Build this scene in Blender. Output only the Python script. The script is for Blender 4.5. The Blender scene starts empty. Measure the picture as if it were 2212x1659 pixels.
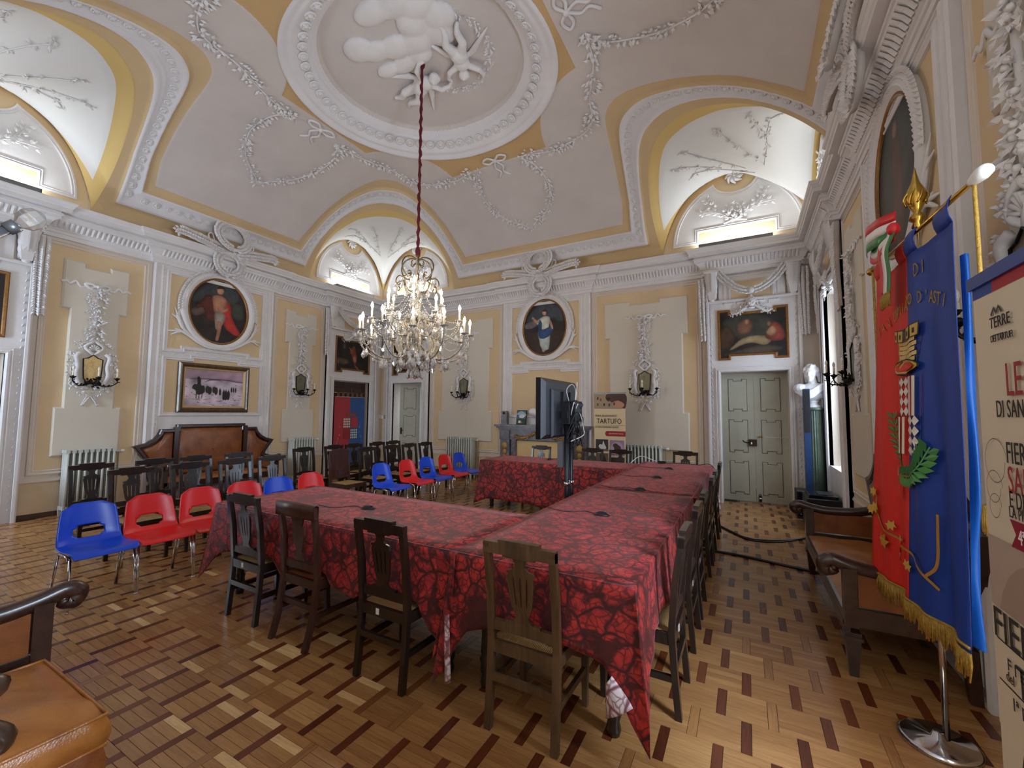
import bpy, bmesh, math, random
import numpy as np
from mathutils import Vector, Matrix
PI = math.pi
C = bpy.context.scene.collection
SC = bpy.context.scene
R = random.Random(7)

def lin(h, k=1.0):
    h = h.lstrip('#'); o = []
    for i in (0, 2, 4):
        c = int(h[i:i+2], 16)/255
        o.append((c/12.92 if c <= .04045 else ((c+.055)/1.055)**2.4)*k)
    return (o[0], o[1], o[2], 1)

# ---------------------------------------------------------------- camera, world, lights, exposure
XW, YW = 10.4, 8.72
cam = bpy.data.cameras.new('camera'); camo = bpy.data.objects.new('camera', cam); C.objects.link(camo)
cam.sensor_fit = 'HORIZONTAL'; cam.sensor_width = 36; cam.lens = 913.477/2212*36; cam.clip_start = .05
_y, _p, _r = math.radians(-28.91500), math.radians(3.79567), math.radians(.46756)
_f = Vector((math.sin(_y)*math.cos(_p), math.cos(_y)*math.cos(_p), math.sin(_p)))
_rt = Vector((math.cos(_y), -math.sin(_y), 0)); _up = _rt.cross(_f)
_r2 = _rt*math.cos(_r) + _up*math.sin(_r); _u2 = _up*math.cos(_r) - _rt*math.sin(_r)
camo.matrix_world = Matrix(((_r2.x, _u2.x, -_f.x, 9.205), (_r2.y, _u2.y, -_f.y, -8.8246), (_r2.z, _u2.z, -_f.z, 1.62), (0, 0, 0, 1)))
SC.camera = camo
SC.view_settings.view_transform = 'Standard'; SC.view_settings.look = 'None'; SC.view_settings.gamma = 1
SC.view_settings.use_curve_mapping = False
SC.view_settings.exposure = 0.72
SC.cycles.max_bounces = 7; SC.cycles.diffuse_bounces = 5; SC.cycles.glossy_bounces = 3; SC.cycles.transmission_bounces = 5
SC.cycles.transparent_max_bounces = 8; SC.cycles.caustics_reflective = False; SC.cycles.caustics_refractive = False
SC.cycles.sample_clamp_indirect = 4; SC.cycles.use_denoising = True
wd = bpy.data.worlds.new('world'); SC.world = wd; wd.use_nodes = True
wd.node_tree.nodes['Background'].inputs[0].default_value = (.62, .78, 1, 1); wd.node_tree.nodes['Background'].inputs[1].default_value = .4

def area(name, loc, direction, along, sx, sy, e, col):
    l = bpy.data.lights.new(name, 'AREA'); l.shape = 'RECTANGLE'; l.size = sx; l.size_y = sy; l.energy = e; l.color = col
    o = bpy.data.objects.new(name, l); C.objects.link(o)
    z = -Vector(direction).normalized(); y = Vector(along); y = (y-z*y.dot(z)).normalized(); x = y.cross(z)
    o.matrix_world = Matrix(((x.x, y.x, z.x, loc[0]), (x.y, y.y, z.y, loc[1]), (x.z, y.z, z.z, loc[2]), (0, 0, 0, 1))); return o
DAY = (.66, .81, 1.0)
# daylight entering through the windows of the right wall; near-wall lamp is added fill
area('daylight_far_window', (11.05, -1.05, 1.95), (-1, -.12, -.10), (0, 0, 1), 1.0, 2.2, 50, DAY)
area('daylight_near_window', (11.05, -7.67, 1.95), (-1, .10, -.10), (0, 0, 1), 1.0, 2.2, 230, DAY)
area('added_fill_near_wall', (1.07, -9.5, 1.95), (.25, 1, -.05), (0, 0, 1), 1.0, 2.2, 230, DAY)
# light troughs hidden on the cornice in the corners of the vault
COVE = (.86, .94, 1.0)
for nm, x, y, d in (('a', .16, -1.22, (-.45, 0, 1)), ('b', 1.3, -.16, (0, .45, 1)), ('c', XW-1.3, -.16, (0, .45, 1)), ('d', XW-.16, -1.22, (.45, 0, 1)),
                    ('e', .16, -YW+1.22, (-.45, 0, 1)), ('f', 1.3, -YW+.16, (0, -.45, 1)), ('g', XW-1.3, -YW+.16, (0, -.45, 1)), ('h', XW-.16, -YW+1.22, (.45, 0, 1))):
    area('trough_light_'+nm, (x, y, 4.80), d, (0, 1, 0) if nm in 'adeh' else (1, 0, 0), .05, 1.15, 8, COVE)

# ---------------------------------------------------------------- mesh helpers
class MB:
    def __init__(s): s.v = []; s.f = []; s.m = []; s.s = []
    def add(s, vs, fs, mi=0, sm=False):
        b = len(s.v); s.v += [tuple(v) for v in vs]
        for f in fs: s.f.append([b+i for i in f]); s.m.append(mi); s.s.append(sm)
        return s
    def box(s, x0, x1, y0, y1, z0, z1, mi=0):
        return s.add([(x0,y0,z0),(x1,y0,z0),(x1,y1,z0),(x0,y1,z0),(x0,y0,z1),(x1,y0,z1),(x1,y1,z1),(x0,y1,z1)],
                     [(0,3,2,1),(4,5,6,7),(0,1,5,4),(1,2,6,5),(2,3,7,6),(3,0,4,7)], mi)
    def taper(s, c0, s0, c1, s1, mi=0):     # box between two rectangles at different heights
        (x,y,z),(a,b) = c0, s0; (X,Y,Z),(A,B) = c1, s1
        return s.add([(x-a/2,y-b/2,z),(x+a/2,y-b/2,z),(x+a/2,y+b/2,z),(x-a/2,y+b/2,z),(X-A/2,Y-B/2,Z),(X+A/2,Y-B/2,Z),(X+A/2,Y+B/2,Z),(X-A/2,Y+B/2,Z)],
                     [(0,3,2,1),(4,5,6,7),(0,1,5,4),(1,2,6,5),(2,3,7,6),(3,0,4,7)], mi)
    def bar(s, p, q, w, h, mi=0, up=(0,0,1)):
        p, q, up = Vector(p), Vector(q), Vector(up); d = (q-p).normalized()
        if abs(d.dot(up)) > .98: up = Vector((0,1,0))
        a = d.cross(up).normalized()*w/2; b = a.cross(d).normalized()*h/2
        return s.add([p-a-b,p+a-b,p+a+b,p-a+b,q-a-b,q+a-b,q+a+b,q-a+b],[(0,3,2,1),(4,5,6,7),(0,1,5,4),(1,2,6,5),(2,3,7,6),(3,0,4,7)], mi)
    def prism(s, poly, d0, d1, mi=0, ax='y', bev=0.0):   # polygon (a,b) in the plane, extruded from d0 to d1 along ax
        def P(a,b,d): return {'y':(a,d,b),'x':(d,a,b),'z':(a,b,d)}[ax]
        n = len(poly); A = sum(poly[i][0]*poly[(i+1)%n][1]-poly[(i+1)%n][0]*poly[i][1] for i in range(n))
        if A < 0: poly = poly[::-1]
        top = offset_poly(poly, bev) if bev else poly
        vs = [P(a,b,d0) for a,b in poly]+[P(a,b,d1-(bev if d1 > d0 else -bev)*(1 if bev else 0)) for a,b in poly]
        fs = [(i,(i+1)%n,n+(i+1)%n,n+i) for i in range(n)]
        if bev:
            vs += [P(a,b,d1) for a,b in top]; fs += [(n+i,n+(i+1)%n,2*n+(i+1)%n,2*n+i) for i in range(n)]
            fs += [tuple(range(n))[::-1], tuple(range(2*n,3*n))]
        else: fs += [tuple(range(n))[::-1], tuple(range(n,2*n))]
        flip = (d1 > d0) == (ax == 'y')
        return s.add(vs, [f[::-1] for f in fs] if flip else fs, mi)
    def tube(s, pts, r, n=8, mi=0, sm=True, closed=False, flat=1.0, up=(0,0,1)):
        pts = [Vector(p) for p in pts]; N = len(pts); rs = r if hasattr(r,'__len__') else [r]*N
        vs = []; prev = None
        for i,p in enumerate(pts):
            a = pts[(i+1)%N] if (closed or i < N-1) else p; b = pts[i-1] if (closed or i > 0) else p
            t = (a-b); t = t.normalized() if t.length > 1e-9 else Vector((0,0,1))
            if prev is None:
                u = Vector(up)
                if abs(t.dot(u)) > .97: u = Vector((1,0,0))
                u = (u-t*u.dot(t)).normalized()
            else:
                u = prev-t*prev.dot(t); u = u.normalized() if u.length > 1e-6 else t.orthogonal().normalized()
            prev = u; w = t.cross(u)
            for k in range(n):
                c = 2*PI*k/n; vs.append(p+u*math.cos(c)*rs[i]*flat+w*math.sin(c)*rs[i])
        fs = [(i*n+k, i*n+(k+1)%n, ((i+1)%N)*n+(k+1)%n, ((i+1)%N)*n+k) for i in range(N if closed else N-1) for k in range(n)]
        if not closed: fs += [tuple(range(n))[::-1], tuple(range((N-1)*n, N*n))]
        return s.add(vs, fs, mi, sm)
    def lathe(s, prof, n=16, c=(0,0,0), mi=0, sm=True, M=None):   # prof: (r,z)
        vs = []; 
        for r,z in prof:
            for k in range(n):
                a = 2*PI*k/n; v = Vector((r*math.cos(a), r*math.sin(a), z)); v = (M @ v) if M else v+Vector(c); vs.append(v)
        m = len(prof)
        fs = [(i*n+k, i*n+(k+1)%n, (i+1)*n+(k+1)%n, (i+1)*n+k) for i in range(m-1) for k in range(n)]
        fs += [tuple(range(n))[::-1], tuple(range((m-1)*n, m*n))]
        return s.add(vs, fs, mi, sm)
    def ell(s, c, r, nu=12, nv=8, mi=0, M=None):
        c = Vector(c); r = r if hasattr(r,'__len__') else (r,r,r); vs = [];
        for i in range(1,nv):
            t = PI*i/nv
            for k in range(nu):
                a = 2*PI*k/nu; v = Vector((r[0]*math.sin(t)*math.cos(a), r[1]*math.sin(t)*math.sin(a), r[2]*math.cos(t))); vs.append(c+((M @ v) if M else v))
        T = Vector((0,0,r[2])); T = (M @ T) if M else T
        vs += [c+T, c-T]; a = len(vs)-2
        fs = [(i*nu+k, (i+1)*nu+k, (i+1)*nu+(k+1)%nu, i*nu+(k+1)%nu) for i in range(nv-2) for k in range(nu)]
        fs += [(a, k, (k+1)%nu) for k in range(nu)] + [(a+1, (nv-2)*nu+(k+1)%nu, (nv-2)*nu+k) for k in range(nu)]
        return s.add(vs, fs, mi, True)
    def grid(s, P, mi=0, sm=True, skip=None, close_u=False):   # P[i][j] points
        n, m = len(P), len(P[0]); vs = [p for row in P for p in row]; fs = []
        for i in range(n-1):
            for j in range(m if close_u else m-1):
                if skip and skip(i,j): continue
                k = (j+1) % m; fs.append((i*m+j, i*m+k, (i+1)*m+k, (i+1)*m+j))
        return s.add(vs, fs, mi, sm)
    def leaf(s, p, d, nrm, L, W, mi=0, lift=.3):   # small plump leaf: 6 vertices
        p, d, nrm = Vector(p), Vector(d).normalized(), Vector(nrm).normalized(); w = d.cross(nrm).normalized()
        return s.add([p, p+d*L*.45+w*W*.5+nrm*L*lift*.2, p+d*L+nrm*L*lift*.35, p+d*L*.45-w*W*.5+nrm*L*lift*.2, p+d*L*.5+nrm*L*lift, p+d*L*.4-nrm*L*.04],
                     [(0,1,4),(1,2,4),(2,3,4),(3,0,4),(1,0,5),(2,1,5),(3,2,5),(0,3,5)], mi, False)
    def sweep(s, path, prof, closed, P, mi=0, sm=False):
        # path: 2-D polyline; prof: (offset to the left of travel, height); P(a,b,h) -> 3-D; mitred corners
        n = len(path); rows = []
        for off,h in prof:
            q = offset_path(path, off, closed); rows.append([P(a,b,h) for a,b in q])
        m = len(prof); vs = [v for r in rows for v in r]
        fs = [(j*n+i, j*n+(i+1)%n, (j+1)*n+(i+1)%n, (j+1)*n+i) for j in range(m-1) for i in range(n if closed else n-1)]
        return s.add(vs, fs, mi, sm)
    def mesh(s, name, mats):
        me = bpy.data.meshes.new(name); me.from_pydata(s.v, [], s.f)
        for m in (mats if isinstance(mats,(list,tuple)) else [mats]): me.materials.append(m)
        me.polygons.foreach_set('material_index', s.m); me.polygons.foreach_set('use_smooth', s.s); me.update(); return me
    def build(s, name, mats, parent=None, fix=False, **kw):
        me = s.mesh(name, mats)
        if fix:
            b = bmesh.new(); b.from_mesh(me); bmesh.ops.recalc_face_normals(b, faces=b.faces); b.to_mesh(me); b.free()
        return obj(name, me, parent, **kw)

def offset_path(path, off, closed):
    n = len(path); out = []
    for i in range(n):
        p = Vector(path[i]); a = Vector(path[(i-1)%n]) if (closed or i > 0) else None; b = Vector(path[(i+1)%n]) if (closed or i < n-1) else None
        def nr(d): d = d.normalized(); return Vector((-d.y, d.x))
        if a is None: q = p+nr(b-p)*off
        elif b is None: q = p+nr(p-a)*off
        else:
            n1, n2 = nr(p-a), nr(b-p); m = n1+n2
            if m.length < 1e-6: q = p+n1*off
            else: m.normalize(); q = p+m*off/max(m.dot(n1), .35)
        out.append((q.x, q.y))
    return out
def offset_poly(poly, d): return offset_path(poly, d, True)   # CCW polygon shrinks by d

def obj(name, me, parent=None, loc=None, rot=None, kind=None, label=None, cat=None, group=None):
    o = bpy.data.objects.new(name, me); C.objects.link(o)
    if parent: o.parent = parent
    if loc is not None: o.location = loc
    if rot is not None: o.rotation_euler = rot
    if kind: o['kind'] = kind
    if label: o['label'] = label
    if cat: o['category'] = cat
    if group: o['group'] = group
    return o
def thing(name, label, cat, loc=(0,0,0), rz=0, group=None):
    o = obj(name, None, None, loc, (0,0,rz), None, label, cat, group); o.empty_display_size = .1; return o
def dup(root, loc, rz=None, label=None, group=None, mats=None):
    def cp(o, par):
        c = o.copy(); C.objects.link(c)
        if par: c.parent = par
        if mats:
            for i,sl in enumerate(c.material_slots):
                if sl.material and sl.material.name in mats: sl.link = 'OBJECT'; sl.material = mats[o.material_slots[i].material.name]
        for ch in list(o.children): cp(ch, c)
        return c
    r = cp(root, None); r.location = loc
    if rz is not None: r.rotation_euler = (0,0,rz)
    if label: r['label'] = label
    if group: r['group'] = group
    return r
def arc(cx, cy, rx, ry, a0, a1, n): return [(cx+rx*math.cos(a0+(a1-a0)*i/n), cy+ry*math.sin(a0+(a1-a0)*i/n)) for i in range(n+1)]
def spline(P, n=8, closed=False):      # Catmull-Rom through points
    P = [Vector(p) for p in P]; out = []; N = len(P)
    for i in range(N if closed else N-1):
        a = P[i-1] if (closed or i > 0) else P[i]*2-P[i+1]; b = P[i]; c = P[(i+1)%N]; d = P[(i+2)%N] if (closed or i < N-2) else c*2-b
        for k in range(n):
            t = k/n; out.append(.5*((2*b)+(c-a)*t+(2*a-5*b+4*c-d)*t*t+(3*b-a-3*c+d)*t**3))
    if not closed: out.append(P[-1])
    return out

# ---------------------------------------------------------------- materials
def nodes(name):
    m = bpy.data.materials.new(name); m.use_nodes = True; nt = m.node_tree; return m, nt, nt.nodes['Principled BSDF']
def N(nt, t, **kw):
    n = nt.nodes.new(t)
    for k,v in kw.items():
        if k == 'inp':
            for a,b in v.items(): n.inputs[a].default_value = b
        else: setattr(n, k, v)
    return n
def coord(nt, scale=(1,1,1), kind='Object'):
    tc = N(nt,'ShaderNodeTexCoord'); mp = N(nt,'ShaderNodeMapping'); mp.inputs['Scale'].default_value = scale
    nt.links.new(tc.outputs[kind], mp.inputs[0]); return mp.outputs[0]
def ramp(nt, fac, stops, interp='LINEAR'):
    r = N(nt,'ShaderNodeValToRGB'); r.color_ramp.interpolation = interp; el = r.color_ramp.elements
    while len(el) < len(stops): el.new(.5)
    for e,(p,c) in zip(el, stops): e.position = p; e.color = c
    nt.links.new(fac, r.inputs[0]); return r.outputs[0]
def mixc(nt, fac, a, b, bt='MIX'):
    m = N(nt,'ShaderNodeMix', data_type='RGBA', blend_type=bt)
    for sck,v in ((m.inputs[0],fac),(m.inputs[6],a),(m.inputs[7],b)):
        if hasattr(v,'is_output'): nt.links.new(v, sck)
        else: sck.default_value = v
    return m.outputs[2]
def math_(nt, op, a, b=0.0):
    m = N(nt,'ShaderNodeMath', operation=op)
    for sck,v in ((m.inputs[0],a),(m.inputs[1],b)):
        if hasattr(v,'is_output'): nt.links.new(v, sck)
        else: sck.default_value = v
    return m.outputs[0]
def bump(nt, bs, h, strength, dist=.01):
    b = N(nt,'ShaderNodeBump', inp={'Strength':strength,'Distance':dist}); nt.links.new(h, b.inputs['Height']); nt.links.new(b.outputs[0], bs.inputs['Normal'])
def noise(nt, sc, detail=4, rough=.5, dist=0, vec=None):
    n = N(nt,'ShaderNodeTexNoise', inp={'Scale':sc,'Detail':detail,'Roughness':rough,'Distortion':dist})
    if vec is not None: nt.links.new(vec, n.inputs['Vector'])
    return n.outputs[0]
def mat(name, col, rough=.6, metal=0, var=0, vs=3.0, bmp=0, bsc=60, spec=.5, coat=0):
    m, nt, bs = nodes(name); bs.inputs['Roughness'].default_value = rough; bs.inputs['Metallic'].default_value = metal
    bs.inputs['Specular IOR Level'].default_value = spec; bs.inputs['Coat Weight'].default_value = coat; bs.inputs['Coat Roughness'].default_value = .1
    v = coord(nt)
    if var:
        f = noise(nt, vs, 5, .6, 0, v); d = tuple(c*(1-var) for c in col[:3])+(1,); u = tuple(min(1,c*(1+var*.6)) for c in col[:3])+(1,)
        nt.links.new(ramp(nt, f, [(.3,d),(.7,u)]), bs.inputs['Base Color'])
    else: bs.inputs['Base Color'].default_value = col
    if bmp: bump(nt, bs, noise(nt, bsc, 3, .6, 0, v), bmp)
    m.diffuse_color = col; return m
def emis(name, col, s):
    m, nt, bs = nodes(name); bs.inputs['Base Color'].default_value = col; bs.inputs['Emission Color'].default_value = col; bs.inputs['Emission Strength'].default_value = s; return m
def attr_mat(name, rough=.7, an='col', nz=.12, nsc=9.0, bmp=.1):     # colour read from a colour attribute (painted / printed things)
    m, nt, bs = nodes(name); bs.inputs['Roughness'].default_value = rough; bs.inputs['Specular IOR Level'].default_value = .3
    a = N(nt,'ShaderNodeAttribute', attribute_name=an); f = noise(nt, nsc, 6, .65, 0, coord(nt))
    k = ramp(nt, f, [(.25,(1-nz,)*3+(1,)),(.75,(1+nz,)*3+(1,))]); nt.links.new(mixc(nt, 1.0, a.outputs[0], k, 'MULTIPLY'), bs.inputs['Base Color'])
    if bmp: bump(nt, bs, f, bmp, .002)
    return m
def wood(name, dark, light, rough=.35, sc=1.0, coat=.15, axis=2):
    m, nt, bs = nodes(name); s = [14*sc]*3; s[axis] = 1.6*sc; v = coord(nt, tuple(s))
    f = noise(nt, 1.6, 6, .65, .8, v); nt.links.new(ramp(nt, f, [(.28,dark),(.72,light)]), bs.inputs['Base Color'])
    bs.inputs['Roughness'].default_value = rough; bs.inputs['Coat Weight'].default_value = coat; bs.inputs['Coat Roughness'].default_value = .15
    bump(nt, bs, f, .12, .004); return m
def leather(name, c0, c1, rough=.33):
    m, nt, bs = nodes(name); v = coord(nt); f = noise(nt, 5, 5, .6, .4, v)
    nt.links.new(ramp(nt, f, [(.3,c0),(.7,c1)]), bs.inputs['Base Color']); bs.inputs['Roughness'].default_value = rough
    vo = N(nt,'ShaderNodeTexVoronoi', inp={'Scale':160}); nt.links.new(v, vo.inputs['Vector']); 
    h = math_(nt,'ADD', math_(nt,'MULTIPLY',vo.outputs[0],.25), noise(nt, 9, 3, .5, .6, v)); bump(nt, bs, h, .25, .008); return m

M = {}
M['stucco'] = mat('stucco_white', lin('dedad9'), .75, var=.06, vs=4, bmp=.12, bsc=30)
M['beige'] = mat('wall_beige', lin('d6c9bb'), .85, var=.06, vs=1.2, bmp=.1, bsc=45)
M['ochre'] = mat('wall_ochre', lin('d8bf98'), .85, var=.08, vs=1.5, bmp=.1, bsc=45)
M['cream'] = mat('wall_cream', lin('d3cabb'), .85, var=.05, vs=1.0, bmp=.1, bsc=45)
M['dado'] = mat('wall_dado', lin('d2bd9d'), .85, var=.10, vs=2.5, bmp=.1, bsc=45)
M['bsocle'] = mat('baseboard_brown', lin('4a3328'), .6, var=.2)
M['doorgrey'] = mat('door_grey_green', lin('b3b3a4'), .55, var=.07, vs=6, bmp=.05)
M['shutter'] = mat('shutter_paint', lin('d5dde2'), .5, var=.04)
M['iron'] = mat('wrought_iron', lin('1d1a18'), .5, .6, var=.3, vs=20, bmp=.2)
M['black'] = mat('black_plastic', lin('15161b'), .4)
M['blackgloss'] = mat('black_gloss', lin('0d0e14'), .15)
M['tvgrey'] = mat('tv_shell', lin('22242c'), .38)
M['chrome'] = mat('chrome', lin('d8d8dc'), .12, 1)
M['steel'] = mat('grey_steel', lin('82868c'), .35, .7)
M['white'] = mat('white_plastic', lin('e9e9ea'), .4)
M['brass'] = mat('brass', lin('c9a24a'), .25, 1, var=.15, vs=8)
M['gold'] = mat('gold_stucco', lin('b08a4a'), .5, .2, var=.2, vs=12, bmp=.2)
M['goldthread'] = mat('gold_thread', lin('b08c3a'), .55, .25, var=.35, vs=60, bmp=.4, bsc=200)
M['wdark'] = wood('chair_wood_dark', lin('16100e'), lin('2c211c'), .28, coat=.35)
M['wbrown'] = wood('chair_wood_brown', lin('3b2a1b'), lin('6b5135'), .5, coat=.05)
M['wmah'] = wood('chair_wood_mahogany', lin('2b1713'), lin('4d2e26'), .32, coat=.25)
M['wsofa'] = wood('sofa_wood', lin('22130e'), lin('452a20'), .3, coat=.3, axis=0)
M['warm'] = wood('armchair_wood', lin('241913'), lin('4a3527'), .3, coat=.3)
M['wpicture'] = wood('picture_frame_wood', lin('38291a'), lin('6a5030'), .35, coat=.2)
M['leather'] = leather('leather_brown', lin('6d3a1c'), lin('95582c'))
M['leathertan'] = leather('leather_tan', lin('8a5222'), lin('b5773a'), .28)
M['red'] = mat('plastic_red', lin('d61f22'), .32, var=.03, spec=.5)
M['blue'] = mat('plastic_blue', lin('1448cf'), .32, var=.03, spec=.5)
M['radiator'] = mat('radiator_paint', lin('c3c6bf'), .45, var=.06)
M['marble'] = None
M['plaster'] = mat('white_plaster', lin('e6e6ea'), .6, var=.03, vs=8)
M['gilt'] = mat('gilt_moulding', lin('8b5d2a'), .4, .35, var=.25, vs=25)
M['bulb'] = emis('lit_bulb', (1, .86, .62, 1), 26)
M['candle'] = mat('candle_sleeve', lin('efe2c8'), .6)
M['bulboff'] = mat('unlit_bulb', lin('e8e6e0'), .1)
M['redsleeve'] = mat('red_velvet', lin('5e0f18'), .9, var=.2, vs=30)
M['paint'] = attr_mat('oil_paint', .55, nz=.22, nsc=14)
M['print'] = attr_mat('printed_vinyl', .5, nz=.03, nsc=5, bmp=0)
M['cream_board'] = mat('cream_board', lin('e3c68e'), .8, var=.03)
M['ink'] = mat('ink_black', lin('2a2524'), .7); M['inkred'] = mat('ink_red', lin('9a2c30'), .7); M['inkwhite'] = mat('ink_white', lin('f2eee8'), .7)
M['inkbrown'] = mat('ink_brown', lin('4a3526'), .7)
M['bluelit_black'] = mat('speaker_bluelit', lin('1d3a66'), .35)  # black speaker column; the blue light on it is put into its colour

def m_marble():
    m, nt, bs = nodes('grey_marble'); v = coord(nt, (3,3,3)); f = noise(nt, 2.2, 8, .7, 2.5, v)
    nt.links.new(ramp(nt, f, [(.35,lin('4c4549')),(.55,lin('6b6365')),(.68,lin('9a9194'))]), bs.inputs['Base Color']); bs.inputs['Roughness'].default_value = .3; return m
M['marble'] = m_marble()
M['greenmarble'] = mat('green_scagliola', lin('4d5c4c'), .4, var=.2, vs=10)
def m_glass(name, col, rough=.02, ior=1.5):
    m, nt, bs = nodes(name); bs.inputs['Base Color'].default_value = col; bs.inputs['Roughness'].default_value = rough
    bs.inputs['IOR'].default_value = ior; bs.inputs['Transmission Weight'].default_value = .75; return m
M['crystal'] = m_glass('crystal', (1,.97,.93,1), .03)
M['pane'] = m_glass('window_pane', (1,1,1,1), .0, 1.05)
M['amber'] = m_glass('crystal_amber', (1,.88,.68,1), .05)
def m_mirror(name, c0, c1):
    m, nt, bs = nodes(name); v = coord(nt, (9,9,9)); f = noise(nt, 1.2, 7, .75, .6, v)
    nt.links.new(ramp(nt, f, [(.35,lin(c0)),(.55,lin(c1)),(.75,lin(c0))]), bs.inputs['Base Color'])
    bs.inputs['Metallic'].default_value = .55; nt.links.new(ramp(nt, f, [(.3,(.3,)*3+(1,)),(.8,(.6,)*3+(1,))]), bs.inputs['Roughness']); return m
M['mirror'] = m_mirror('aged_mirror','5d5a48','7d7862'); M['mirrorgold'] = m_mirror('tarnished_mirror','8a7142','b8a172')
def m_cane():
    m, nt, bs = nodes('woven_rush'); v = coord(nt); w = N(nt,'ShaderNodeTexWave', wave_type='BANDS', inp={'Scale':38,'Distortion':1.5,'Detail':2}); nt.links.new(v, w.inputs[0])
    nt.links.new(ramp(nt, w.outputs[1], [(.2,lin('6f5330')),(.7,lin('b8935a'))]), bs.inputs['Base Color']); bs.inputs['Roughness'].default_value = .7; bump(nt, bs, w.outputs[1], .5, .006); return m
M['cane'] = m_cane()
def m_cloth(lining=False):
    m, nt, bs = nodes('damask_lining' if lining else 'damask_cloth'); v = coord(nt)
    wv = N(nt,'ShaderNodeVectorMath', operation='ADD'); nz = N(nt,'ShaderNodeTexNoise', inp={'Scale':4.5,'Detail':3}); nt.links.new(v, nz.inputs[0])
    sc = N(nt,'ShaderNodeVectorMath', operation='SCALE', inp={'Scale':.22}); nt.links.new(nz.outputs[1], sc.inputs[0]); nt.links.new(v, wv.inputs[0]); nt.links.new(sc.outputs[0], wv.inputs[1])
    vo = N(nt,'ShaderNodeTexVoronoi', feature='DISTANCE_TO_EDGE', inp={'Scale':9}); nt.links.new(wv.outputs[0], vo.inputs['Vector'])
    vo2 = N(nt,'ShaderNodeTexVoronoi', feature='DISTANCE_TO_EDGE', inp={'Scale':21}); nt.links.new(wv.outputs[0], vo2.inputs['Vector'])
    line = math_(nt,'MINIMUM', ramp(nt, vo.outputs[0], [(.04,(0,0,0,1)),(.12,(1,1,1,1))]), ramp(nt, vo2.outputs[0], [(.03,(.25,.25,.25,1)),(.11,(1,1,1,1))]))
    blot = ramp(nt, noise(nt, 4.2, 4, .6, 1.0, v), [(.38,(.02,.02,.02,1)),(.47,(1,1,1,1))])
    tone = ramp(nt, noise(nt, 14, 3, .6, .8, v), [(.35,lin('8e1c20')),(.65,lin('c8342e'))])
    if lining:
        k = math_(nt,'MULTIPLY', line, 1.0); c = mixc(nt, k, lin('8a5560'), lin('e9e2ea'))
    else:
        k = math_(nt,'ADD', math_(nt,'MULTIPLY', math_(nt,'MULTIPLY', line, blot), .88), .10); c = mixc(nt, k, lin('180508'), tone)
    nt.links.new(c, bs.inputs['Base Color']); bs.inputs['Roughness'].default_value = .62; bs.inputs['Sheen Weight'].default_value = .25; bs.inputs['Sheen Tint'].default_value = (1,.4,.4,1)
    bump(nt, bs, k, .15, .003); return m
M['cloth'] = m_cloth(); M['lining'] = m_cloth(True)
def m_floor():
    m, nt, bs = nodes('parquet_oak'); a = N(nt,'ShaderNodeAttribute', attribute_name='tone'); ax = N(nt,'ShaderNodeAttribute', attribute_name='axis')
    base = ramp(nt, a.outputs[2], [(0,lin('54291a')),(.18,lin('733c22')),(.22,lin('94653c')),(.55,lin('aa7c4e')),(.9,lin('c0925e')),(1,lin('e0ba84'))])
    g = N(nt,'ShaderNodeNewGeometry'); 
    def grain(s):
        mp = N(nt,'ShaderNodeMapping'); mp.inputs['Scale'].default_value = s; nt.links.new(g.outputs[0], mp.inputs[0]); return noise(nt, 1, 6, .65, 1.2, mp.outputs[0])
    gx = grain((5,70,20)); gy = grain((70,5,20)); 
    mm = N(nt,'ShaderNodeMix', data_type='FLOAT'); nt.links.new(ax.outputs[2], mm.inputs[0]); nt.links.new(gx, mm.inputs[2]); nt.links.new(gy, mm.inputs[3])
    k = ramp(nt, mm.outputs[0], [(.25,(.72,.70,.66,1)),(.75,(1.18,1.16,1.12,1))]); nt.links.new(mixc(nt, 1.0, base, k, 'MULTIPLY'), bs.inputs['Base Color'])
    r = ramp(nt, noise(nt, 2.2, 4, .6, 0, g.outputs[0]), [(.3,(.16,)*3+(1,)),(.8,(.30,)*3+(1,))]); nt.links.new(r, bs.inputs['Roughness'])
    bs.inputs['Specular IOR Level'].default_value = .5; bump(nt, bs, mm.outputs[0], .05, .003); return m
M['parquet'] = m_floor(); M['joint'] = mat('floor_joint', lin('2c1a10'), .7)

# ---------------------------------------------------------------- vault shape
SQ = (1.646, 4.165, 2.908, 2.454, 1.626, 4.821, 2.285, -.386, -.478)
def shell_d(dx, dy):
    H,D,p,k,rise,z0 = SQ[:6]
    a = 1-np.clip(1-dx/D,0,1)**p; b = 1-np.clip(1-dy/D,0,1)**p
    m = -np.log(np.exp(-k*a)+np.exp(-k*b))/k; m0 = -math.log(1+math.exp(-k))/k; m1 = -math.log(2)/k+1
    return z0+H*(m-m0)/(m1-m0)
def shell(x, y): return shell_d(np.minimum(x, XW-x), np.minimum(-y, YW+y))
def rho_d(dx, dy, z):
    al, be = dx/2.58, dy/2.40; sp = np.abs(al-be); t = al+be
    w = np.maximum(1+SQ[8]*(t-1), .2); r = np.maximum(SQ[4]+SQ[7]*(t-1), .4)
    return ((sp/w)**SQ[6]+(np.maximum(z-SQ[5],0)/r)**SQ[6])**(1/SQ[6])
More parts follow.
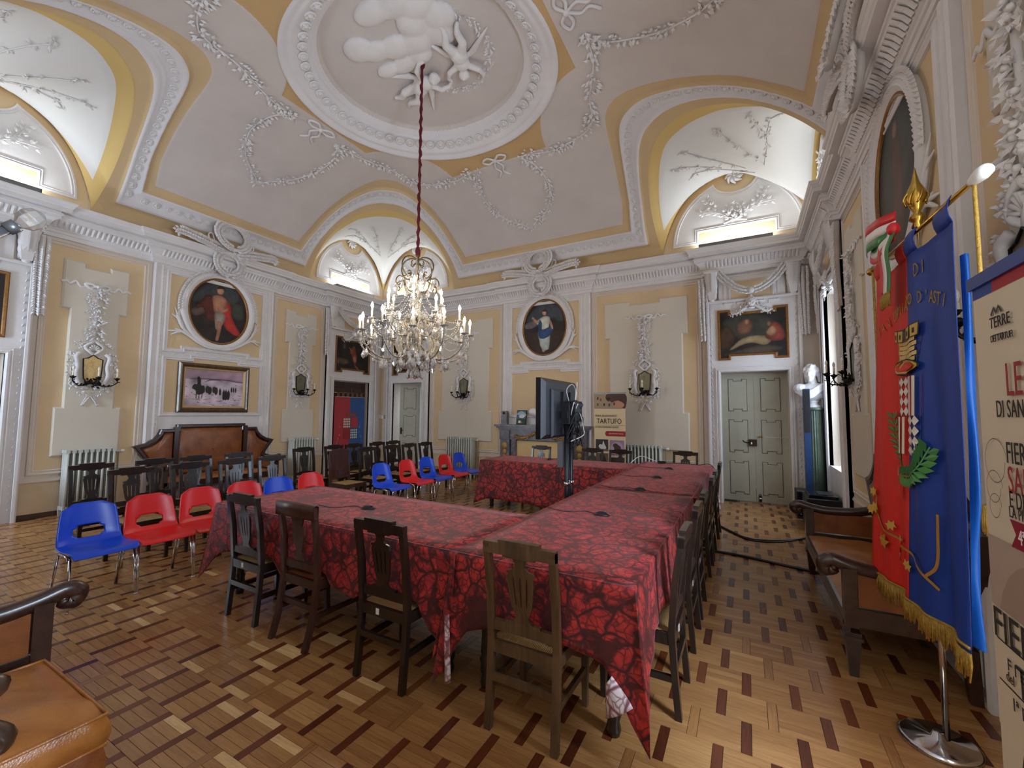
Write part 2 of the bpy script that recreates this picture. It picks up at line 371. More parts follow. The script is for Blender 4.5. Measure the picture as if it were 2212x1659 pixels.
def arch_curve(rho=1.0, n=80):      # the corner arch as points (dist. from wall 1, dist. from wall 2, z)
    out = []
    for i in range(n+1):
        th = PI*(1-i/n); sp = rho*math.cos(th); best = None
        ts = np.linspace(abs(sp)+1e-6, 3.4, 400); al = (ts+sp)/2*2.58; be = (ts-sp)/2*2.40
        z = shell_d(al, be); g = rho_d(al, be, z)
        w = np.maximum(1+SQ[8]*(ts-1), .2); r = np.maximum(SQ[4]+SQ[7]*(ts-1), .4)
        zb = SQ[5]+r*np.maximum(rho**SQ[6]-(abs(sp)/w)**SQ[6], 0)**(1/SQ[6])
        k = int(np.argmax(z >= zb)); k0 = max(k-1, 0); f = 0.0
        if k > 0: d0, d1 = zb[k0]-z[k0], z[k]-zb[k]; f = d0/(d0+d1) if d0+d1 > 1e-9 else 0
        q = lambda A: float(A[k0]+(A[k]-A[k0])*f)
        out.append((q(al), q(be), q(z)))
    return out
def shell_normal(x, y):
    e = .02; gx = (shell(x+e,y)-shell(x-e,y))/(2*e); gy = (shell(x,y+e)-shell(x,y-e))/(2*e)
    return Vector((float(gx), float(gy), -1)).normalized()      # points into the room
CORN = [lambda a,b: (a,-b), lambda a,b: (XW-a,-b), lambda a,b: (a,-YW+b), lambda a,b: (XW-a,-YW+b)]
OC = (5.17, -4.32)     # centre of the oval

def band_levels(z):
    w = np.clip((5.7-z)/.7, 0, 1); return 1.085+.045*w, 1.25+.095*w, 1.355+.14*w
def fields(X, Y, Z):
    dx, dy = np.minimum(X, XW-X), np.minimum(-Y, YW+Y)
    rho = rho_d(dx, dy, Z); l1, l2, l3 = band_levels(Z)
    h = np.where(rho < l1, (rho-1)/(l1-1), np.where(rho < l2, 1+(rho-l1)/(l2-l1), 2+(rho-l2)/(l3-l2)))
    d = np.minimum(dx, dy); g = np.interp(d, [0,.165,.384,.492,1.2], [0,1,2,3,8])
    b = np.minimum(h, g)
    rx, ry = np.abs(X-OC[0]), np.abs(Y-OC[1]); e = (np.power(rx/2.0, 2.1)+np.power(ry/1.76, 2.1))**(1/2.1)
    s = np.minimum(np.minimum(2.07-rx, 2.11-ry), np.hypot(2.46-rx, 2.2-ry)-1.43)
    return rho, b, e, s

def make_ceiling():
    n, m = 521, 437
    xs = np.linspace(0, XW, n); ys = np.linspace(0, -YW, m); X, Y = np.meshgrid(xs, ys, indexing='ij'); Z = shell(X, Y)
    rho, b, e, s = fields(X, Y, Z)
    # relief along the inward normal
    rel = np.interp(b, [0,.90,1.06,1.16,1.26,1.34,1.42,1.66,1.74,1.82,1.88,1.98,2.14,2.86,3.10,9], [0,0,.040,.042,.020,.022,.004,.004,.026,.024,.042,.046,0,0,.012,.012])
    gx, gy = np.gradient(Z, xs, ys); nl = np.sqrt(gx**2+gy**2+1)
    X2 = X+rel*gx/nl; Y2 = Y+rel*gy/nl; Z2 = Z-rel/nl
    Z2 += np.where(s > 0, .010, 0)*np.where(e < 1.03, 0, 1)
    Z2 += np.interp(e, [.70,.745,.755,.775,.785,.80,.90,.92,.94,.965,.985,1.0,1.01], [.27,.27,.20,.19,.165,.16,.02,-.005,.0,-.03,-.045,-.03,0])
    P = np.stack([X2,Y2,Z2], -1).reshape(-1,3); rr = rho.ravel()
    I, J = np.meshgrid(np.arange(n-1), np.arange(m-1), indexing='ij'); q = np.stack([I*m+J, I*m+J+1, (I+1)*m+J+1, (I+1)*m+J], -1).reshape(-1,4)
    ins = rr[q] >= 1; full = ins.all(1); part = ins.any(1) & ~full
    faces = q[full].tolist(); V = P.tolist(); A = [b.ravel().tolist(), e.ravel().tolist(), s.ravel().tolist()]; cache = {}
    def cut(i, j):
        k = (min(i,j), max(i,j))
        if k not in cache:
            t = (1-rr[i])/(rr[j]-rr[i]); V.append([V[i][c]+(V[j][c]-V[i][c])*t for c in range(3)])
            A[0].append(0.0)
            for a in A[1:]: a.append(a[i]+(a[j]-a[i])*t)
            cache[k] = len(V)-1
        return cache[k]
    for f in q[part].tolist():
        out = []
        for a in range(4):
            i, j = f[a], f[(a+1)%4]
            if rr[i] >= 1: out.append(i)
            if (rr[i] >= 1) != (rr[j] >= 1): out.append(cut(i, j))
        if len(out) > 2: faces.append(out)
    me = bpy.data.meshes.new('ceiling'); me.from_pydata(V, [], faces)
    for nm, a in zip(('b','e','s'), A): at = me.attributes.new(nm, 'FLOAT', 'POINT'); at.data.foreach_set('value', a)
    me.polygons.foreach_set('use_smooth', [True]*len(faces))
    m_, nt, bs = nodes('vault_plaster'); bs.inputs['Roughness'].default_value = .85
    at = lambda k: N(nt,'ShaderNodeAttribute', attribute_name=k).outputs[2]
    F, Yl, Wt = lin('ccc3be'), lin('cdb28a'), lin('dcd9db')
    c = ramp(nt, math_(nt,'DIVIDE',at('b'),4.0), [(0,Yl),(.25,Wt),(.5,Yl),(.75,F)], 'CONSTANT')
    c = mixc(nt, math_(nt,'GREATER_THAN',at('s'),0.0), c, lin('c4a374')); c = mixc(nt, math_(nt,'LESS_THAN',at('e'),1.0), c, Wt); c = mixc(nt, math_(nt,'LESS_THAN',at('e'),.755), c, F)
    k = ramp(nt, noise(nt, 1.6, 5, .6, 0, coord(nt)), [(.3,(.94,.94,.94,1)),(.7,(1.04,1.04,1.04,1))]); nt.links.new(mixc(nt,1.0,c,k,'MULTIPLY'), bs.inputs['Base Color'])
    bump(nt, bs, noise(nt, 40, 3, .6, 0, coord(nt)), .1)
    me.materials.append(m_); o = obj('ceiling', me, kind='structure', label='painted plaster vault with oval centre and stucco bands', cat='ceiling'); return o
ceil = make_ceiling()

# rosettes of the guilloche bands and of the oval, one object each
def rosette_mesh():
    mb = MB(); mb.lathe([(.058,0),(.062,.012),(.046,.020),(.040,.012),(.030,.012),(.022,.026),(.001,.030)], 12, mi=0)
    for k in range(5):
        a = 2*PI*k/5; mb.leaf((.018*math.cos(a),.018*math.sin(a),.016), (math.cos(a+.6),math.sin(a+.6),0), (0,0,1), .034, .022, lift=.35)
    return mb.mesh('rosette', M['stucco'])
ROS = rosette_mesh()
def place_ros(x, y, scale, inset, zoff=0.0, nrm=None):
    z = float(shell(np.array(x), np.array(y))); nn = nrm or shell_normal(np.array(x), np.array(y))
    o = obj('rosette', ROS, ceil); q = nn.to_track_quat('Z','Y'); p = Vector((x,y,z+zoff))+nn*inset
    o.matrix_local = Matrix.Translation(p) @ q.to_matrix().to_4x4() @ Matrix.Scale(scale,4)
def walk(pts, step):        # equidistant points along a polyline
    out = []; d = 0; nxt = step/2
    for a,b in zip(pts, pts[1:]):
        a, b = Vector(a), Vector(b); L = (b-a).length
        while d+L >= nxt and L > 0: out.append(a+(b-a)*((nxt-d)/L)); nxt += step
        d += L
    return out
_mid = []
for a,b,z in arch_curve(1.19, 120):
    if z > 5.12 and min(a,b) > .05: _mid.append((a,b,z))
for ci in (0,1,2):
    P = [CORN[ci](a,b)+(z,) for a,b,z in _mid]
    for p in walk(P, .165):
        if -.2 < p.x < XW+.2 and not (ci == 2 and p.y < -8.0): place_ros(p.x, p.y, 1.0, .008)
def line_ros(p, q):
    for v in walk([p+(0,), q+(0,)], .165): place_ros(v.x, v.y, .95, .008)
line_ros((.275,-2.85), (.275,-5.87)); line_ros((3.05,-.275), (7.35,-.275)); line_ros((XW-.275,-2.85), (XW-.275,-4.6))
for k in range(56):
    a = 2*PI*k/56; x, y = OC[0]+2.0*.86*math.cos(a), OC[1]+1.76*.86*math.sin(a)
    nn = Vector((-.40*math.cos(a), -.40*math.sin(a), -1)).normalized(); place_ros(x, y, 1.25, .012, .075, nn)

# ---------------------------------------------------------------- floor: parquet of staggered strips
fl = MB().box(-.6, XW+1.2, -YW-1.2, 1.9, -.10, -.004); floor = fl.build('floor', M['joint'], kind='structure', label='parquet floor of oak blocks with dark walnut strips', cat='floor')
def parquet():
    PX, PY, SW = .2449, .2412, .0462; x_0, y_0 = 9.168, -5.811
    camx, camy = 9.2, -8.82; fx, fy = -.4835, .8754; pcs = []
    R2 = random.Random(3)
    for j in range(-14, 32):
        yc = y_0+j*PY
        for i in range(-40, 10):
            xc = x_0+i*PX+(j % 2)*PX/2
            if yc > .12 and not ((8.82 < xc < 9.9 and yc < .5) or (.55 < xc < 1.7 and yc < 1.6)): continue
            if not (-.05 < xc < XW+.05 and -YW-.2 < yc): continue
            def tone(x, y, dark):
                pale_sheen = math.exp(-(((x-6.75)/.55)**2+((y+7.3)/.42)**2))*.38+math.exp(-(((x-4.9)/.35)**2+((y+6.9)/.5)**2))*.22  # pale planks clustered here: bright floor reflections painted in, partly the wood's own tone
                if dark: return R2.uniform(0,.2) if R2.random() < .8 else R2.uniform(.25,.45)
                if R2.random() < pale_sheen: return R2.uniform(.93,1)
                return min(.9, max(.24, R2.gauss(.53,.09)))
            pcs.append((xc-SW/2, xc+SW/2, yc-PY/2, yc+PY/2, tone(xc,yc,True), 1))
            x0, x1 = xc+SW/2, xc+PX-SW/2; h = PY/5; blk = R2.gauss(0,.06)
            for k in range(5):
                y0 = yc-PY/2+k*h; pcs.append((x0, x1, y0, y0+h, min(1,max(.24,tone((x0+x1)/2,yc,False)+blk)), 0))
    def key(p):
        x, y = (p[0]+p[1])/2-camx, (p[2]+p[3])/2-camy; d = x*fx+y*fy; l = x*.8754+y*.4835
        if d < 2.0 or abs(l) > d*1.19 or d > 3.2: return 1e9
        if -1.35+camx < (p[0]+p[1])/2 < .0+camx-0.45 and (p[2]+p[3])/2 > -6.6: return 1e9
        return x*x+y*y
    pcs.sort(key=key); near, rest = pcs[:300], pcs[300:]
    def pmesh(name, L):
        v = []; f = []; t = []; ax = []; g = .0007; c = .0012
        for x0,x1,y0,y1,tn,a in L:
            b = len(v); z = 0
            v += [(x0+g,y0+g,-.006),(x1-g,y0+g,-.006),(x1-g,y1-g,-.006),(x0+g,y1-g,-.006),(x0+c,y0+c,z),(x1-c,y0+c,z),(x1-c,y1-c,z),(x0+c,y1-c,z)]
            f += [(b+4,b+5,b+6,b+7),(b,b+1,b+5,b+4),(b+1,b+2,b+6,b+5),(b+2,b+3,b+7,b+6),(b+3,b,b+4,b+7)]; t += [tn]*5; ax += [float(a)]*5
        me = bpy.data.meshes.new(name); me.from_pydata(v,[],f); me.materials.append(M['parquet'])
        me.attributes.new('tone','FLOAT','FACE').data.foreach_set('value',t); me.attributes.new('axis','FLOAT','FACE').data.foreach_set('value',ax); return me
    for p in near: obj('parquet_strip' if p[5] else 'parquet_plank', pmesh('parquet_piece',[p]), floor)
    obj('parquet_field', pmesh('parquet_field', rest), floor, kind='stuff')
parquet()

# ---------------------------------------------------------------- walls
WALLS = {}
def wall(name, side, loc, rz, half, opens, thick, label):
    mb = MB(); cuts = sorted(opens); u = -half-.35
    for (a,b,z0,z1) in cuts:
        mb.box(u, a, 0, thick, -.05, 6.6)
        if z0 > 0: mb.box(a, b, 0, thick, -.05, z0)
        mb.box(a, b, 0, thick, z1, 6.6); u = b
    mb.box(u, half+.35, 0, thick, -.05, 6.6)
    o = mb.build(name, M['beige'], kind='structure', label=label, cat='wall', loc=loc, rot=(0,0,rz)); WALLS[side] = o; o['half'] = half; return o
DL, DB = (2.73, 3.89), (3.61, 4.67)
WL = wall('wall_left','left', (0,-4.36,0), PI/2, 4.36, [(DL[0],DL[1],0,2.39), (-DL[1],-DL[0],0,2.39)], .5, 'left wall with sofa niche, ochre panels and white stucco')
WB = wall('wall_back','back', (5.2,0,0), 0, 5.2, [(-DB[1],-DB[0],0,2.39), (DB[0],DB[1],0,2.39)], .4, 'back wall with fireplace, ochre panels and white stucco')
WR = wall('wall_right','right', (XW,-4.36,0), -PI/2, 4.36, [(-DL[1],-DL[0],.82,3.55), (DL[0],DL[1],.82,3.55)], .7, 'right wall with deep window niches behind the red and blue flag')
WN = wall('wall_near','near', (5.2,-YW-.25,0), PI, 5.2, [(DB[0],DB[1],.82,3.4)], .5, 'near wall behind the leather armchair')
def PW(a, b, h): return (a, -h, b)
def ww(side, u, n, z): return WALLS[side].matrix_basis @ Vector((u,-n,z))
def rect(u0,u1,z0,z1): return [(u0,z0),(u1,z0),(u1,z1),(u0,z1)]
FRAME = [(-.03,.0),(-.03,.022),(-.01,.030),(0,.014),(.012,.014),(.02,.022),(.03,.0)]
def frame_part(W, name, poly, prof=FRAME, mats='stucco', base=0.0):
    mb = MB(); mb.sweep(poly, [(o,h+base) for o,h in prof], True, PW); return mb.build(name, M[mats], W)

def wall_panel(W, u0, u1, hw, cu, lo=.70, hi=4.134):
    o = MB().prism(rect(u0,u1,lo,hi), 0, -.006).build('ochre_panel', M['ochre'], W)
    frame_part(W, 'panel_moulding', rect(u0,u1,lo,hi), [(-.075,0),(-.07,.02),(-.05,.026),(-.04,.012),(-.02,.012),(-.012,.022),(0,.018),(.006,0)], 'beige')
    s = hw-.095; nt = .36*hw
    half = [(nt,3.87),(nt,3.945),(hw,3.945),(hw,3.175),(s,3.175),(s,1.64),(hw,1.64),(hw,.889)]
    poly = [(cu+a,b) for a,b in half]; poly = [(cu-a,b) for a,b in half[::-1]]+poly
    poly = poly[::-1]
    MB().prism(poly, -.006, -.042, bev=.022).build('cream_panel', M['cream'], W)
for W, a, b, hw, c in ((WL,1.21,2.36,.40,1.81),(WB,1.22,3.22,.825,2.23),(WR,1.21,2.36,.40,1.81),(WN,1.22,3.22,.825,2.23)):
    for s in (1,-1): wall_panel(W, *( (a,b) if s > 0 else (-b,-a) ), hw, s*c)
# dado line and baseboards
for side, W, half, gaps in (('left',WL,4.36,[(DL[0]-.22,DL[1]+.22),(-DL[1]-.22,-DL[0]+.22)]),('back',WB,5.2,[(-DB[1]-.22,-DB[0]+.22),(DB[0]-.22,DB[1]+.22),(-1.15,1.15)]),('right',WR,4.36,[(DL[0]-.22,DL[1]+.22),(-DL[1]-.22,-DL[0]+.22)]),('near',WN,5.2,[(DB[0]-.2,DB[1]+.2)])):
    md, ms, mt = MB(), MB(), MB(); u = -half
    for a,b in sorted(gaps)+[(half,half)]:
        if a-u > .02:
            md.box(u,a,-.008,0,.06,.535); ms.box(u,a,-.018,0,0,.075); mt.box(u,a,-.022,0,.528,.548); mt.box(u,a,-.012,0,.548,.57)
        u = b
    md.build('dado_panel', M['dado'], W); mt.build('dado_rail', M['beige'], W)
    ob = ms.build('baseboard_'+side, M['bsocle'], kind='structure', label='brown baseboard along the foot of the %s wall' % side, cat='baseboard'); ob.matrix_world = W.matrix_basis

# cornice: one run round the room, breaking forward at the bays; split by wall
def cornice():
    prof = [(0,4.235),(.03,4.24),(.03,4.30),(.045,4.305),(.045,4.345),(.06,4.355),(.065,4.375),(.075,4.40),(.10,4.435),(.145,4.47),(.16,4.472),(.16,4.515),(.175,4.52),(.175,4.555),(.155,4.56),(.155,4.58),(.25,4.585),(.25,4.632),(.262,4.64),(.275,4.672),(.285,4.676),(.298,4.70),(.30,4.718),(.16,4.735),(0,4.74)]
    def breaks(half, cb, db):      # (u, forward)
        L = [(-half,0)]
        ev = [(-db[1]-.24,-db[0]+.24,.085),(-cb,cb,.045),(db[0]-.24,db[1]+.24,.085)]
        for a,b,f in ev:
            a = max(a,-half+.12); b = min(b,half-.12); L += [(a,0),(a,f),(b,f),(b,0)]
        return L+[(half,0)]
    k = 0
    for side, W, half, db in (('left',WL,4.36,DL),('back',WB,5.2,DB),('right',WR,4.36,DL),('near',WN,5.2,DB)):
        k += 1; pts = breaks(half, 1.10, db)
        # path in (u,n); the room lies to the left when walking towards -u, so walk backwards
        path = [(u,f) for u,f in pts]; mb = MB(); rows = []
        ext = [(-half,-2.0)]+path+[(half,-2.0)]     # virtual returns make the 45-degree corner mitres
        for off,z in prof:
            q = []
            for i in range(1,len(ext)-1):
                p = Vector(ext[i]); a = Vector(ext[i-1]); b = Vector(ext[i+1])
                if i == 1: q.append((p.x+off, p.y+off)); continue
                if i == len(ext)-2: q.append((p.x-off, p.y+off)); continue
                nr = lambda d: Vector((-d.y, d.x)).normalized()
                m = (nr(p-a)+nr(b-p)).normalized(); w = p+m*off/max(m.dot(nr(b-p)),.35); q.append((w.x,w.y))
            rows.append([(a,-b,z) for a,b in q])
        mb.grid(rows, sm=False)
        o = mb.build('trim_%d' % k, M['stucco'], kind='structure', label='white moulded cornice running along the %s wall' % side, cat='cornice'); o.matrix_world = W.matrix_basis
        fl = MB(); u = -half+.2
        def fwd(u):
            f = 0
            for a,b,g in ((-db[1]-.24,-db[0]+.24,.085),(-1.10,1.10,.045),(db[0]-.24,db[1]+.24,.085)):
                if a < u < b: f = g
            return f
        while u < half-.2:
            f = fwd(u)
            if f == fwd(u+.045) == fwd(u-.045):
                fl.add([(u-.022,-f-.066,4.372),(u+.022,-f-.066,4.372),(u-.024,-f-.105,4.425),(u+.024,-f-.105,4.425),(u-.024,-f-.158,4.468),(u+.024,-f-.158,4.468),(u,-f-.085,4.366),(u,-f-.125,4.425),(u,-f-.168,4.468)],
                       [(0,6,7,2),(6,1,3,7),(2,7,8,4),(7,3,5,8)], 0, False)
            u += .062
        fo = fl.build('cornice_flute', M['stucco'], o); fo['kind'] = 'stuff'
cornice()

# ---------------------------------------------------------------- stucco ornament
RG = random.Random(11)
def garland(mb, pts, width, step=.02, L=.05, nrm=(0,-1,0), berries=.25, thick=.02):
    nrm = Vector(nrm); P = walk([tuple(p) for p in pts], step); n = len(P)
    for i,p in enumerate(P):
        t = (P[min(i+1,n-1)]-P[max(i-1,0)]).normalized(); w = t.cross(nrm).normalized(); wd = width(i/max(n-1,1)) if callable(width) else width
        for k in range(2):
            a = RG.uniform(-1,1); d = (t*RG.uniform(-.2,1)+w*a*1.2+nrm*RG.uniform(0,.5)).normalized()
            mb.leaf(p+w*a*wd*.45+nrm*RG.uniform(0,thick), d, nrm, L*RG.uniform(.7,1.3), L*.6, lift=.35)
        if RG.random() < berries: mb.ell(p+w*RG.uniform(-.4,.4)*wd+nrm*thick*1.2, L*.28, 6, 4)
def wreath(mb, c, r, w, tilt=0.0, L=.10):
    c = Vector(c); n = Vector((0,-math.cos(tilt),math.sin(tilt))); e1 = Vector((1,0,0)); e2 = n.cross(e1)*-1
    if e2.z < 0: e2 = -e2
    cir = [c+e1*r*math.cos(a)+e2*r*math.sin(a) for a in [2*PI*i/36 for i in range(36)]]
    mb.tube(cir, w*.42, 7, closed=True)
    for i in range(40):
        a = 2*PI*i/40; o = e1*math.cos(a)+e2*math.sin(a); t = -e1*math.sin(a)+e2*math.cos(a)
        if math.cos(a) < 0: t = -t
        for rr, f in ((r+w*.45,.55),(r,.15),(r-w*.45,-.5)):
            mb.leaf(c+o*rr+n*w*.28, t+o*f+n*.25, n, L*RG.uniform(.85,1.15), L*.58, lift=.42)
def leaf_rope(mb, pts, w, L, nrm=(0,-1,0)):
    nrm = Vector(nrm); S = spline(pts, 6); P = walk([tuple(p) for p in S], L*.42); n = len(P)
    if n < 3: return
    wd = [w(i/(n-1)) if callable(w) else w for i in range(n)]; mb.tube(P, [q*.55 for q in wd], 7)
    for i,p in enumerate(P):
        t = (P[min(i+1,n-1)]-P[max(i-1,0)]).normalized(); q = t.cross(nrm).normalized()
        for k,a in enumerate((-.62,0,.62)):
            mb.leaf(p+q*a*wd[i]+nrm*wd[i]*(.35-.2*abs(a)), t+q*a*.9+nrm*.25, nrm, L*RG.uniform(.85,1.15), L*.62, lift=.4)
def ribbon(mb, pts, w=.02, n=6): mb.tube(spline(pts, n), w, 6, flat=.35, up=(0,-1,0))
def scroll(mb, c, r, turns, a0, wr, sgn=1, n=26, y=-.04):
    P = []
    for i in range(n+1):
        t = i/n; a = a0+sgn*2*PI*turns*t; q = r*(1-.82*t); P.append((c[0]+q*math.cos(a), y, c[1]+q*math.sin(a)))
    mb.tube(P, [wr*(1-.4*i/n) for i in range(n+1)], 7); return P[0]
KIT = {}
def inst(key, W, u=0.0, z=0.0, name=None, sx=1.0, y=0.0):
    nm, me = KIT[key]; o = obj(name or nm, me, W, (u,y,z)); o.scale = (sx,1,1); return o
def kit(key, name, mb, mats='stucco'): KIT[key] = (name, mb.mesh(name, M[mats] if isinstance(mats,str) else mats))

# drop of flowers with a ribbon above a sconce; (0,0) at the sconce mirror centre
mb = MB(); garland(mb, [(0,-.05,1.32),(0.01,-.05,.50)], lambda t: .13+.08*abs(math.sin(t*9)), .014, .068, thick=.035); mb.tube([(0,-.05,1.32),(0,-.05,.5)], .022, 6); kit('drop','flower_drop',mb)
mb = MB()
for s in (1,-1):
    ribbon(mb, [(0,-.05,1.34),(s*.08,-.06,1.38),(s*.15,-.05,1.36),(s*.10,-.055,1.31),(s*.02,-.05,1.34)], .024)
    ribbon(mb, [(s*.12,-.05,1.33),(s*.20,-.05,1.31),(s*.26,-.055,1.38),(s*.32,-.05,1.33),(s*.36,-.05,1.36),(s*.42,-.045,1.345)], .020)
mb.ell((0,-.06,1.345), .032, 8, 6); kit('bow','ribbon_bow',mb)
# cartouche round the mirror
mb = MB()
for s in (1,-1):
    mb.tube(spline([(s*.15,-.05,.26),(s*.20,-.07,.20),(s*.175,-.06,.05),(s*.19,-.07,-.10),(s*.13,-.06,-.25),(s*.03,-.05,-.30)],5), .032, 8)
    scroll(mb, (s*.225,.23), .055, 1.1, PI if s > 0 else 0, .016, -s)
    scroll(mb, (s*.23,-.02), .04, 1.0, PI/2, .013, s); scroll(mb, (s*.21,-.22), .045, 1.0, -PI/2, .014, s)
    garland(mb, [(s*.24,-.05,.30),(s*.26,-.05,.05),(s*.22,-.05,-.28),(s*.06,-.05,-.40)], .06, .028, .05)
    garland(mb, [(s*.03,-.06,.42),(s*.12,-.06,.43),(s*.20,-.05,.36)], .08, .02, .05)
    mb.tube(spline([(0,-.06,.24),(s*.06,-.08,.29),(s*.11,-.07,.36),(s*.05,-.08,.42),(0,-.07,.46)],5), .022, 7)
    mb.tube(spline([(0,-.05,-.42),(s*.05,-.06,-.50),(s*.09,-.05,-.58)],4), .010, 6)
    for k in range(5): mb.leaf((s*(.02+.012*k),-.05,-.42-.03*k), (s*.8,0,-.6), (0,-1,0), .06, .03)
for k in range(7):
    a = PI*(k+.5)/7; mb.tube([(0,-.06,.30),(.075*math.cos(a),-.085,.30+.10*math.sin(a))], [.008,.016], 6)
kit('cartouche','mirror_cartouche',mb)
# acanthus console under the cornice; (0,0) at its top centre
mb = MB(); L = []; Rr = []
for i in range(25):
    t = i/24; w = (.115-.045*t)*(1+.10*abs(math.sin(t*PI*5))); L.append((-w,-.02-t*.50)); Rr.append((w,-.02-t*.50))
rows = []
for (a,z),(b,_) in zip(L,Rr):
    t = (-.02-z)/.5; nn = .17-.13*t+.03*math.sin(t*PI); rows.append([(a,-nn+.06,z),(a*.6,-nn-.005,z),(a*.12,-nn+.02,z),(0,-nn-.012,z),(b*.12,-nn+.02,z),(b*.6,-nn-.005,z),(b,-nn+.06,z)])
mb.grid(rows); mb.prism([(-.10,-.02),(-.055,-.52),(.055,-.52),(.10,-.02)], 0, -.10)
mb.box(-.12,.12,-.19,0,-.025,.0); mb.tube([(-.105,-.13,-.03),(.105,-.13,-.03)], .035, 10); mb.ell((0,-.055,-.53),(.05,.03,.04),8,6)
kit('console','acanthus_console',mb)
mb = MB(); leaf_rope(mb, [(0,-.07,-.02),(0.0,-.08,-.6),(.01,-.06,-1.18)], lambda t: .075-.03*t, .085); kit('hang','hanging_garland',mb)
mb = MB(); P = [(u, -.13-.05*math.cos(u*PI/1.05), -.02-.40*(1-(u/.52)**2)) for u in np.linspace(-.52,.52,30)]
leaf_rope(mb, [P[len(P)//2-i] for i in range(len(P)//2+1)], .055, .07); leaf_rope(mb, P[len(P)//2:], .055, .07); mb.ell((0,-.20,-.42),(.06,.05,.06),8,6); kit('festoon','festoon',mb)
# cherub head with drapery over the overdoor painting; (0,0) head centre
mb = MB(); mb.ell((0,-.09,0),(.075,.07,.09),14,10)
mb.ell((0,-.155,-.012),(.014,.018,.02),6,5)
for s in (1,-1):
    mb.ell((s*.034,-.145,-.03),(.024,.018,.022),8,6); mb.ell((s*.028,-.152,.016),(.012,.008,.007),6,5)
    for k in range(6): mb.ell((s*(.02+.012*k),-.09-.01*(k%2),.085-.016*k), .026, 7, 5)
    mb.tube(spline([(s*.05,-.08,-.06),(s*.14,-.09,-.13),(s*.24,-.08,-.19),(s*.33,-.06,-.16)],5), [.03]*6+[.026]*6+[.02]*4, 7)
    garland(mb, [(s*.10,-.08,-.10),(s*.22,-.07,-.18),(s*.34,-.05,-.20)], .08, .022, .05)
    scroll(mb,(s*.13,-.03),.05,1.1,PI/2,.014,s,y=-.07)
mb.ell((0,-.085,.105),(.03,.03,.05),8,6); mb.ell((0,-.12,-.115),(.06,.035,.02),8,6); mb.ell((0,-.148,-.052),(.018,.008,.006),6,5)
kit('cherub','cherub_head',mb)
# lunette: ochre field, framed white panel, spiral flower and flowering branches; local unit half-width 1.2, base at z = 4.75
mb = MB(); mb.prism([(-1.17,-.05)]+arc(0,.05,1.17,1.42,PI,0,40)[0:]+[(1.17,-.05)], 0, -.006); kit('lun_field','lunette_field',mb,'ochre')
up = arc(0,.17,1.02,1.16,PI,PI*.63,14); nt = arc(0,1.33,.345,.27,PI*1.06,PI*1.94,14)
LP = up+nt+[(-a,b) for a,b in up[::-1]]+[(.60,.17),(.60,.40),(-.60,.40),(-.60,.17)]
mb = MB(); mb.prism(LP[::-1], -.006, -.03); mb.sweep(LP[::-1], [(-.012,.02),(-.008,.045),(.015,.05),(.03,.034),(.045,.046),(.06,.032),(.08,.03)], True, PW); kit('lun_panel','lunette_panel',mb)
mb = MB()
for k in range(8):
    a = 2*PI*k/8; mb.tube(spline([(.02*math.cos(a),-.06,1.36+.02*math.sin(a)),(.09*math.cos(a+.35),-.075,1.36+.09*math.sin(a+.35)),(.145*math.cos(a+.95),-.04,1.36+.145*math.sin(a+.95))],4), [.012,.018,.024,.028,.03,.028,.022,.018,.01], 6)
mb.ell((0,-.07,1.36),.03,8,6); kit('lun_flower','spiral_flower',mb)
def branch(mb, pts, r, L, nl, seed, nrm=(0,-1,0)):
    rg = random.Random(seed); P = spline(pts, 8); mb.tube(P, [r*(1-.6*i/(len(P)-1)) for i in range(len(P))], 6); nrm = Vector(nrm)
    for k in range(nl):
        i = min(len(P)-2, int((.25+.75*k/nl)*(len(P)-1))); t = (P[i+1]-P[i]).normalized(); w = t.cross(nrm); s = 1 if k % 2 else -1
        for q in range(3):
            d = (t*rg.uniform(.2,1)+w*s*rg.uniform(.3,1.2)+nrm*rg.uniform(.1,.5)); mb.leaf(P[i]+w*s*rg.uniform(0,.03)+nrm*.01, d, nrm, L*rg.uniform(.7,1.25), L*.55, lift=.3)
mb = MB()
for s in (1,-1):
    branch(mb, [(s*-.18,-.045,.48),(s*.05,-.05,.56),(s*.30,-.05,.72),(s*.62,-.045,.76)], .016, .085, 12, 4+s)
    branch(mb, [(s*.20,-.05,.66),(s*.38,-.05,.86),(s*.46,-.045,1.05)], .011, .08, 8, 9+s); branch(mb, [(s*.02,-.05,.55),(s*.10,-.05,.70),(s*.06,-.05,.85)], .009, .075, 6, 14+s)
kit('lun_branch','flowering_branch',mb)
for W, us, sx in ((WL,(3.16,-3.16),1.0),(WB,(-3.92,3.92),1.075),(WR,(-3.16,3.16),1.0)):
    for u in us:
        for k in ('lun_field','lun_panel','lun_flower','lun_branch'): inst(k, W, u, 4.75, sx=sx)

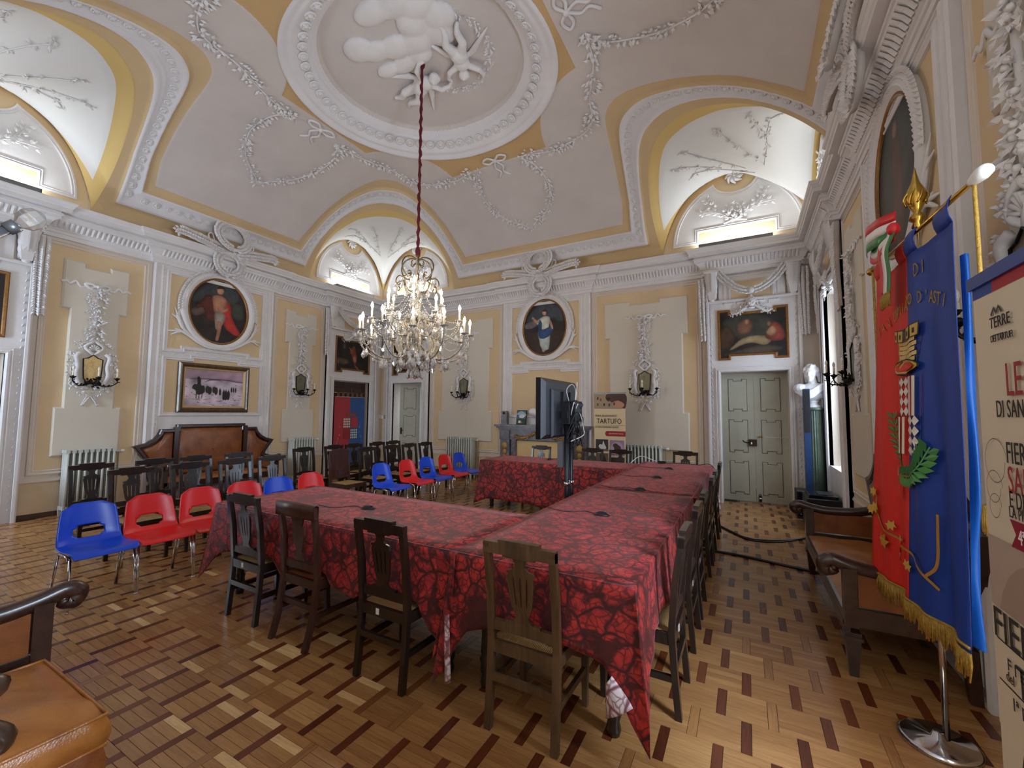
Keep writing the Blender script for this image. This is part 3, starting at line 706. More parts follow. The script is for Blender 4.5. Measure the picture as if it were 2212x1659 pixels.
# webs of the corner vaults
def m_web():
    m, nt, bs = nodes('web_plaster'); bs.inputs['Roughness'].default_value = .85
    a = N(nt,'ShaderNodeAttribute', attribute_name='w').outputs[2]
    nt.links.new(ramp(nt, math_(nt,'DIVIDE',a,2.0), [(0,lin('d6b878')),(.5,lin('dddcda'))], 'CONSTANT'), bs.inputs['Base Color']); return m
MWEB = m_web()
ARCH = arch_curve(1.015, 96)
def lun_pt(t):      # t in 0..1 along both lunette arcs (wall 1 first, then wall 2), stopping a little above the corner
    if t < .5: q = .94*(t*2)**.9; return (0, 2.40-2.40*(1-math.cos(PI*q))/2, 4.82+1.46*math.sin(PI*q))
    q = 1-.94*((1-t)*2)**.9; return (2.58*(1-math.cos(PI*q))/2, 0, 4.82+1.46*math.sin(PI*q))
def make_web(ci, cx):
    n, m = len(ARCH), 34; a_ = np.array(ARCH); a_[:,2] += .012; l_ = np.array([lun_pt(i/(n-1)) for i in range(n)])
    v = np.linspace(0,1,m)[None,:,None]; P = a_[:,None,:]*(1-v)+l_[:,None,:]*v
    for it in range(60):        # soften the fold between the two lunettes
        k = np.sin(np.linspace(0,PI,m))[None,:,None]*.5; Q = P.copy(); Q[1:-1] = P[1:-1]*(1-k)+(P[:-2]+P[2:])*.5*k; Q[:,0] = P[:,0]; Q[:,-1] = P[:,-1]; P = Q
    F_ = P.reshape(-1,3); dmin = lambda C_: np.sqrt(((F_[:,None,:]-C_[None,:,:])**2).sum(-1)).min(1)
    fine = np.array([lun_pt(i/400) for i in range(401)]); fa = np.array(arch_curve(1.0,300)); A = np.minimum(dmin(fa)/.20, dmin(fine)/.16)
    rel = np.interp(A,[0,.93,1.05,1.2,1.3,1.45,1.55,1.8],[0,0,.02,.03,.015,.03,.02,.018]).reshape(n,m)
    pts = [[CORN[ci](*P[i,j,:2])+(float(P[i,j,2]-rel[i,j]),) for j in range(m)] for i in range(n)]; A = A.tolist()
    mb = MB().grid(pts); me = mb.mesh('corner_vault', MWEB); me.attributes.new('w','FLOAT','POINT').data.foreach_set('value', A)
    o = obj('corner_vault', me, ceil)
    # sprays of stucco flowers on the web
    g = MB(); rg = random.Random(20+ci)
    def at(t, v):
        i = min(n-2, max(1,int(t*(n-1)))); j = min(m-2, max(1,int(v*(m-1)))); p = Vector(pts[i][j]); nn = (Vector(pts[i+1][j])-Vector(pts[i-1][j])).cross(Vector(pts[i][j+1])-Vector(pts[i][j-1])).normalized()
        return p, (nn if nn.z < 0 else -nn)
    for t0,v0,t1,v1 in ((.47,.62,.30,.40),(.53,.62,.70,.40),(.47,.62,.44,.22),(.53,.55,.58,.20),(.40,.52,.34,.22),(.60,.50,.66,.24)):
        S = [at(t0+(t1-t0)*k/6, v0+(v1-v0)*k/6+.02*math.sin(k)) for k in range(7)]
        g.tube([p+q*.008 for p,q in S], .008, 5)
        for p,q in S[1:]:
            for _ in range(4): g.leaf(p+q*.006, Vector((rg.uniform(-1,1),rg.uniform(-1,1),rg.uniform(-.4,.4))), q, .085*rg.uniform(.7,1.2), .04, lift=.25)
    g.build('stucco_spray', M['stucco'], o)
for ci in (0,1,2): make_web(ci, 0)
# garlands on the vault: rings on each side and swags between, hugging the shell
def on_shell(x, y, inset=.02):
    z = float(shell(np.array(x), np.array(y))); n = shell_normal(np.array(x), np.array(y)); return Vector((x,y,z))+n*inset, n
def shell_garland(mb, pts, width, L, step=.05):
    S = spline([(x,y,0) for x,y in pts], 8); W_ = walk([(p.x,p.y,0) for p in S], step); line = []
    for i,p in enumerate(W_):
        q, n = on_shell(p.x, p.y); line.append(q); t = (W_[min(i+1,len(W_)-1)]-W_[max(i-1,0)]).normalized(); w = t.cross(n).normalized()
        dens = .5+.5*math.sin(i*.45+len(pts))
        for k in range(1+int(3*dens)):
            a = RG.uniform(-1,1); mb.leaf(q+w*a*width*(.3+.5*dens), t*RG.uniform(-.5,1)+w*a*1.4+n*.2, n, L*RG.uniform(.7,1.25), L*.6, lift=.3)
        if RG.random() < .3*dens: mb.ell(q+n*.02+w*RG.uniform(-.05,.05), L*.33, 6, 4)
    if len(line) > 2: mb.tube(line, .012, 5)
cx, cy = 5.2, -4.36
SW = [(-2.35,.35),(-2.30,.85),(-2.05,1.45),(-1.85,2.02),(-1.15,2.24),(-.55,2.14)]
mb = MB()
for sx in (1,-1):
    for sy in (1,-1): shell_garland(mb, [(cx+a*-sx, cy+b*sy) for a,b in SW], .10, .085)
mb.build('vault_swag', M['stucco'], ceil)
RX = [(-2.30,.42),(-2.6,.62),(-3.15,.66),(-3.65,.45),(-3.95,.10),(-4.05,0),(-3.95,-.10),(-3.65,-.45),(-3.15,-.66),(-2.6,-.62),(-2.30,-.42)]
RY = [(.42,2.12),(.66,2.45),(.72,2.95),(.50,3.35),(.12,3.55),(0,3.62),(-.12,3.55),(-.50,3.35),(-.72,2.95),(-.66,2.45),(-.42,2.12)]
for pts in (RX, [(-a,b) for a,b in RX], RY, [(a,-b) for a,b in RY]):
    mb = MB(); shell_garland(mb, [(cx+a,cy+b) for a,b in pts], .07, .08, .045)
    (a0,b0),(a1,b1) = pts[0], pts[-1]; mxy = Vector((cx+(a0+a1)/2, cy+(b0+b1)/2)); d = Vector((a1-a0,b1-b0)).normalized(); nd = Vector((cx,cy))-mxy; nd.normalize()
    def q(u,v): p,_ = on_shell(mxy.x+d.x*u+nd.x*v, mxy.y+d.y*u+nd.y*v, .03); return p
    for s in (1,-1):
        mb.tube(spline([q(0,.06),q(s*.12,.16),q(s*.24,.10),q(s*.15,.02),q(0,.06)],5), .022, 6); mb.tube(spline([q(0,.06),q(s*.08,-.10),q(s*.03,-.22),q(s*.12,-.34)],5), .02, 6)
    mb.ell(q(0,.06), .045, 8, 6); mb.build('vault_wreath', M['stucco'], ceil)
# clouds and putti in the oval
def remesh(name, mb, mt, vox, parent=None, smooth=True, **kw):
    o = mb.build(name, mt, parent, **kw); r = o.modifiers.new('remesh','REMESH'); r.mode = 'VOXEL'; r.voxel_size = vox; r.use_smooth_shade = True
    if smooth: s = o.modifiers.new('smooth','SMOOTH'); s.factor = .5; s.iterations = 3
    return o
ZO = float(shell(np.array(5.2), np.array(-4.36)))+.27
def px(u, v, h=0): return (5.2+u*1.06, -4.36+v*1.06, ZO-h)
mb = MB()
for u,v,a,b in ((-.05,-.85,.30,.17),(.25,-.80,.30,.17),(.48,-.66,.26,.18),(.62,-.42,.24,.2),(.50,-.25,.22,.22),(-.62,-.55,.24,.2),(-.42,-.42,.24,.16),(-.15,-.35,.26,.18),(.15,-.28,.26,.20),(.05,-.10,.20,.14),(-.22,-.08,.28,.13),(-.5,-.12,.22,.12),(.28,-.5,.24,.2)):
    mb.ell(px(u,v,.02),(a,b,.09),16,10)
remesh('stucco_cloud', mb, M['stucco'], .022, ceil)
def putto(c, ang, s=1.0):       # flying child figure lying against the ceiling, head first along ang
    mb = MB(); d = Vector((math.cos(ang), math.sin(ang), 0)); w = Vector((-d.y, d.x, 0)); c = Vector(c); dn = Vector((0,0,-1))
    def P(a,b,h): return c+d*a*s+w*b*s+dn*h*s
    def limb(pts, rr): mb.tube([P(*p) for p in pts], [r*s for r in rr], 10)
    mb.ell(P(.0,0,.07),(.13*s,.12*s,.09*s),14,10); mb.ell(P(.13,0,.07),(.12*s,.11*s,.085*s),14,10); mb.ell(P(.31,.02,.09),(.082*s,.08*s,.08*s),14,10)
    for k in range(8): mb.ell(P(.34+.04*math.cos(k*.8),.02+.06*math.sin(k*.8),.09),.03*s,7,5)
    mb.ell(P(.31,.02,.175),.018*s,6,5)
    for q in (1,-1):
        limb([(.18,q*.10,.08),(.24,q*.22,.10),(.36,q*.27,.08),(.44,q*.24,.08)], [.045,.04,.032,.02]); limb([(-.08,q*.06,.07),(-.22,q*.12,.10),(-.36,q*.08,.07),(-.44,q*.10,.05),(-.48,q*.13,.05)], [.07,.058,.045,.03,.024])
        for k in range(4): limb([(.10,q*.06,.02),(.02-.07*k,q*(.22+.05*k),.01),(-.10-.07*k,q*(.30+.06*k),.01)], [.02,.026,.012])
    return mb
for nm, c, a, s in (('a', px(.55,.10,.03), 1.9, 1.0), ('b', px(-.28,.28,.03), -.25, 1.05)):
    remesh('stucco_putto', putto(c, a, s), M['stucco'], .012, ceil)
mb = MB(); P = spline([px(.45,-.78),px(.75,-.45),px(.95,-.10),px(.92,.28),px(.66,.58),px(.30,.70),px(.05,.62),px(-.12,.40)],10)
garland(mb, P, .07, .035, .06, (0,0,-1)); mb.build('flower_chain', M['stucco'], ceil)

# ---------------------------------------------------------------- central bays with oval paintings
def colmesh(name, layers, mt, P, step=.0006):    # layers: (polygon, colour); P(a,b,h) -> 3-D; painted one over the other
    v = []; f = []; cl = []
    for k,(poly,c) in enumerate(layers):
        b = len(v); A = sum(poly[i][0]*poly[(i+1)%len(poly)][1]-poly[(i+1)%len(poly)][0]*poly[i][1] for i in range(len(poly)))
        if A < 0: poly = poly[::-1]
        v += [P(x,y,step*(k+1)) for x,y in poly]; f.append(list(range(b,len(v)))); cl += [c]*len(poly)
    me = bpy.data.meshes.new(name); me.from_pydata(v,[],f); me.materials.append(mt)
    at = me.color_attributes.new('col','FLOAT_COLOR','CORNER'); at.data.foreach_set('color', [x for c in cl for x in c]); return me
def paintgrid(name, layers, mt, P, inside, res=.008, soft=.012, shade=.30, seed=1):
    # canvas of small cells whose corner colours are laid on layer by layer with soft brush edges
    base, bc = layers[0]; xs = [p[0] for p in base]; ys = [p[1] for p in base]; x0, x1, y0, y1 = min(xs), max(xs), min(ys), max(ys)
    nx, ny = int((x1-x0)/res)+1, int((y1-y0)/res)+1; X, Y = np.meshgrid(np.linspace(x0,x1,nx), np.linspace(y0,y1,ny), indexing='ij')
    rs = np.random.RandomState(seed); nz = np.zeros_like(X)
    for k in range(14): fx, fy, ph = rs.normal(0,14), rs.normal(0,14), rs.uniform(0,6.3); nz += np.sin(X*fx+Y*fy+ph+.8*np.sin(Y*9+ph))/14**.5
    col = np.empty(X.shape+(3,)); col[:] = bc[:3]; col *= (1+.28*nz)[...,None]
    for li,(poly,c) in enumerate(layers[1:]):
        p = np.array(poly); lo, hi = p.min(0)-soft, p.max(0)+soft; I = np.where((X >= lo[0]) & (X <= hi[0]) & (Y >= lo[1]) & (Y <= hi[1]))
        if len(I[0]) == 0: continue
        x, y = X[I]+nz[I]*.004, Y[I]+nz[I]*.004; ins = np.zeros(x.shape,bool); dd = np.full(x.shape,9.0)
        for (ax,ay),(bx,by) in zip(poly, poly[1:]+poly[:1]):
            cr = ((ay > y) != (by > y)); 
            with np.errstate(divide='ignore',invalid='ignore'): xi = (bx-ax)*(y-ay)/(by-ay if by != ay else 1e-9)+ax
            ins ^= cr & (x < xi); L2 = (bx-ax)**2+(by-ay)**2+1e-12; t = np.clip(((x-ax)*(bx-ax)+(y-ay)*(by-ay))/L2,0,1); dd = np.minimum(dd, np.hypot(x-ax-t*(bx-ax), y-ay-t*(by-ay)))
        sd = np.where(ins,dd,-dd); al = np.clip(.5+sd/soft,0,1)[:,None]; sh = 1-shade+1.6*shade*np.clip(dd/.06,0,1)+.16*nz[I]+.10*np.sin(x*55+y*21+li)*shade
        col[I] = col[I]*(1-al)+np.array(c[:3])[None,:]*sh[:,None]*al
    V = [P(float(a),float(b),.0006) for a,b in zip(X.ravel(),Y.ravel())]; ok = inside(X,Y).ravel(); idx = np.arange(nx*ny).reshape(nx,ny)
    q = np.stack([idx[:-1,:-1],idx[1:,:-1],idx[1:,1:],idx[:-1,1:]],-1).reshape(-1,4); q = q[ok[q].all(1)]
    me = bpy.data.meshes.new(name); me.from_pydata(V,[],q.tolist()); me.materials.append(mt); at = me.color_attributes.new('col','FLOAT_COLOR','POINT')
    at.data.foreach_set('color', np.concatenate([np.clip(col,0,1).reshape(-1,3), np.ones((nx*ny,1))],1).ravel()); return me
def el(cx,cy,a,b,n=14,rot=0): return [(cx+a*math.cos(t)*math.cos(rot)-b*math.sin(t)*math.sin(rot), cy+a*math.cos(t)*math.sin(rot)+b*math.sin(t)*math.cos(rot)) for t in [2*PI*i/n for i in range(n)]]
def blob(pts, n=5): return [(p.x,p.y) for p in spline([(a,b,0) for a,b in pts], n, True)]
H = lin
def oval_layers(kind):
    L = [(el(0,0,.525,.635,48), H('2b2420'))]
    if kind == 'cloak':
        L += [(blob([(-.5,.15),(-.3,.45),(.05,.60),(.35,.45),(.3,.2),(0,.1),(-.3,.1)]), H('3a3c3e')), (blob([(-.48,-.05),(-.25,.12),(-.2,.0),(-.4,-.15)]), H('5c4a42')), (blob([(.2,.25),(.42,.2),(.45,-.05),(.3,-.1),(.2,.05)]), H('3d4038')),
              (blob([(-.2,.3),(-.34,.16),(-.42,-.02),(-.3,.02),(-.22,-.15),(-.05,-.2),(.0,.1)]), H('5a2a22')), (blob([(.05,.3),(.2,.16),(.22,-.02),(.30,-.2),(.42,-.42),(.2,-.38),(.05,-.18),(.0,.0)]), H('a5332c')),
              (blob([(-.14,.28),(.0,.33),(.12,.26),(.1,.1),(.05,-.02),(-.1,-.02),(-.12,.12)]), H('a8765c')), (blob([(-.08,-.02),(.10,-.04),(.06,-.26),(-.04,-.36),(-.08,-.2)]), H('8f8478')),
              (blob([(-.03,-.2),(.05,-.22),(.03,-.42),(.0,-.57),(-.05,-.56),(-.03,-.4)]), H('a8765c')), (el(.0,.43,.06,.08), H('b58468')), (blob([(-.06,.46),(-.02,.53),(.06,.51),(.08,.42),(.05,.47)]), H('3a2218')), (blob([(.14,.1),(.02,.04),(-.05,.08),(.0,.0),(.13,.04)]), H('b58468'))]
    elif kind == 'lady':
        L += [(blob([(-.45,.2),(-.2,.5),(.1,.58),(.4,.4),(.45,.1),(.1,.2),(-.2,.1)]), H('3c4047')), (blob([(-.5,.1),(-.28,.2),(-.1,.12),(-.25,.02),(-.45,.0)]), H('6b6264')), (blob([(-.5,-.1),(.5,-.1),(.35,-.45),(0,-.62),(-.35,-.45)]), H('33251f')),
              (blob([(-.16,-.05),(-.06,-.5),(.06,-.52),(.12,-.45),(.14,-.1),(.05,.05)]), H('a9b0ac')), (blob([(-.14,.2),(0,.26),(.13,.22),(.12,.05),(.06,-.06),(-.10,-.05),(-.08,.05),(-.2,.1)]), H('c3c2b6')),
              (blob([(-.14,.18),(-.06,.12),(-.06,-.05),(.18,.02),(.22,-.08),(.10,-.22),(-.1,-.25),(-.16,-.1)]), H('2c4a72')), (blob([(-.12,.16),(-.22,.12),(-.32,.22),(-.30,.27),(-.22,.2)]), H('c39a80')),
              (el(.0,.34,.05,.065), H('c39a80')), (blob([(-.05,.38),(0,.43),(.06,.40),(.07,.30),(.04,.36)]), H('4a2c1e')), (blob([(.13,.18),(.2,.05),(.22,-.05),(.18,-.04),(.14,.06)]), H('c39a80')), (blob([(-.05,-.5),(.0,-.52),(.0,-.56),(-.05,-.55)]), H('c39a80'))]
    else:
        L += [(blob([(-.4,.1),(-.2,.5),(.2,.55),(.4,.2),(.2,-.1),(-.2,-.1)]), H('30302c')), (blob([(-.12,.3),(.05,.34),(.14,.2),(.1,-.5),(-.12,-.52)]), H('4b2f26')), (el(0,.42,.055,.07), H('7b5a46'))]
    return L
def center_bay(side, W, kind, label):
    MB().prism(rect(-1.06,1.06,.0,4.30), 0, -.045).build('bay_slab', M['stucco'], W)
    frame_part(W,'bay_moulding', rect(-1.06,1.06,.02,4.30), [(-.03,0),(-.03,.06),(-.01,.075),(.015,.07),(.02,.055),(.07,.055),(.075,.065),(.10,.07),(.105,.058),(.15,.058),(.16,.045)])
    up = [(-.838,2.735),(-.62,2.735),(-.62,2.80),(.62,2.80),(.62,2.735),(.838,2.735),(.838,4.10),(-.838,4.10)]
    lo = [(-.838,1.565),(.838,1.565),(.838,2.525),(.40,2.525),(.40,2.585),(-.40,2.585),(-.40,2.525),(-.838,2.525)]
    PF = [(-.07,.05),(-.065,.068),(-.045,.074),(-.03,.062),(-.015,.062),(-.006,.070),(0,.066),(.004,.048)]
    for p in (up, lo):
        MB().prism(p, -.045, -.0475).build('ochre_panel', M['ochre'], W); frame_part(W,'panel_moulding', p, PF)
    g = MB()
    for s in (1,-1):        # the carved leaf string along the frame
        for z in np.arange(.2,4.2,.075): g.leaf((s*.95,-.055,z),(s*.25*((int(z*20)%2)*2-1),0,1),(0,-1,0),.07,.03,lift=.2)
    for z0 in (2.63,):
        for u in np.arange(-.8,.8,.075): g.leaf((u,-.055,z0+(.06 if abs(u) < .5 else 0)),(1,0,.2),(0,-1,0),.065,.028,lift=.2)
    g.build('leaf_string', M['stucco'], W)['kind'] = 'stuff'
    # oval stucco frame, leaves, crossed palms
    mb = MB(); ring = [(.0+.60*math.cos(a), 3.565+.70*math.sin(a)) for a in [2*PI*i/56 for i in range(56)]]
    mb.sweep(ring, [(-.085,.04),(-.085,.075),(-.06,.105),(-.02,.115),(.02,.10),(.05,.075),(.075,.07),(.075,.045)], True, PW, sm=True); mb.build('oval_moulding', M['stucco'], W)
    mb = MB()
    for s in (1,-1):
        for i in range(26):
            a = PI/2+s*(.06+1.55*i/25); c = Vector((.66*math.cos(a),-.085,3.565+.76*math.sin(a))); t = Vector((-math.sin(a)*-s,0,math.cos(a)*-s))*-1
            o = Vector((math.cos(a),0,math.sin(a)))
            for f in (.6,-.1,-.7): mb.leaf(c+o*.03*f, t+o*f, (0,-1,0), .10, .055, lift=.4)
        # palm: stem under the oval and blades at the end
        st = [(s*-.12,-.08,2.84),(s*.15,-.10,2.82),(s*.42,-.09,2.94),(s*.62,-.085,3.14),(s*.72,-.08,3.36)]
        S = spline(st, 6); mb.tube(S, .03, 7, flat=.5, up=(0,-1,0))
        for e in ((s*.76,3.50),(s*.70,3.46),(s*.80,3.36)): mb.tube(spline([(s*.60,-.085,3.10),(s*.68,-.09,3.27),(e[0],-.07,e[1])],4), [.028]*5+[.022,.018,.012,.006], 6, flat=.5, up=(0,-1,0))
        for e in ((s*.84,3.05),(s*.80,2.98),(s*.74,3.10)): mb.tube(spline([(s*.40,-.085,2.93),(s*.62,-.09,3.06),(e[0],-.07,e[1])],4), [.026]*5+[.024,.02,.016,.008], 6, flat=.5, up=(0,-1,0))
    mb.build('palm_frond', M['stucco'], W)
    mb = MB(); wreath(mb, (0,-.30,4.50), .215, .085, .05); mb.build('laurel_wreath', M['stucco'], W)
    mb = MB(); wreath(mb, (0,-.40,5.02), .27, .085, .25); 
    for s in (1,-1): ribbon(mb, [(s*.05,-.34,4.74),(s*.30,-.36,4.78),(s*.42,-.38,4.92),(s*.36,-.38,4.98),(s*.30,-.36,4.86)], .014)
    mb.build('laurel_wreath', M['stucco'], W)
    mb = MB()
    for s in (1,-1): leaf_rope(mb, [(s*.10,-.33,4.72),(s*.45,-.36,4.79),(s*.84,-.35,4.85),(s*.90,-.34,4.80)], lambda t: .075-.02*t, .095)
    mb.build('leaf_festoon', M['stucco'], W)
    # the painting itself
    t = thing('oval_painting', label, 'painting', ww(side,0,0,3.565), W.rotation_euler.z, None)
    mb = MB(); mb.sweep([(.535*math.cos(a),.645*math.sin(a)) for a in [2*PI*i/48 for i in range(48)]], [(-.018,.06),(-.018,.085),(0,.088),(.016,.075),(.02,.062)], True, PW, sm=True); mb.build('gilt_rim', M['gilt'], t)
    MB().prism(el(0,0,.53,.64,48), -.046, -.058).build('canvas_back', M['wpicture'], t)
    obj('canvas', paintgrid('canvas', oval_layers(kind), M['paint'], lambda a,b,h: (a,-.058-h,b), lambda X,Y: (X/.535)**2+(Y/.645)**2 < 1), t)
center_bay('left', WL, 'cloak', 'oval painting of a standing figure in a red cloak over the brown sofa')
center_bay('back', WB, 'lady', 'oval painting of a lady in white and blue above the fireplace')
center_bay('right', WR, 'dark', 'dark oval painting on the right wall behind the flag finial')

# ---------------------------------------------------------------- door bays
def door_bay(side, W, uc, hw, window=False):
    o = hw; 
    # white casing round the opening up to the cornice
    z_in = 3.55 if window else 2.39
    mb = MB()
    for s in (1,-1): mb.box(uc+s*o if s > 0 else uc-o-.225, uc+o+.225 if s > 0 else uc-o, -.05, 0, 0, 3.75)
    mb.box(uc-o, uc+o, -.05, 0, z_in, 3.75) if not window else mb.box(uc-o, uc+o, -.05, 0, 3.55, 3.75)
    mb.box(uc-o, uc+o, -.045, 0, 3.75, 4.26)
    if window: mb.box(uc-o, uc+o, -.05, 0, 0, .82)
    mb.build('casing', M['stucco'], W)
    U = [(uc-o-.225,0),(uc-o-.225,3.75),(uc+o+.225,3.75),(uc+o+.225,0)]
    mb = MB(); mb.sweep(U, [(0,0),(0,.085),(-.02,.10),(-.05,.10),(-.055,.085)], False, lambda a,b,h: (a,-h,b))
    U2 = [(uc-o,0),(uc-o,z_in),(uc+o,z_in),(uc+o,0)]
    mb.sweep(U2, [(.085,.05),(.085,.075),(.07,.08),(.05,.07),(.045,.085),(.02,.09),(.0,.07),(-.0,0)], False, lambda a,b,h: (a,-h,b))
    mb.build('casing_moulding', M['stucco'], W)
    g = MB()
    for s in (1,-1):
        for z in np.arange(.15,3.6,.11):
            g.leaf((uc+s*(o+.135),-.05,z),(s*.2,0,1),(0,-1,0),.06,.025,lift=.25)
    g.build('leaf_string', M['stucco'], W)['kind'] = 'stuff'
    # upper field with festoon
    q = [(uc-.32,3.77),(uc-.18,3.77),(uc-.18,3.70),(uc+.18,3.70),(uc+.18,3.77),(uc+.32,3.77),(uc+.32,4.08),(uc-.32,4.08)]
    MB().prism(q, -.05, -.054).build('ochre_panel', M['ochre'], W); frame_part(W,'panel_moulding', q, [(-.13,.045),(-.125,.06),(-.09,.065),(-.085,.055),(-.05,.055),(-.045,.07),(-.02,.075),(-.01,.06),(0,.068),(.004,.05)])
    for s in (1,-1): inst('console', W, uc+s*(o+.115), 4.285, y=-.03); inst('hang', W, uc+s*(o+.26), 4.24)
    inst('festoon', W, uc, 4.27, sx=(o+.0)/.52)
    inst('cherub', W, uc, 3.66)
def overdoor(side, W, uc, label, layers):
    t = thing('overdoor_painting', label, 'painting', ww(side,uc,.05,0), W.rotation_euler.z)
    p = [(-.55,2.625),(-.36,2.625),(-.36,2.695),(.36,2.695),(.36,2.625),(.55,2.625),(.55,3.54),(.36,3.54),(.36,3.475),(-.36,3.475),(-.36,3.54),(-.55,3.54)]
    MB().prism(p, 0, -.012).build('canvas_back', M['wpicture'], t)
    mb = MB(); mb.sweep(p, [(-.012,.0),(-.012,.025),(0,.03),(.02,.026),(.032,.012)], True, PW); mb.build('gilt_rim', M['gilt'], t)
    obj('canvas', paintgrid('canvas', [(p, H('2a2422'))]+layers, M['paint'], lambda a,b,h: (a,-.012-h,b), lambda X,Y: (Y > np.where(abs(X) < .36, 2.70, 2.63)) & (Y < np.where(abs(X) < .36, 3.47, 3.535)), .009, .02), t)
PIET = [(blob([(-.5,3.3),(-.2,3.45),(.2,3.4),(.5,3.1),(.3,2.95),(-.2,3.0)]), H('3a3832')), (blob([(-.52,3.15),(-.38,3.25),(-.28,3.05),(-.35,2.85),(-.5,2.85)]), H('4a3628')), (blob([(-.2,3.3),(-.05,3.36),(.02,3.2),(-.08,3.08),(-.22,3.12)]), H('6a4a3a')),
        (blob([(-.35,2.80),(-.05,2.92),(.2,2.86),(.3,2.98),(.05,3.04),(-.15,3.0),(-.3,2.88)]), H('8d7a5a')), (blob([(.2,3.0),(.32,3.25),(.44,3.2),(.5,2.98),(.36,2.92)]), H('7c3a2e')), (blob([(.22,3.08),(.32,3.2),(.38,3.1),(.3,3.0)]), H('a07a5c')), (blob([(-.45,2.72),(.1,2.86),(.45,2.8),(.3,2.72),(-.2,2.7)]), H('4a4034')), (el(-.08,3.3,.035,.045), H('a8825f')), (el(.27,3.24,.03,.04), H('8a6248'))]
DARKR = [(blob([(-.1,3.2),(0,3.34),(.08,3.2),(.12,3.0),(.05,2.82),(-.02,3.0)]), H('7a3a26')), (blob([(-.15,3.3),(-.05,3.24),(-.02,3.2),(-.08,3.2)]), H('8c5a40')), (blob([(.05,2.85),(.16,2.78),(.2,2.7),(.1,2.76)]), H('8c5a40')), (el(.02,3.3,.035,.04), H('8c5a40')), (blob([(-.5,2.98),(-.2,2.96),(-.18,2.85),(-.5,2.84)]), H('5a4a3a')), (blob([(-.3,3.4),(-.26,3.36),(-.27,3.24),(-.33,3.28)]), H('5c4a3e')), (blob([(.0,3.05),(.06,3.1),(.1,2.95),(.04,2.9)]), H('a56a4c'))]
for side, W, uc, hw, win in (('left',WL,3.31,.58,0),('left',WL,-3.31,.58,0),('back',WB,-4.14,.53,0),('back',WB,4.14,.53,0),('right',WR,-3.31,.58,1)): door_bay(side, W, uc, hw, win)
overdoor('left', WL, 3.31, 'dark overdoor painting with a running red-lit figure above the banner doorway', DARKR)
overdoor('left', WL, -3.31, 'dark overdoor painting cut by the left frame edge', PIET[:3])
overdoor('back', WB, -4.14, 'dark overdoor painting hidden behind the chandelier above the open door', DARKR[4:6])
overdoor('back', WB, 4.14, 'overdoor painting of reclining figures above the closed grey double door', PIET)
# sconces: stucco parts belong to the wall, mirror and iron arms are things
def sconce(side, W, u, label, mm='mirror'):
    inst('drop', W, u, 2.24); inst('bow', W, u, 2.24); inst('cartouche', W, u, 2.24)
    t = thing('mirror_sconce', label, 'sconce', ww(side,u,.042,2.24), W.rotation_euler.z, 'mirror sconces along the walls')
    sh = [(-.115,.17),(-.06,.185),(0,.235),(.06,.185),(.115,.17),(.11,.0),(.10,-.14),(.07,-.20),(0,-.225),(-.07,-.20),(-.10,-.14),(-.11,0)]
    MB().prism(sh, -.004, -.03).build('mirror_plate', M[mm], t)
    mb = MB(); mb.tube([(a,-.034,b) for a,b in sh], .008, 6, closed=True); mb.build('mirror_rim', M['iron'], t)
    for k,(a,r) in enumerate(((-1.05,.30),(0,.26),(1.05,.30))):
        d = Vector((math.sin(a), -math.cos(a), 0)); b = Vector((0,-.03,-.20)); mb = MB()
        S = spline([b, b+d*.10+Vector((0,0,-.05)), b+d*.21+Vector((0,0,-.06)), b+d*r+Vector((0,0,.0)), b+d*r+Vector((0,0,.045))],5); mb.tube(S, .008, 6)
        for q in range(9): i = min(len(S)-2, q*2+1); mb.leaf(S[i], Vector((RG.uniform(-1,1),RG.uniform(-1,1),RG.uniform(-.6,1))), (0,-.4,1), .05, .03)
        e = b+d*r; mb.lathe([(.004,.03),(.03,.055),(.044,.075),(.03,.07),(.013,.062),(.013,.085),(.001,.085)], 10, e)
        mb.build('arm', M['iron'], t); c = MB().lathe([(.012,.07),(.012,.165),(.001,.166)], 10, e).build('candle', M['candle'], t)
        MB().lathe([(.004,.164),(.011,.178),(.016,.198),(.012,.22),(.001,.238)], 10, e).build('bulb', M['bulboff'], c)
    mb = MB()
    for q in range(26): mb.leaf((RG.uniform(-.08,.08),-.04-RG.uniform(0,.05),-.21+RG.uniform(-.06,.05)), Vector((RG.uniform(-1,1),-RG.random(),RG.uniform(-.6,.8))), (0,-1,.2), .06, .035)
    mb.build('leaf_cluster', M['iron'], t)
sconce('left', WL, -1.81, 'tarnished gold mirror sconce above the radiator left of the sofa', 'mirrorgold')
sconce('left', WL, 1.81, 'dark mirror sconce between the sofa and the banner doorway')
sconce('back', WB, -2.23, 'mirror sconce between the open door and the fireplace')
sconce('back', WB, 2.23, 'mirror sconce over the radiator right of the fireplace')
sconce('right', WR, -1.81, 'mirror sconce with three unlit candles beside the right window')
sconce('right', WR, 1.72, 'iron candle sconce behind the gold cord of the flag')

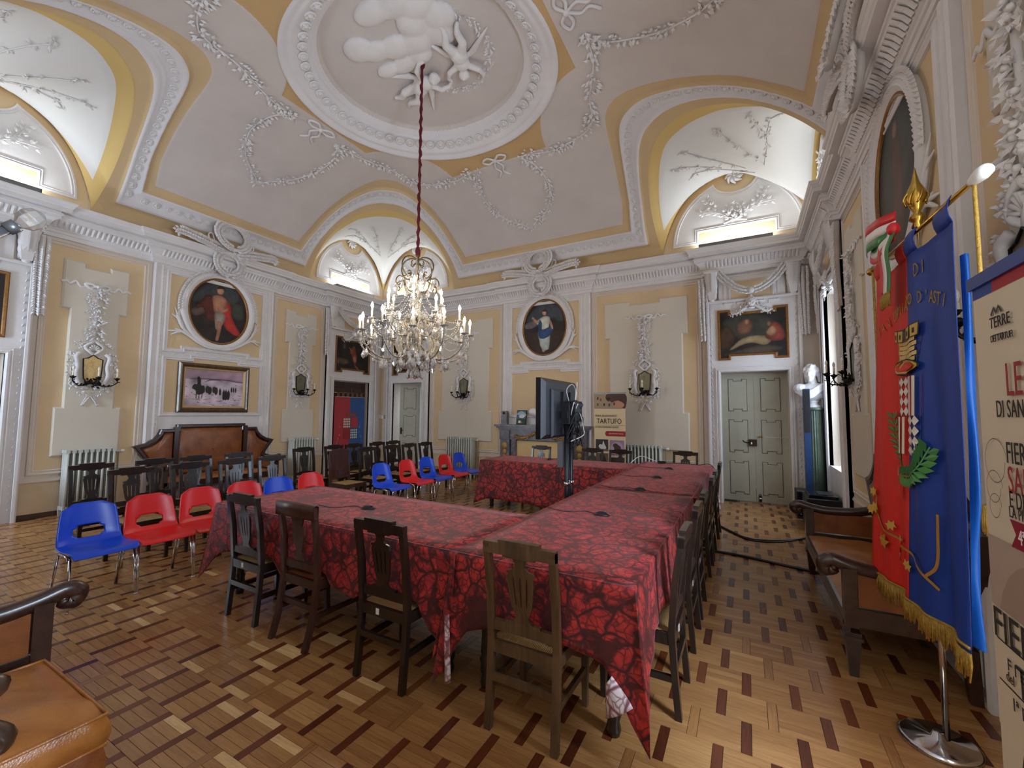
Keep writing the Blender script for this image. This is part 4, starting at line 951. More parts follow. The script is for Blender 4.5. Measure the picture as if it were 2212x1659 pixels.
# ---------------------------------------------------------------- doors and windows
def door_leaf(mb_frame, u0, u1, z0, z1, y0, y1):
    mb_frame.box(u0,u1,y0,y1,z0,z1)
def leaf_panels(u0, u1, z0, z1, y, par, npan=3, d=.010):
    h = (z1-z0)/npan; a = .115
    for k in range(npan):
        b0, b1 = z0+h*k+.09, z0+h*(k+1)-.09; e = .035; w = .07
        p = [(u0+a,b0),(u0+a+w,b0),(u0+a+w,b0+e),(u1-a-w,b0+e),(u1-a-w,b0),(u1-a,b0),(u1-a,b1),(u1-a-w,b1),(u1-a-w,b1-e),(u0+a+w,b1-e),(u0+a+w,b1),(u0+a,b1)]
        mb = MB(); mb.sweep(p, [(-.007,.0),(-.006,-.0),(0,.002),(.004,.010),(.012,.012)], True, lambda A,B,h_: (A, y-h_, B)); q = offset_poly(p,.012); mb.prism(q, y-.002, y-.012)
        mb.build('door_panel', M['doorgrey'], par)
        g = MB(); g.sweep(p, [(-.012,.0006),(-.004,.0006)], True, lambda A,B,h_: (A, y-h_, B)); g.build('panel_groove', M['inkbrown'], par)
# closed double door of the back wall
uc = 4.14
d = thing('door_1','closed grey-green double door under the overdoor painting of reclining figures','door', ww('back',uc,0,0), 0); d['kind'] = 'structure'
for s in (-1,1):
    u0, u1 = (-.53,-.003) if s < 0 else (.003,.53)
    lf = MB().box(u0,u1,.26,.31,.012,2.385).build('door_leaf', M['doorgrey'], d); leaf_panels(u0,u1,.05,2.36,.26,lf)
mb = MB(); mb.box(-.10,.03,.215,.26,1.03,1.15); k = mb.build('lock_box', mat('rust_iron', lin('3a241c'), .6, .3), d)
mb = MB(); mb.tube(spline([(-.085,.20,1.10),(-.12,.19,1.09),(-.17,.19,1.10),(-.20,.19,1.13)],4), .010, 7); mb.tube([(-.085,.20,1.10),(-.085,.23,1.10)], .012, 7); mb.build('door_handle', M['iron'], d)
MB().box(-.065,-.045,.212,.215,1.06,1.10).build('key_plate', M['chrome'], d)
mb = MB(); mb.tube([(.07,.245,1.20),(.13,.235,1.20)], .007, 6); mb.ell((.06,.24,1.20),.014,8,6); mb.ell((.10,.235,1.21),.012,8,6); mb.build('bolt_knob', M['brass'], d)
MB().tube([(.13,.235,1.20),(.53,.25,1.185)], .004, 6).build('closing_cord', M['white'], d)
mb = MB(); mb.box(.04,.085,.235,.26,.02,.12); mb.tube(arc_pts := [(.06+.018*math.cos(a),.245,.12+.035*math.sin(a)) for a in [PI*i/8 for i in range(9)]], .005, 6); mb.build('floor_bolt', M['iron'], d)
MB().box(.045,.08,.230,.236,.07,.095).build('padlock', M['chrome'], d)
# jambs and threshold of the recess are the wall thickness itself; a second room is closed off behind the leaves
MB().box(3.2,5.15,1.9,1.95,-.05,3).build('wall_beyond_1', M['beige'], WB)
# open door at the back left and the room behind it
d = thing('door_2','open grey-green door leaf beside the far left corner','door', ww('back',-4.60,.0,0), 0); d['kind'] = 'structure'
lf = MB().box(0,.56,-.02,.02,.012,2.375).build('door_leaf', M['doorgrey'], d); leaf_panels(0,.56,.05,2.36,-.02,lf)
lf.location = (.02,.16,0); lf.rotation_euler = (0,0,math.radians(32))
mb = MB(); mb.box(.03,.07,-.032,-.02,.98,1.16); mb.tube([(.05,-.03,1.09),(.05,-.06,1.09),(.12,-.065,1.08)], .009, 6); mb.build('door_handle', M['iron'], lf)
room = MB(); room.box(-5.9,-3.0,2.6,2.7,-.05,3.0); room.box(-5.95,-5.9,.4,2.7,-.05,3.0); room.box(-3.05,-3.0,.4,2.7,-.05,3.0); room.box(-5.95,-3.0,.4,2.7,2.95,3.0)
room.build('wall_beyond_2', mat('side_room_paint', lin('c9c4bd'), .85), WB)
sh = thing('window_shutter','pale blue-white window shutter in the room beyond the open door','shutter', ww('back',-4.5,-1.62,0), math.radians(12))
mb = MB(); mb.box(0,.60,0,.035,.95,2.42); mb.build('shutter_leaf', M['shutter'], sh)
for z0,z1 in ((1.0,1.62),(1.68,2.37)): frame_mb = MB(); frame_mb.sweep(rect(.06,.54,z0,z1), [(0,0),(.006,-.006),(.02,-.006),(.026,0)], True, lambda a,b,h:(a,h,b)); frame_mb.prism(rect(.085,.515,z0+.025,z1-.025),0,-.006); frame_mb.build('shutter_panel', M['shutter'], sh)
MB().box(-.1,.75,.0,.22,.86,.90).build('sill', M['stucco'], sh)
MB().box(-.05,.7,.12,.2,.0,.86).build('sill_wall', M['beige'], sh)
area('daylight_side_room', (.95,1.5,2.3), (-.15,-.05,-1), (0,1,0), .9, .9, 26, DAY)
# banner doorway on the left wall: brown leaves behind, the old town banner hanging in front
d = thing('door_3','dark brown door behind the faded red and blue wall banner','door', ww('left',3.31,0,0), PI/2); d['kind'] = 'structure'
for s in (-1,1):
    u0,u1 = (-.58,-.003) if s < 0 else (.003,.58); lf = MB().box(u0,u1,.10,.15,.0,2.38).build('door_leaf', M['wmah'], d)
    for k in range(3): MB().prism(rect(u0+.1,u1-.1,.12+.75*k,.74+.75*k), .10, .088, bev=.01).build('door_panel', M['wmah'], lf)
d = thing('door_4','door at the left picture edge','door', ww('left',-3.31,0,0), PI/2); d['kind'] = 'structure'
for s in (-1,1):
    u0,u1 = (-.58,-.003) if s < 0 else (.003,.58); lf = MB().box(u0,u1,.2,.25,.0,2.38).build('door_leaf', M['doorgrey'], d); leaf_panels(u0,u1,.05,2.36,.2,lf)
# right-wall windows
def window(n, side, u, hw, z0, z1, dep, label):
    w = thing('window_%d' % n, label, 'window', ww(side,u,-dep,0), WALLS[side].rotation_euler.z); w['kind'] = 'structure'
    mb = MB()
    for a in (-hw,-.03,hw-.06): mb.box(a,a+.06,0,.06,z0,z1)
    for z in (z0,(z0+z1)/2-.03,z1-.06): mb.box(-hw,hw,0,.06,z,z+.06)
    mb.build('window_frame', M['shutter'], w)
    for a,b in ((-hw+.06,-.03),(.03,hw-.06)):
        for q,r in ((z0+.06,(z0+z1)/2-.03),((z0+z1)/2+.03,z1-.06)): MB().box(a,b,.028,.032,q,r).build('window_pane', M['pane'], w)
    return w
window(1,'right',-3.31,.58,.82,3.55,.70,'deep window of the right wall near the far corner'); window(2,'right',3.31,.58,.82,3.55,.70,'deep window of the right wall beside the printed roll-up banner')
window(3,'near',DB[0]+.53,.53,.82,3.4,.45,'window of the near wall behind the viewer')  # unseen window, made up to go with the fill lamp
s2 = thing('window_shutter','tall pale blue shutter leaf folded against the window jamb behind the marble bust','shutter', (XW+.12,-.53,0), 0)
MB().box(0,.48,0,.035,.90,3.50).build('shutter_leaf', M['shutter'], s2)
for z0,z1 in ((.98,1.70),(1.80,2.52),(2.62,3.40)):
    f = MB(); f.sweep(rect(.07,.41,z0,z1), [(0,0),(.006,.008),(.02,.008),(.026,0)], True, lambda a,b,h:(a,-h,b)); f.prism(rect(.10,.38,z0+.03,z1-.03),0,-.008); f.build('shutter_panel', M['shutter'], s2)
# light troughs: the boxes on top of the cornice that hide the lamps
for side, W, us in (('left',WL,(3.16,-3.16)),('back',WB,(-3.90,3.90)),('right',WR,(-3.16,))):
    for u in us:
        t = thing('light_trough', 'grey lamp trough on the cornice of the %s wall below the %s lunette' % (side, 'right-hand' if u > 0 else 'left-hand'), 'lamp', ww(side,u,0,0), W.rotation_euler.z, 'lamp troughs on the cornice')
        mb = MB(); mb.box(-.60,.60,-.28,-.265,4.735,4.815); mb.box(-.60,.60,-.265,-.05,4.735,4.745); mb.box(-.6,-.59,-.28,-.05,4.735,4.815); mb.box(.59,.6,-.28,-.05,4.735,4.815); mb.build('trough', M['steel'], t)

# ---------------------------------------------------------------- fireplace
fp = thing('fireplace','grey marble fireplace with gold garlands and boarded opening','fireplace', (5.2,0,0), 0)
mb = MB(); mb.box(-1.14,1.14,-.36,-.05,1.29,1.335); mb.box(-1.10,1.10,-.33,-.05,1.255,1.29); mb.box(-1.06,1.06,-.30,-.05,1.22,1.255); mb.build('mantel_shelf', M['marble'], fp)
mb = MB(); mb.box(-1.03,1.03,-.24,-.05,.99,1.22); mb.box(-.80,.80,-.255,-.24,1.195,1.22); mb.box(-.80,.80,-.25,-.24,.99,1.01)
for s in (-1,1): mb.box(s*.91-.13,s*.91+.13,-.27,-.24,.99,1.22)
mb.build('frieze', M['marble'], fp)
for s in (-1,1):
    lg = MB(); lg.box(s*.91-.12,s*.91+.12,-.25,-.05,0,.99); lg.box(s*.91-.14,s*.91+.14,-.28,-.05,0,.12); lg.box(s*.70-.06 if s < 0 else s*.70-.06,s*.70+.06,-.22,-.05,0,.99); lo = lg.build('leg', M['marble'], fp)
    g = MB(); z = .93
    for r,h in ((.075,.08),(.05,.06),(.055,.06),(.05,.05),(.04,.05)):
        g.ell((s*.91,-.262,z-h),(r,.022,h),14,8); z -= 2*h
    g.build('medallion', M['gold'], lo)
MB().box(-.64,.64,-.16,-.05,0,.97).build('opening_board', M['cream_board'], fp)
g = MB(); g.ell((0,-.262,1.11),(.14,.03,.075),18,8); g.ell((0,-.285,1.11),(.07,.02,.04),14,8); g.ell((0,-.28,1.17),(.05,.025,.03),10,6); g.build('medallion', M['gold'], fp)
g = MB()
for s in (-1,1):
    P = spline([(s*.13,-.262,1.15),(s*.22,-.265,1.12),(s*.36,-.27,1.055),(s*.52,-.265,1.04),(s*.66,-.26,1.09)],8); g.tube(P,.018,6); garland(g,P,.05,.018,.04)
g.build('gold_garland', M['gold'], fp)

# busts (plaster): shaped from joined ellipsoids, remeshed to one skin
def head(mb, c, s, beard=False, hair='short', yaw=0.0, tilt=0.0):
    Mx = Matrix.Rotation(yaw,3,'Z') @ Matrix.Rotation(tilt,3,'X'); c = Vector(c)
    def E(p, r, nu=12, nv=8): mb.ell(c+(Mx @ Vector(p))*s, [q*s for q in r], nu, nv, M=Mx)
    E((0,0,.02),(.078,.098,.098),16,12); E((0,-.03,-.06),(.058,.066,.07)); E((0,-.085,-.005),(.058,.02,.03))   # skull, jaw, face plane
    E((0,-.104,-.012),(.013,.022,.034),8,6); E((0,-.112,-.032),(.017,.018,.012),8,6); E((0,-.088,.028),(.052,.014,.012)); E((0,-.090,-.064),(.026,.012,.008)); E((0,-.088,-.076),(.022,.012,.007)); E((0,-.078,-.105),(.026,.022,.02))
    for q in (-1,1):
        E((q*.031,-.086,.010),(.014,.010,.009),8,6); E((q*.079,.008,-.012),(.012,.02,.03),8,6); E((q*.042,-.066,-.035),(.024,.02,.026))
    if beard:
        E((0,-.105,-.052),(.034,.014,.012)); E((0,-.080,-.112),(.034,.032,.036)); 
        for q in (-1,1): E((q*.030,-.104,-.056),(.022,.012,.009),8,6); E((q*.044,-.052,-.085),(.024,.034,.032))
    if hair == 'curly':
        for i in range(70):
            a = R.uniform(0,2*PI); t = R.uniform(0,1); v = Vector((math.cos(a)*math.sqrt(1-t*t), math.sin(a)*math.sqrt(1-t*t), t))
            if v.y < -.55 and t < .62: continue
            E((v.x*.086, v.y*.104+.008, v.z*.106+.02-(.05 if v.y > .1 else 0)), (.024,.024,.022), 7, 5)
        for q in (-1,1):
            for k in range(5): E((q*(.082),.02+.01*k,-.01-.028*k),(.024,.026,.022),7,5)
b = thing('plaster_bust','white plaster bust of a bearded man standing on the mantel','bust', (5.2,-.205,1.335), 0)
mb = MB(); mb.lathe([(.13,0),(.13,.03),(.10,.045),(.085,.075),(.075,.10),(.10,.125),(.105,.14),(.001,.14)], 24); mb.build('socle', M['plaster'], b)
mb = MB(); mb.ell((0,.01,.27),(.26,.115,.10),20,12); mb.ell((-.20,.0,.29),(.115,.10,.09)); mb.ell((.20,.0,.29),(.115,.10,.09)); mb.ell((0,0,.20),(.15,.10,.10)); mb.ell((0,.0,.38),(.10,.09,.09))
mb.tube([(0,.01,.36),(0,-.01,.50)], [.075,.06], 14); head(mb,(0,-.02,.585),1.15,True,'short',-.35)
for s in (-1,1): mb.tube(spline([(s*.03,-.09,.42),(s*.07,-.115,.34),(s*.02,-.13,.22)],5), .016, 6)
for k in range(3): mb.ell((0,-.125,.21+.05*k),.010,6,5)
remesh('figure', mb, M['plaster'], .0075, b)
t = thing('mantel_clock','small grey marble block clock at the left end of the mantel','clock', (4.27,-.22,1.335), 0)
MB().prism([(-.075,0),(.075,0),(.075,.28),(.05,.31),(-.05,.31),(-.075,.28)], .05, -.05).build('block', M['marble'], t); MB().lathe([(.028,0),(.03,.006),(.001,.008)], 12, M=Matrix.Translation((0,-.05,.26)) @ Matrix.Rotation(PI/2,4,'X')).build('dial', M['iron'], t)
t = thing('framed_photo','small framed green and blue photograph leaning beside the plaster bust','picture', (4.67,-.17,1.335), 0); t.rotation_euler = (math.radians(-9),0,math.radians(-6))
MB().box(-.13,.13,-.012,.006,0,.33).build('photo_frame', M['iron'], t)
obj('photo', colmesh('photo', [(rect(-.12,.12,.01,.32),H('4d6a86')),(rect(-.12,.12,.01,.13),H('2f4a38')),(blob([(-.12,.26),(0,.31),(.12,.24),(.1,.2),(-.1,.22)]),H('9fb4c4')),(blob([(-.06,.2),(.02,.24),(.1,.2),(.04,.15),(-.05,.16)]),H('d8dcdc')),(rect(-.07,-.01,.03,.09),H('e4e2da')),(rect(0,.04,.03,.07),H('b8543a'))], M['print'], lambda a,c,h:(a,-.012-h,c)), t)
t = thing('decorative_plate','white oval plate leaning on the mantel behind the television','plate', (5.78,-.14,1.335), 0)
MB().lathe([(.001,.0),(.10,.0),(.155,.02),(.16,.028),(.10,.010),(.001,.008)], 28, M=Matrix.Translation((0,0,.16)) @ Matrix.Rotation(math.radians(80),4,'X')).build('dish', M['white'], t)
t = thing('plaster_bust','white marble bust of a curly-haired youth in a draped cloak','bust', (10.19,-.27,0), 0); 
col = MB(); n = 96; prof = [(.17,0),(.17,.10),(.15,.12)]; 
col.lathe([(.165,0),(.165,.08),(.155,.12),(.150,.16)], 24)
rows = []
for z in (.16,.5,1.0,1.5,1.68): rows.append([((.145-.012*z)*(1-.07*(1 if (k % 4) < 2 else 0))*math.cos(2*PI*k/n), (.145-.012*z)*(1-.07*(1 if (k % 4) < 2 else 0))*math.sin(2*PI*k/n), z) for k in range(n)])
col.grid(rows, close_u=True); col.lathe([(.13,1.68),(.16,1.70),(.16,1.73),(.001,1.73)], 24)
pc = thing('fluted_pedestal','green fluted column pedestal under the curly-haired bust','pedestal', (10.19,-.27,0), 0); col.build('shaft', M['greenmarble'], pc)
t.location = (10.19,-.27,1.73); t.rotation_euler.z = math.radians(-8)
mb = MB(); mb.lathe([(.10,0),(.10,.03),(.07,.05),(.06,.09),(.08,.12),(.001,.12)], 20); mb.build('socle', M['plaster'], t)
mb = MB(); mb.ell((0,.01,.27),(.22,.12,.15),20,12); mb.ell((-.17,.0,.33),(.11,.10,.08)); mb.ell((.17,.0,.33),(.12,.10,.085)); mb.tube([(0,.01,.36),(-.01,-.01,.50)], [.07,.056], 14); head(mb,(-.015,-.015,.575),1.12,False,'curly',-.25,.06)
for k in range(4): mb.tube(spline([(-.24,-.03,.33-.02*k),(-.06,-.12,.27-.035*k),(.10,-.10,.36-.03*k),(.22,-.03,.41-.02*k)],6), .022, 7)
remesh('figure', mb, M['plaster'], .0075, t)

# ---------------------------------------------------------------- radiators
def radiator(name, loc, rz, w, ncol, label, H_=.90):
    t = thing('radiator', label, 'radiator', loc, rz, 'cast iron radiators under the sconces'); p = w/ncol
    for i in range(ncol):
        x = -w/2+p*(i+.5); mb = MB()
        for y in (-.085,-.028,.028,.085): mb.tube([(x,y,.10),(x,y,.10+H_-.05)], .0175, 8)
        mb.bar((x,-.10,.10+H_-.035),(x,.10,.10+H_-.035), .046, .05); mb.bar((x,-.10,.125),(x,.10,.125), .046, .05); mb.box(x-.008,x+.008,-.085,.085,.14,.94)
        if i in (0,ncol-1):
            for y in (-.085,.085): mb.taper((x,y,0),(.03,.03),(x,y,.11),(.045,.04))
        mb.build('column', M['radiator'], t)
    mb = MB(); mb.tube([(w/2,0,.93),(w/2+.10,0,.93)], .013, 8); mb.tube([(w/2+.06,0,.93),(w/2+.06,.04,.93),(w/2+.06,.04,0)], .010, 8); mb.build('pipe', M['radiator'], t)
    mb = MB(); mb.lathe([(.008,0),(.022,.01),(.024,.05),(.001,.055)], 10, M=Matrix.Translation((w/2+.07,0,.93)) @ Matrix.Rotation(PI/2,4,'Y')); mb.build('valve', M['white'], t)
for side,u,w,n,l in (('left',-1.80,.60,9,'radiator under the tarnished gold mirror, left of the sofa'),('left',1.84,.60,9,'radiator between the sofa and the banner doorway'),('back',-2.22,.80,12,'radiator behind the farthest blue and red chairs'),('back',2.20,.74,11,'radiator right of the fireplace behind the roll-up banner')):
    W = WALLS[side]; radiator(side, ww(side,u,.17,0), W.rotation_euler.z, w, n, l)

# ---------------------------------------------------------------- sofas
def make_sofa(label, loc, rz):
    t = thing('settee', label, 'sofa', loc, rz, 'leather settees along the walls')
    up = [(-1.22,.985),(-1.05,1.03),(-.94,1.10),(-.87,1.18),(-.84,1.265),(-.60,1.265),(-.60,1.345),(.60,1.345),(.60,1.265),(.84,1.265),(.87,1.18),(.94,1.10),(1.05,1.03),(1.22,.985)]
    side = [(1.13,.86),(1.05,.74),(1.00,.58),(.985,.40)]
    out = up+side+[(-a,b) for a,b in side[::-1]]
    # local: X along, Y = into the wall, room at -Y; the back stands at y -.13 .. -.05
    mb = MB()
    mb.prism(out, -.05, -.075); ring = out[::-1] if True else out
    mb.sweep(ring, [(0,.075),(0,.125),(.012,.14),(.05,.14),(.065,.118),(.075,.075)], True, PW)
    for s in (-1,1): mb.box(s*.605-.035,s*.605+.035,-.145,-.075,.42,1.30)
    mb.build('back_frame', M['wsofa'], t)
    def pad(poly, name):
        P = poly; mbp = MB(); c = Vector((sum(p[0] for p in P)/len(P), sum(p[1] for p in P)/len(P)))
        rows = []
        for k,(sc,h) in enumerate(((1,.080),(.985,.105),(.94,.125),(.8,.138),(.5,.146),(.02,.148))): rows.append([((c.x+(a-c.x)*sc), -h, c.y+(b-c.y)*sc) for a,b in P])
        mbp.grid(rows, close_u=True); mbp.build(name, M['leather'], t)
    pad(rect(-.565,.565,.44,1.275), 'back_cushion')
    for s in (-1,1):
        p = [(s*.645,.44),(s*.645,1.20),(s*.785,1.20),(s*.81,1.12),(s*.88,1.035),(s*.98,.97),(s*1.10,.925),(s*1.06,.86),(s*.975,.72),(s*.93,.44)]; pad(p if s > 0 else p[::-1], 'side_cushion')
    mb = MB(); mb.box(-.97,.97,-.66,-.10,.30,.37); mb.box(-.98,.98,-.685,-.655,.27,.385); mb.box(-.965,.965,-.69,-.68,.30,.33); mb.build('seat_rail', M['wsofa'], t)
    rows = []; nx, ny = 30, 12
    for i in range(nx+1):
        x = -.95+1.9*i/nx; rows.append([(x, -.665+.56*j/ny, .385+.055*(1-(abs(i/nx*2-1))**6)*(1-abs(j/ny*2-1)**6)+.004*math.sin(i*1.3)*math.sin(j*.9)) for j in range(ny+1)])
    MB().grid(rows).build('seat_cushion', M['leathertan'], t)
    for s in (-1,1):
        a = MB(); x0, x1 = s*.93, s*1.0; lo_, hi_ = min(x0,x1), max(x0,x1)
        a.box(lo_,hi_,-.685,-.615,.30,.655)                                     # front post
        a.tube(spline([(s*.965,-.10,.70),(s*.965,-.30,.655),(s*.965,-.50,.645),(s*.965,-.64,.665),(s*.965,-.735,.69),(s*.965,-.78,.665),(s*.965,-.765,.625),(s*.965,-.73,.63),(s*.965,-.725,.655)],5), [.032]*26+[.030]*6+[.024]*5+[.018]*4, 8, flat=1.35)
        a.box(s*.965-.028,s*.965+.028,-.62,-.10,.37,.42); a.build('arm', M['wsofa'], t)
        MB().box(s*.965-.02,s*.965+.02,-.61,-.12,.43,.625).build('arm_pad', M['leather'], t)
        l = MB(); l.taper((s*.955,-.645,.0),(.045,.045),(s*.955,-.645,.27),(.085,.085)); l.box(s*.955-.05,s*.955+.05,-.695,-.595,.225,.245); l.build('leg', M['wsofa'], t)
        l = MB(); l.taper((s*.955,-.10,.0),(.05,.05),(s*.955,-.12,.30),(.07,.07)); l.build('leg', M['wsofa'], t)
    return t
sofa = make_sofa('brown leather settee with stepped back against the left wall under the snow painting', ww('left',-.03,0,0), PI/2)
dup(sofa, ww('right',.06,0,0), -PI/2, 'brown leather settee against the right wall behind the red and blue flag')
dup(sofa, (5.16,-YW+.02,0), PI, 'leather settee of which only one carved arm shows above the tan armchair')

# ---------------------------------------------------------------- wooden chairs
CG = 'carved wooden chairs'
def splat(mb, y0, z0, y1, z1, bars=3):
    # lyre outline, widths along the height from the lower rail (0) to the crest (1); slotted between .28 and .72
    def Y(t): return y0+(y1-y0)*t
    def Zz(t): return z0+(z1-z0)*t
    def strip(seg):
        vs = []; n = len(seg)
        for t,a,b in seg:
            for x,dy in ((a,-.007),(b,-.007),(b,.007),(a,.007)): vs.append((x, Y(t)+dy, Zz(t)))
        fs = [(i*4+k, i*4+(k+1)%4, i*4+4+(k+1)%4, i*4+4+k) for i in range(n-1) for k in range(4)]+[(0,3,2,1),(n*4-4,n*4-3,n*4-2,n*4-1)]
        mb.add(vs, fs)
    W = [(0,.062),(.05,.058),(.09,.040),(.14,.036),(.20,.046),(.28,.058),(.45,.066),(.62,.074),(.70,.076),(.735,.066),(.75,.080),(.78,.072),(.80,.046),(.84,.030),(.90,.026),(.94,.036),(1,.040)]
    w = lambda t: float(np.interp(t,[a for a,_ in W],[b for _,b in W]))
    strip([(t,-w(t),w(t)) for t,_ in W if t <= .28]); strip([(.70,-w(.70),w(.70))]+[(t,-w(t),w(t)) for t,_ in W if t > .70])
    ts = (.28,.36,.45,.55,.62,.70); sw = .010
    for k in range(bars+1):
        seg = []
        for t in ts:
            g = 2*w(t)/(bars+1); a = -w(t)+g*k; b = a+g; e = sw*.5*(1 if .28 < t < .70 else .2)
            seg.append((t, a+(e if k > 0 else 0), b-(e if k < bars else 0)))
        strip(seg)
def make_chair(label, wood_, kind='slot', tag=False):
    t = thing('wooden_chair', label, 'chair', (0,0,0), 0, CG); m = M[wood_]
    back = [(-.215,0),(-.195,.25),(-.185,.45),(-.205,.70),(-.245,.945)]
    if kind == 'saber': back = [(-.27,0),(-.225,.16),(-.19,.45),(-.205,.70),(-.245,.95)]
    for s in (-1,1):
        mb = MB()
        for (ya,za),(yb,zb) in zip(back, back[1:]): mb.taper((s*.185,ya,za),(.036,.034),(s*.185,yb,zb),(.036,.034))
        mb.build('back_post', m, t)
        mb = MB()
        if kind == 'saber': 
            for (ya,za,w),(yb,zb,v) in zip([(.20,0,.03),(.185,.15,.034),(.19,.40,.042)],[(.185,.15,.034),(.19,.40,.042),(.19,.44,.042)]): mb.taper((s*.19,ya,za),(w,w),(s*.19,yb,zb),(v,v))
        else: mb.taper((s*.195,.19,0),(.028,.028),(s*.195,.19,.30),(.036,.036)); mb.taper((s*.195,.19,.30),(.042,.042),(s*.195,.19,.435),(.042,.042))
        mb.build('leg', m, t)
    mb = MB()
    if kind == 'saber': mb.grid([[(x,-.245-.03*math.cos(x/.2*PI/2)+dy, z+.012*math.cos(x/.21*PI/2)) for x in np.linspace(-.215,.215,11)] for dy,z in ((0,.86),(-.02,.865),(-.022,.955),(0,.965),(.018,.955),(.018,.865),(0,.86))])
    else:
        mb.box(-.203,.203,-.258,-.222,.895,.952); mb.box(-.115,.115,-.258,-.222,.952,.968); mb.box(-.09,.09,-.254,-.226,.884,.895)
    mb.build('top_rail', m, t)
    mb = MB()
    if kind == 'solid': mb.prism(rect(-.168,.168,.53,.895), -.19, -.215); splat(mb, -.183,.535,-.222,.90); mb.build('back_panel', m, t)
    elif kind == 'saber': 
        for a,b in zip([(.55,.05),(.62,.03),(.72,.06),(.80,.045)],[(.62,.03),(.72,.06),(.80,.045),(.87,.075)]): mb.taper((0,-.19-.12*(a[0]-.5),a[0]),(a[1]*2,.014),(0,-.19-.12*(b[0]-.5),b[0]),(b[1]*2,.014))
        mb.build('splat', m, t)
    else: splat(mb, -.19,.535,-.238,.897); mb.build('splat', m, t)
    mb = MB(); mb.bar((-.185,-.188,.515),(.185,-.188,.515),.026,.05); 
    if kind != 'saber': mb.box(-.10,.10,-.20,-.176,.538,.552)
    mb.build('lower_rail', m, t)
    mb = MB(); mb.box(-.185,.185,-.202,-.176,.375,.435); mb.box(-.195,.195,.172,.205,.375,.435)
    for s in (-1,1): mb.bar((s*.185,-.19,.405),(s*.195,.19,.405),.026,.06)
    mb.build('seat_frame', m, t)
    rows = []
    for i in range(9):
        x = -.185+.37*i/8; rows.append([(x*(.97+.05*j/8), -.178+.385*j/8, .437+.018*(1-abs(i/4-1)**4)*(1-abs(j/4-1)**4)-.012*(1-abs(i/4-1))*(1-abs(j/4-1))) for j in range(9)])
    MB().grid(rows).build('seat', M['cane'] if kind != 'saber' else M['leather'], t)
    mb = MB()
    for s in (-1,1): mb.bar((s*.186,-.20,.20),(s*.195,.19,.20),.022,.032)
    mb.bar((-.186,-.20,.255),(.186,-.20,.255),.022,.036); 
    if kind != 'saber': mb.bar((-.195,.19,.27),(.195,.19,.27),.022,.032)
    mb.build('stretcher', m, t)
    if tag: MB().box(-.05,-.025,-.2035,-.202,.388,.424).build('inventory_tag', M['white'], t)
    return t
DARK = make_chair('dark wooden chair second from the left end of the near table side, white tag on its rail', 'wdark', tag=True)
DARK.location = (5.755,-6.66,0); DARK['label'] = 'black wooden chair at the left end of the near table side'
def wch(x, y, rz, label, group=None): return dup(DARK, (x,y,0), rz, label, group)
saber = make_chair('brown wooden chair with curved top rail and curved rear legs at the near table side', 'wmah', 'saber'); saber.location = (6.39,-6.64,0)
wch(7.255,-6.69,0,'black wooden chair left of the weathered one at the near table side')
brown = make_chair('weathered brown wooden chair in front of the near table corner', 'wbrown'); brown.location = (8.19,-6.66,0)
KY = (-6.145,-5.42,-4.88,-3.90,-3.38,-2.44); NTH = ['nearest','second nearest','third','fourth','fifth','farthest']
for y,nm in zip(KY,NTH): wch(8.64,y,PI/2,'dark wooden chair, the %s of six along the right side of the long table' % nm)
for (x,y),l in zip(((5.66,-1.42),(6.70,-1.42),(7.22,-1.42),(8.27,-1.13)),('dark chair between the far table and the left fireplace leg','dark chair half hidden behind the television stand at the far table','dark chair in front of the roll-up banner at the far table','dark chair at the far end of the long table')): wch(x,y,PI,l)
AG = 'wooden chairs in the audience rows'
r2 = [(-6.68,'A'),(-6.10,'A'),(-5.58,'A'),(-5.07,'A'),(-3.92,'B'),(-3.30,'B'),(-2.70,'B'),(-2.20,'B'),(-1.70,'B')]
r3 = [(-6.76,'A'),(-6.14,'A'),(-5.66,'A'),(-5.07,'A'),(-3.97,'B'),(-3.34,'B'),(-2.87,'B'),(-2.25,'B'),(-1.78,'B')]
ordn = ['first','second','third','fourth','fifth']
for row,x,wh in ((r2,3.39,'row behind the plastic chairs'),(r3,2.54,'row nearest the left wall')):
    cnt = {'A':0,'B':0}
    for y,blk in row:
        i = cnt[blk]; cnt[blk] += 1
        lab = 'dark wooden chair, %s in the %s block of the %s' % (ordn[i], 'left' if blk == 'A' else 'far', wh)
        if x > 3 and blk == 'B' and i == 0:
            c = make_chair('reddish brown chair with closed back panel, first of the far block behind the plastic chairs','wmah','solid'); c.location = (x,y,0); c.rotation_euler.z = -PI/2; c['group'] = AG
        else: wch(x, y, -PI/2, lab, AG)

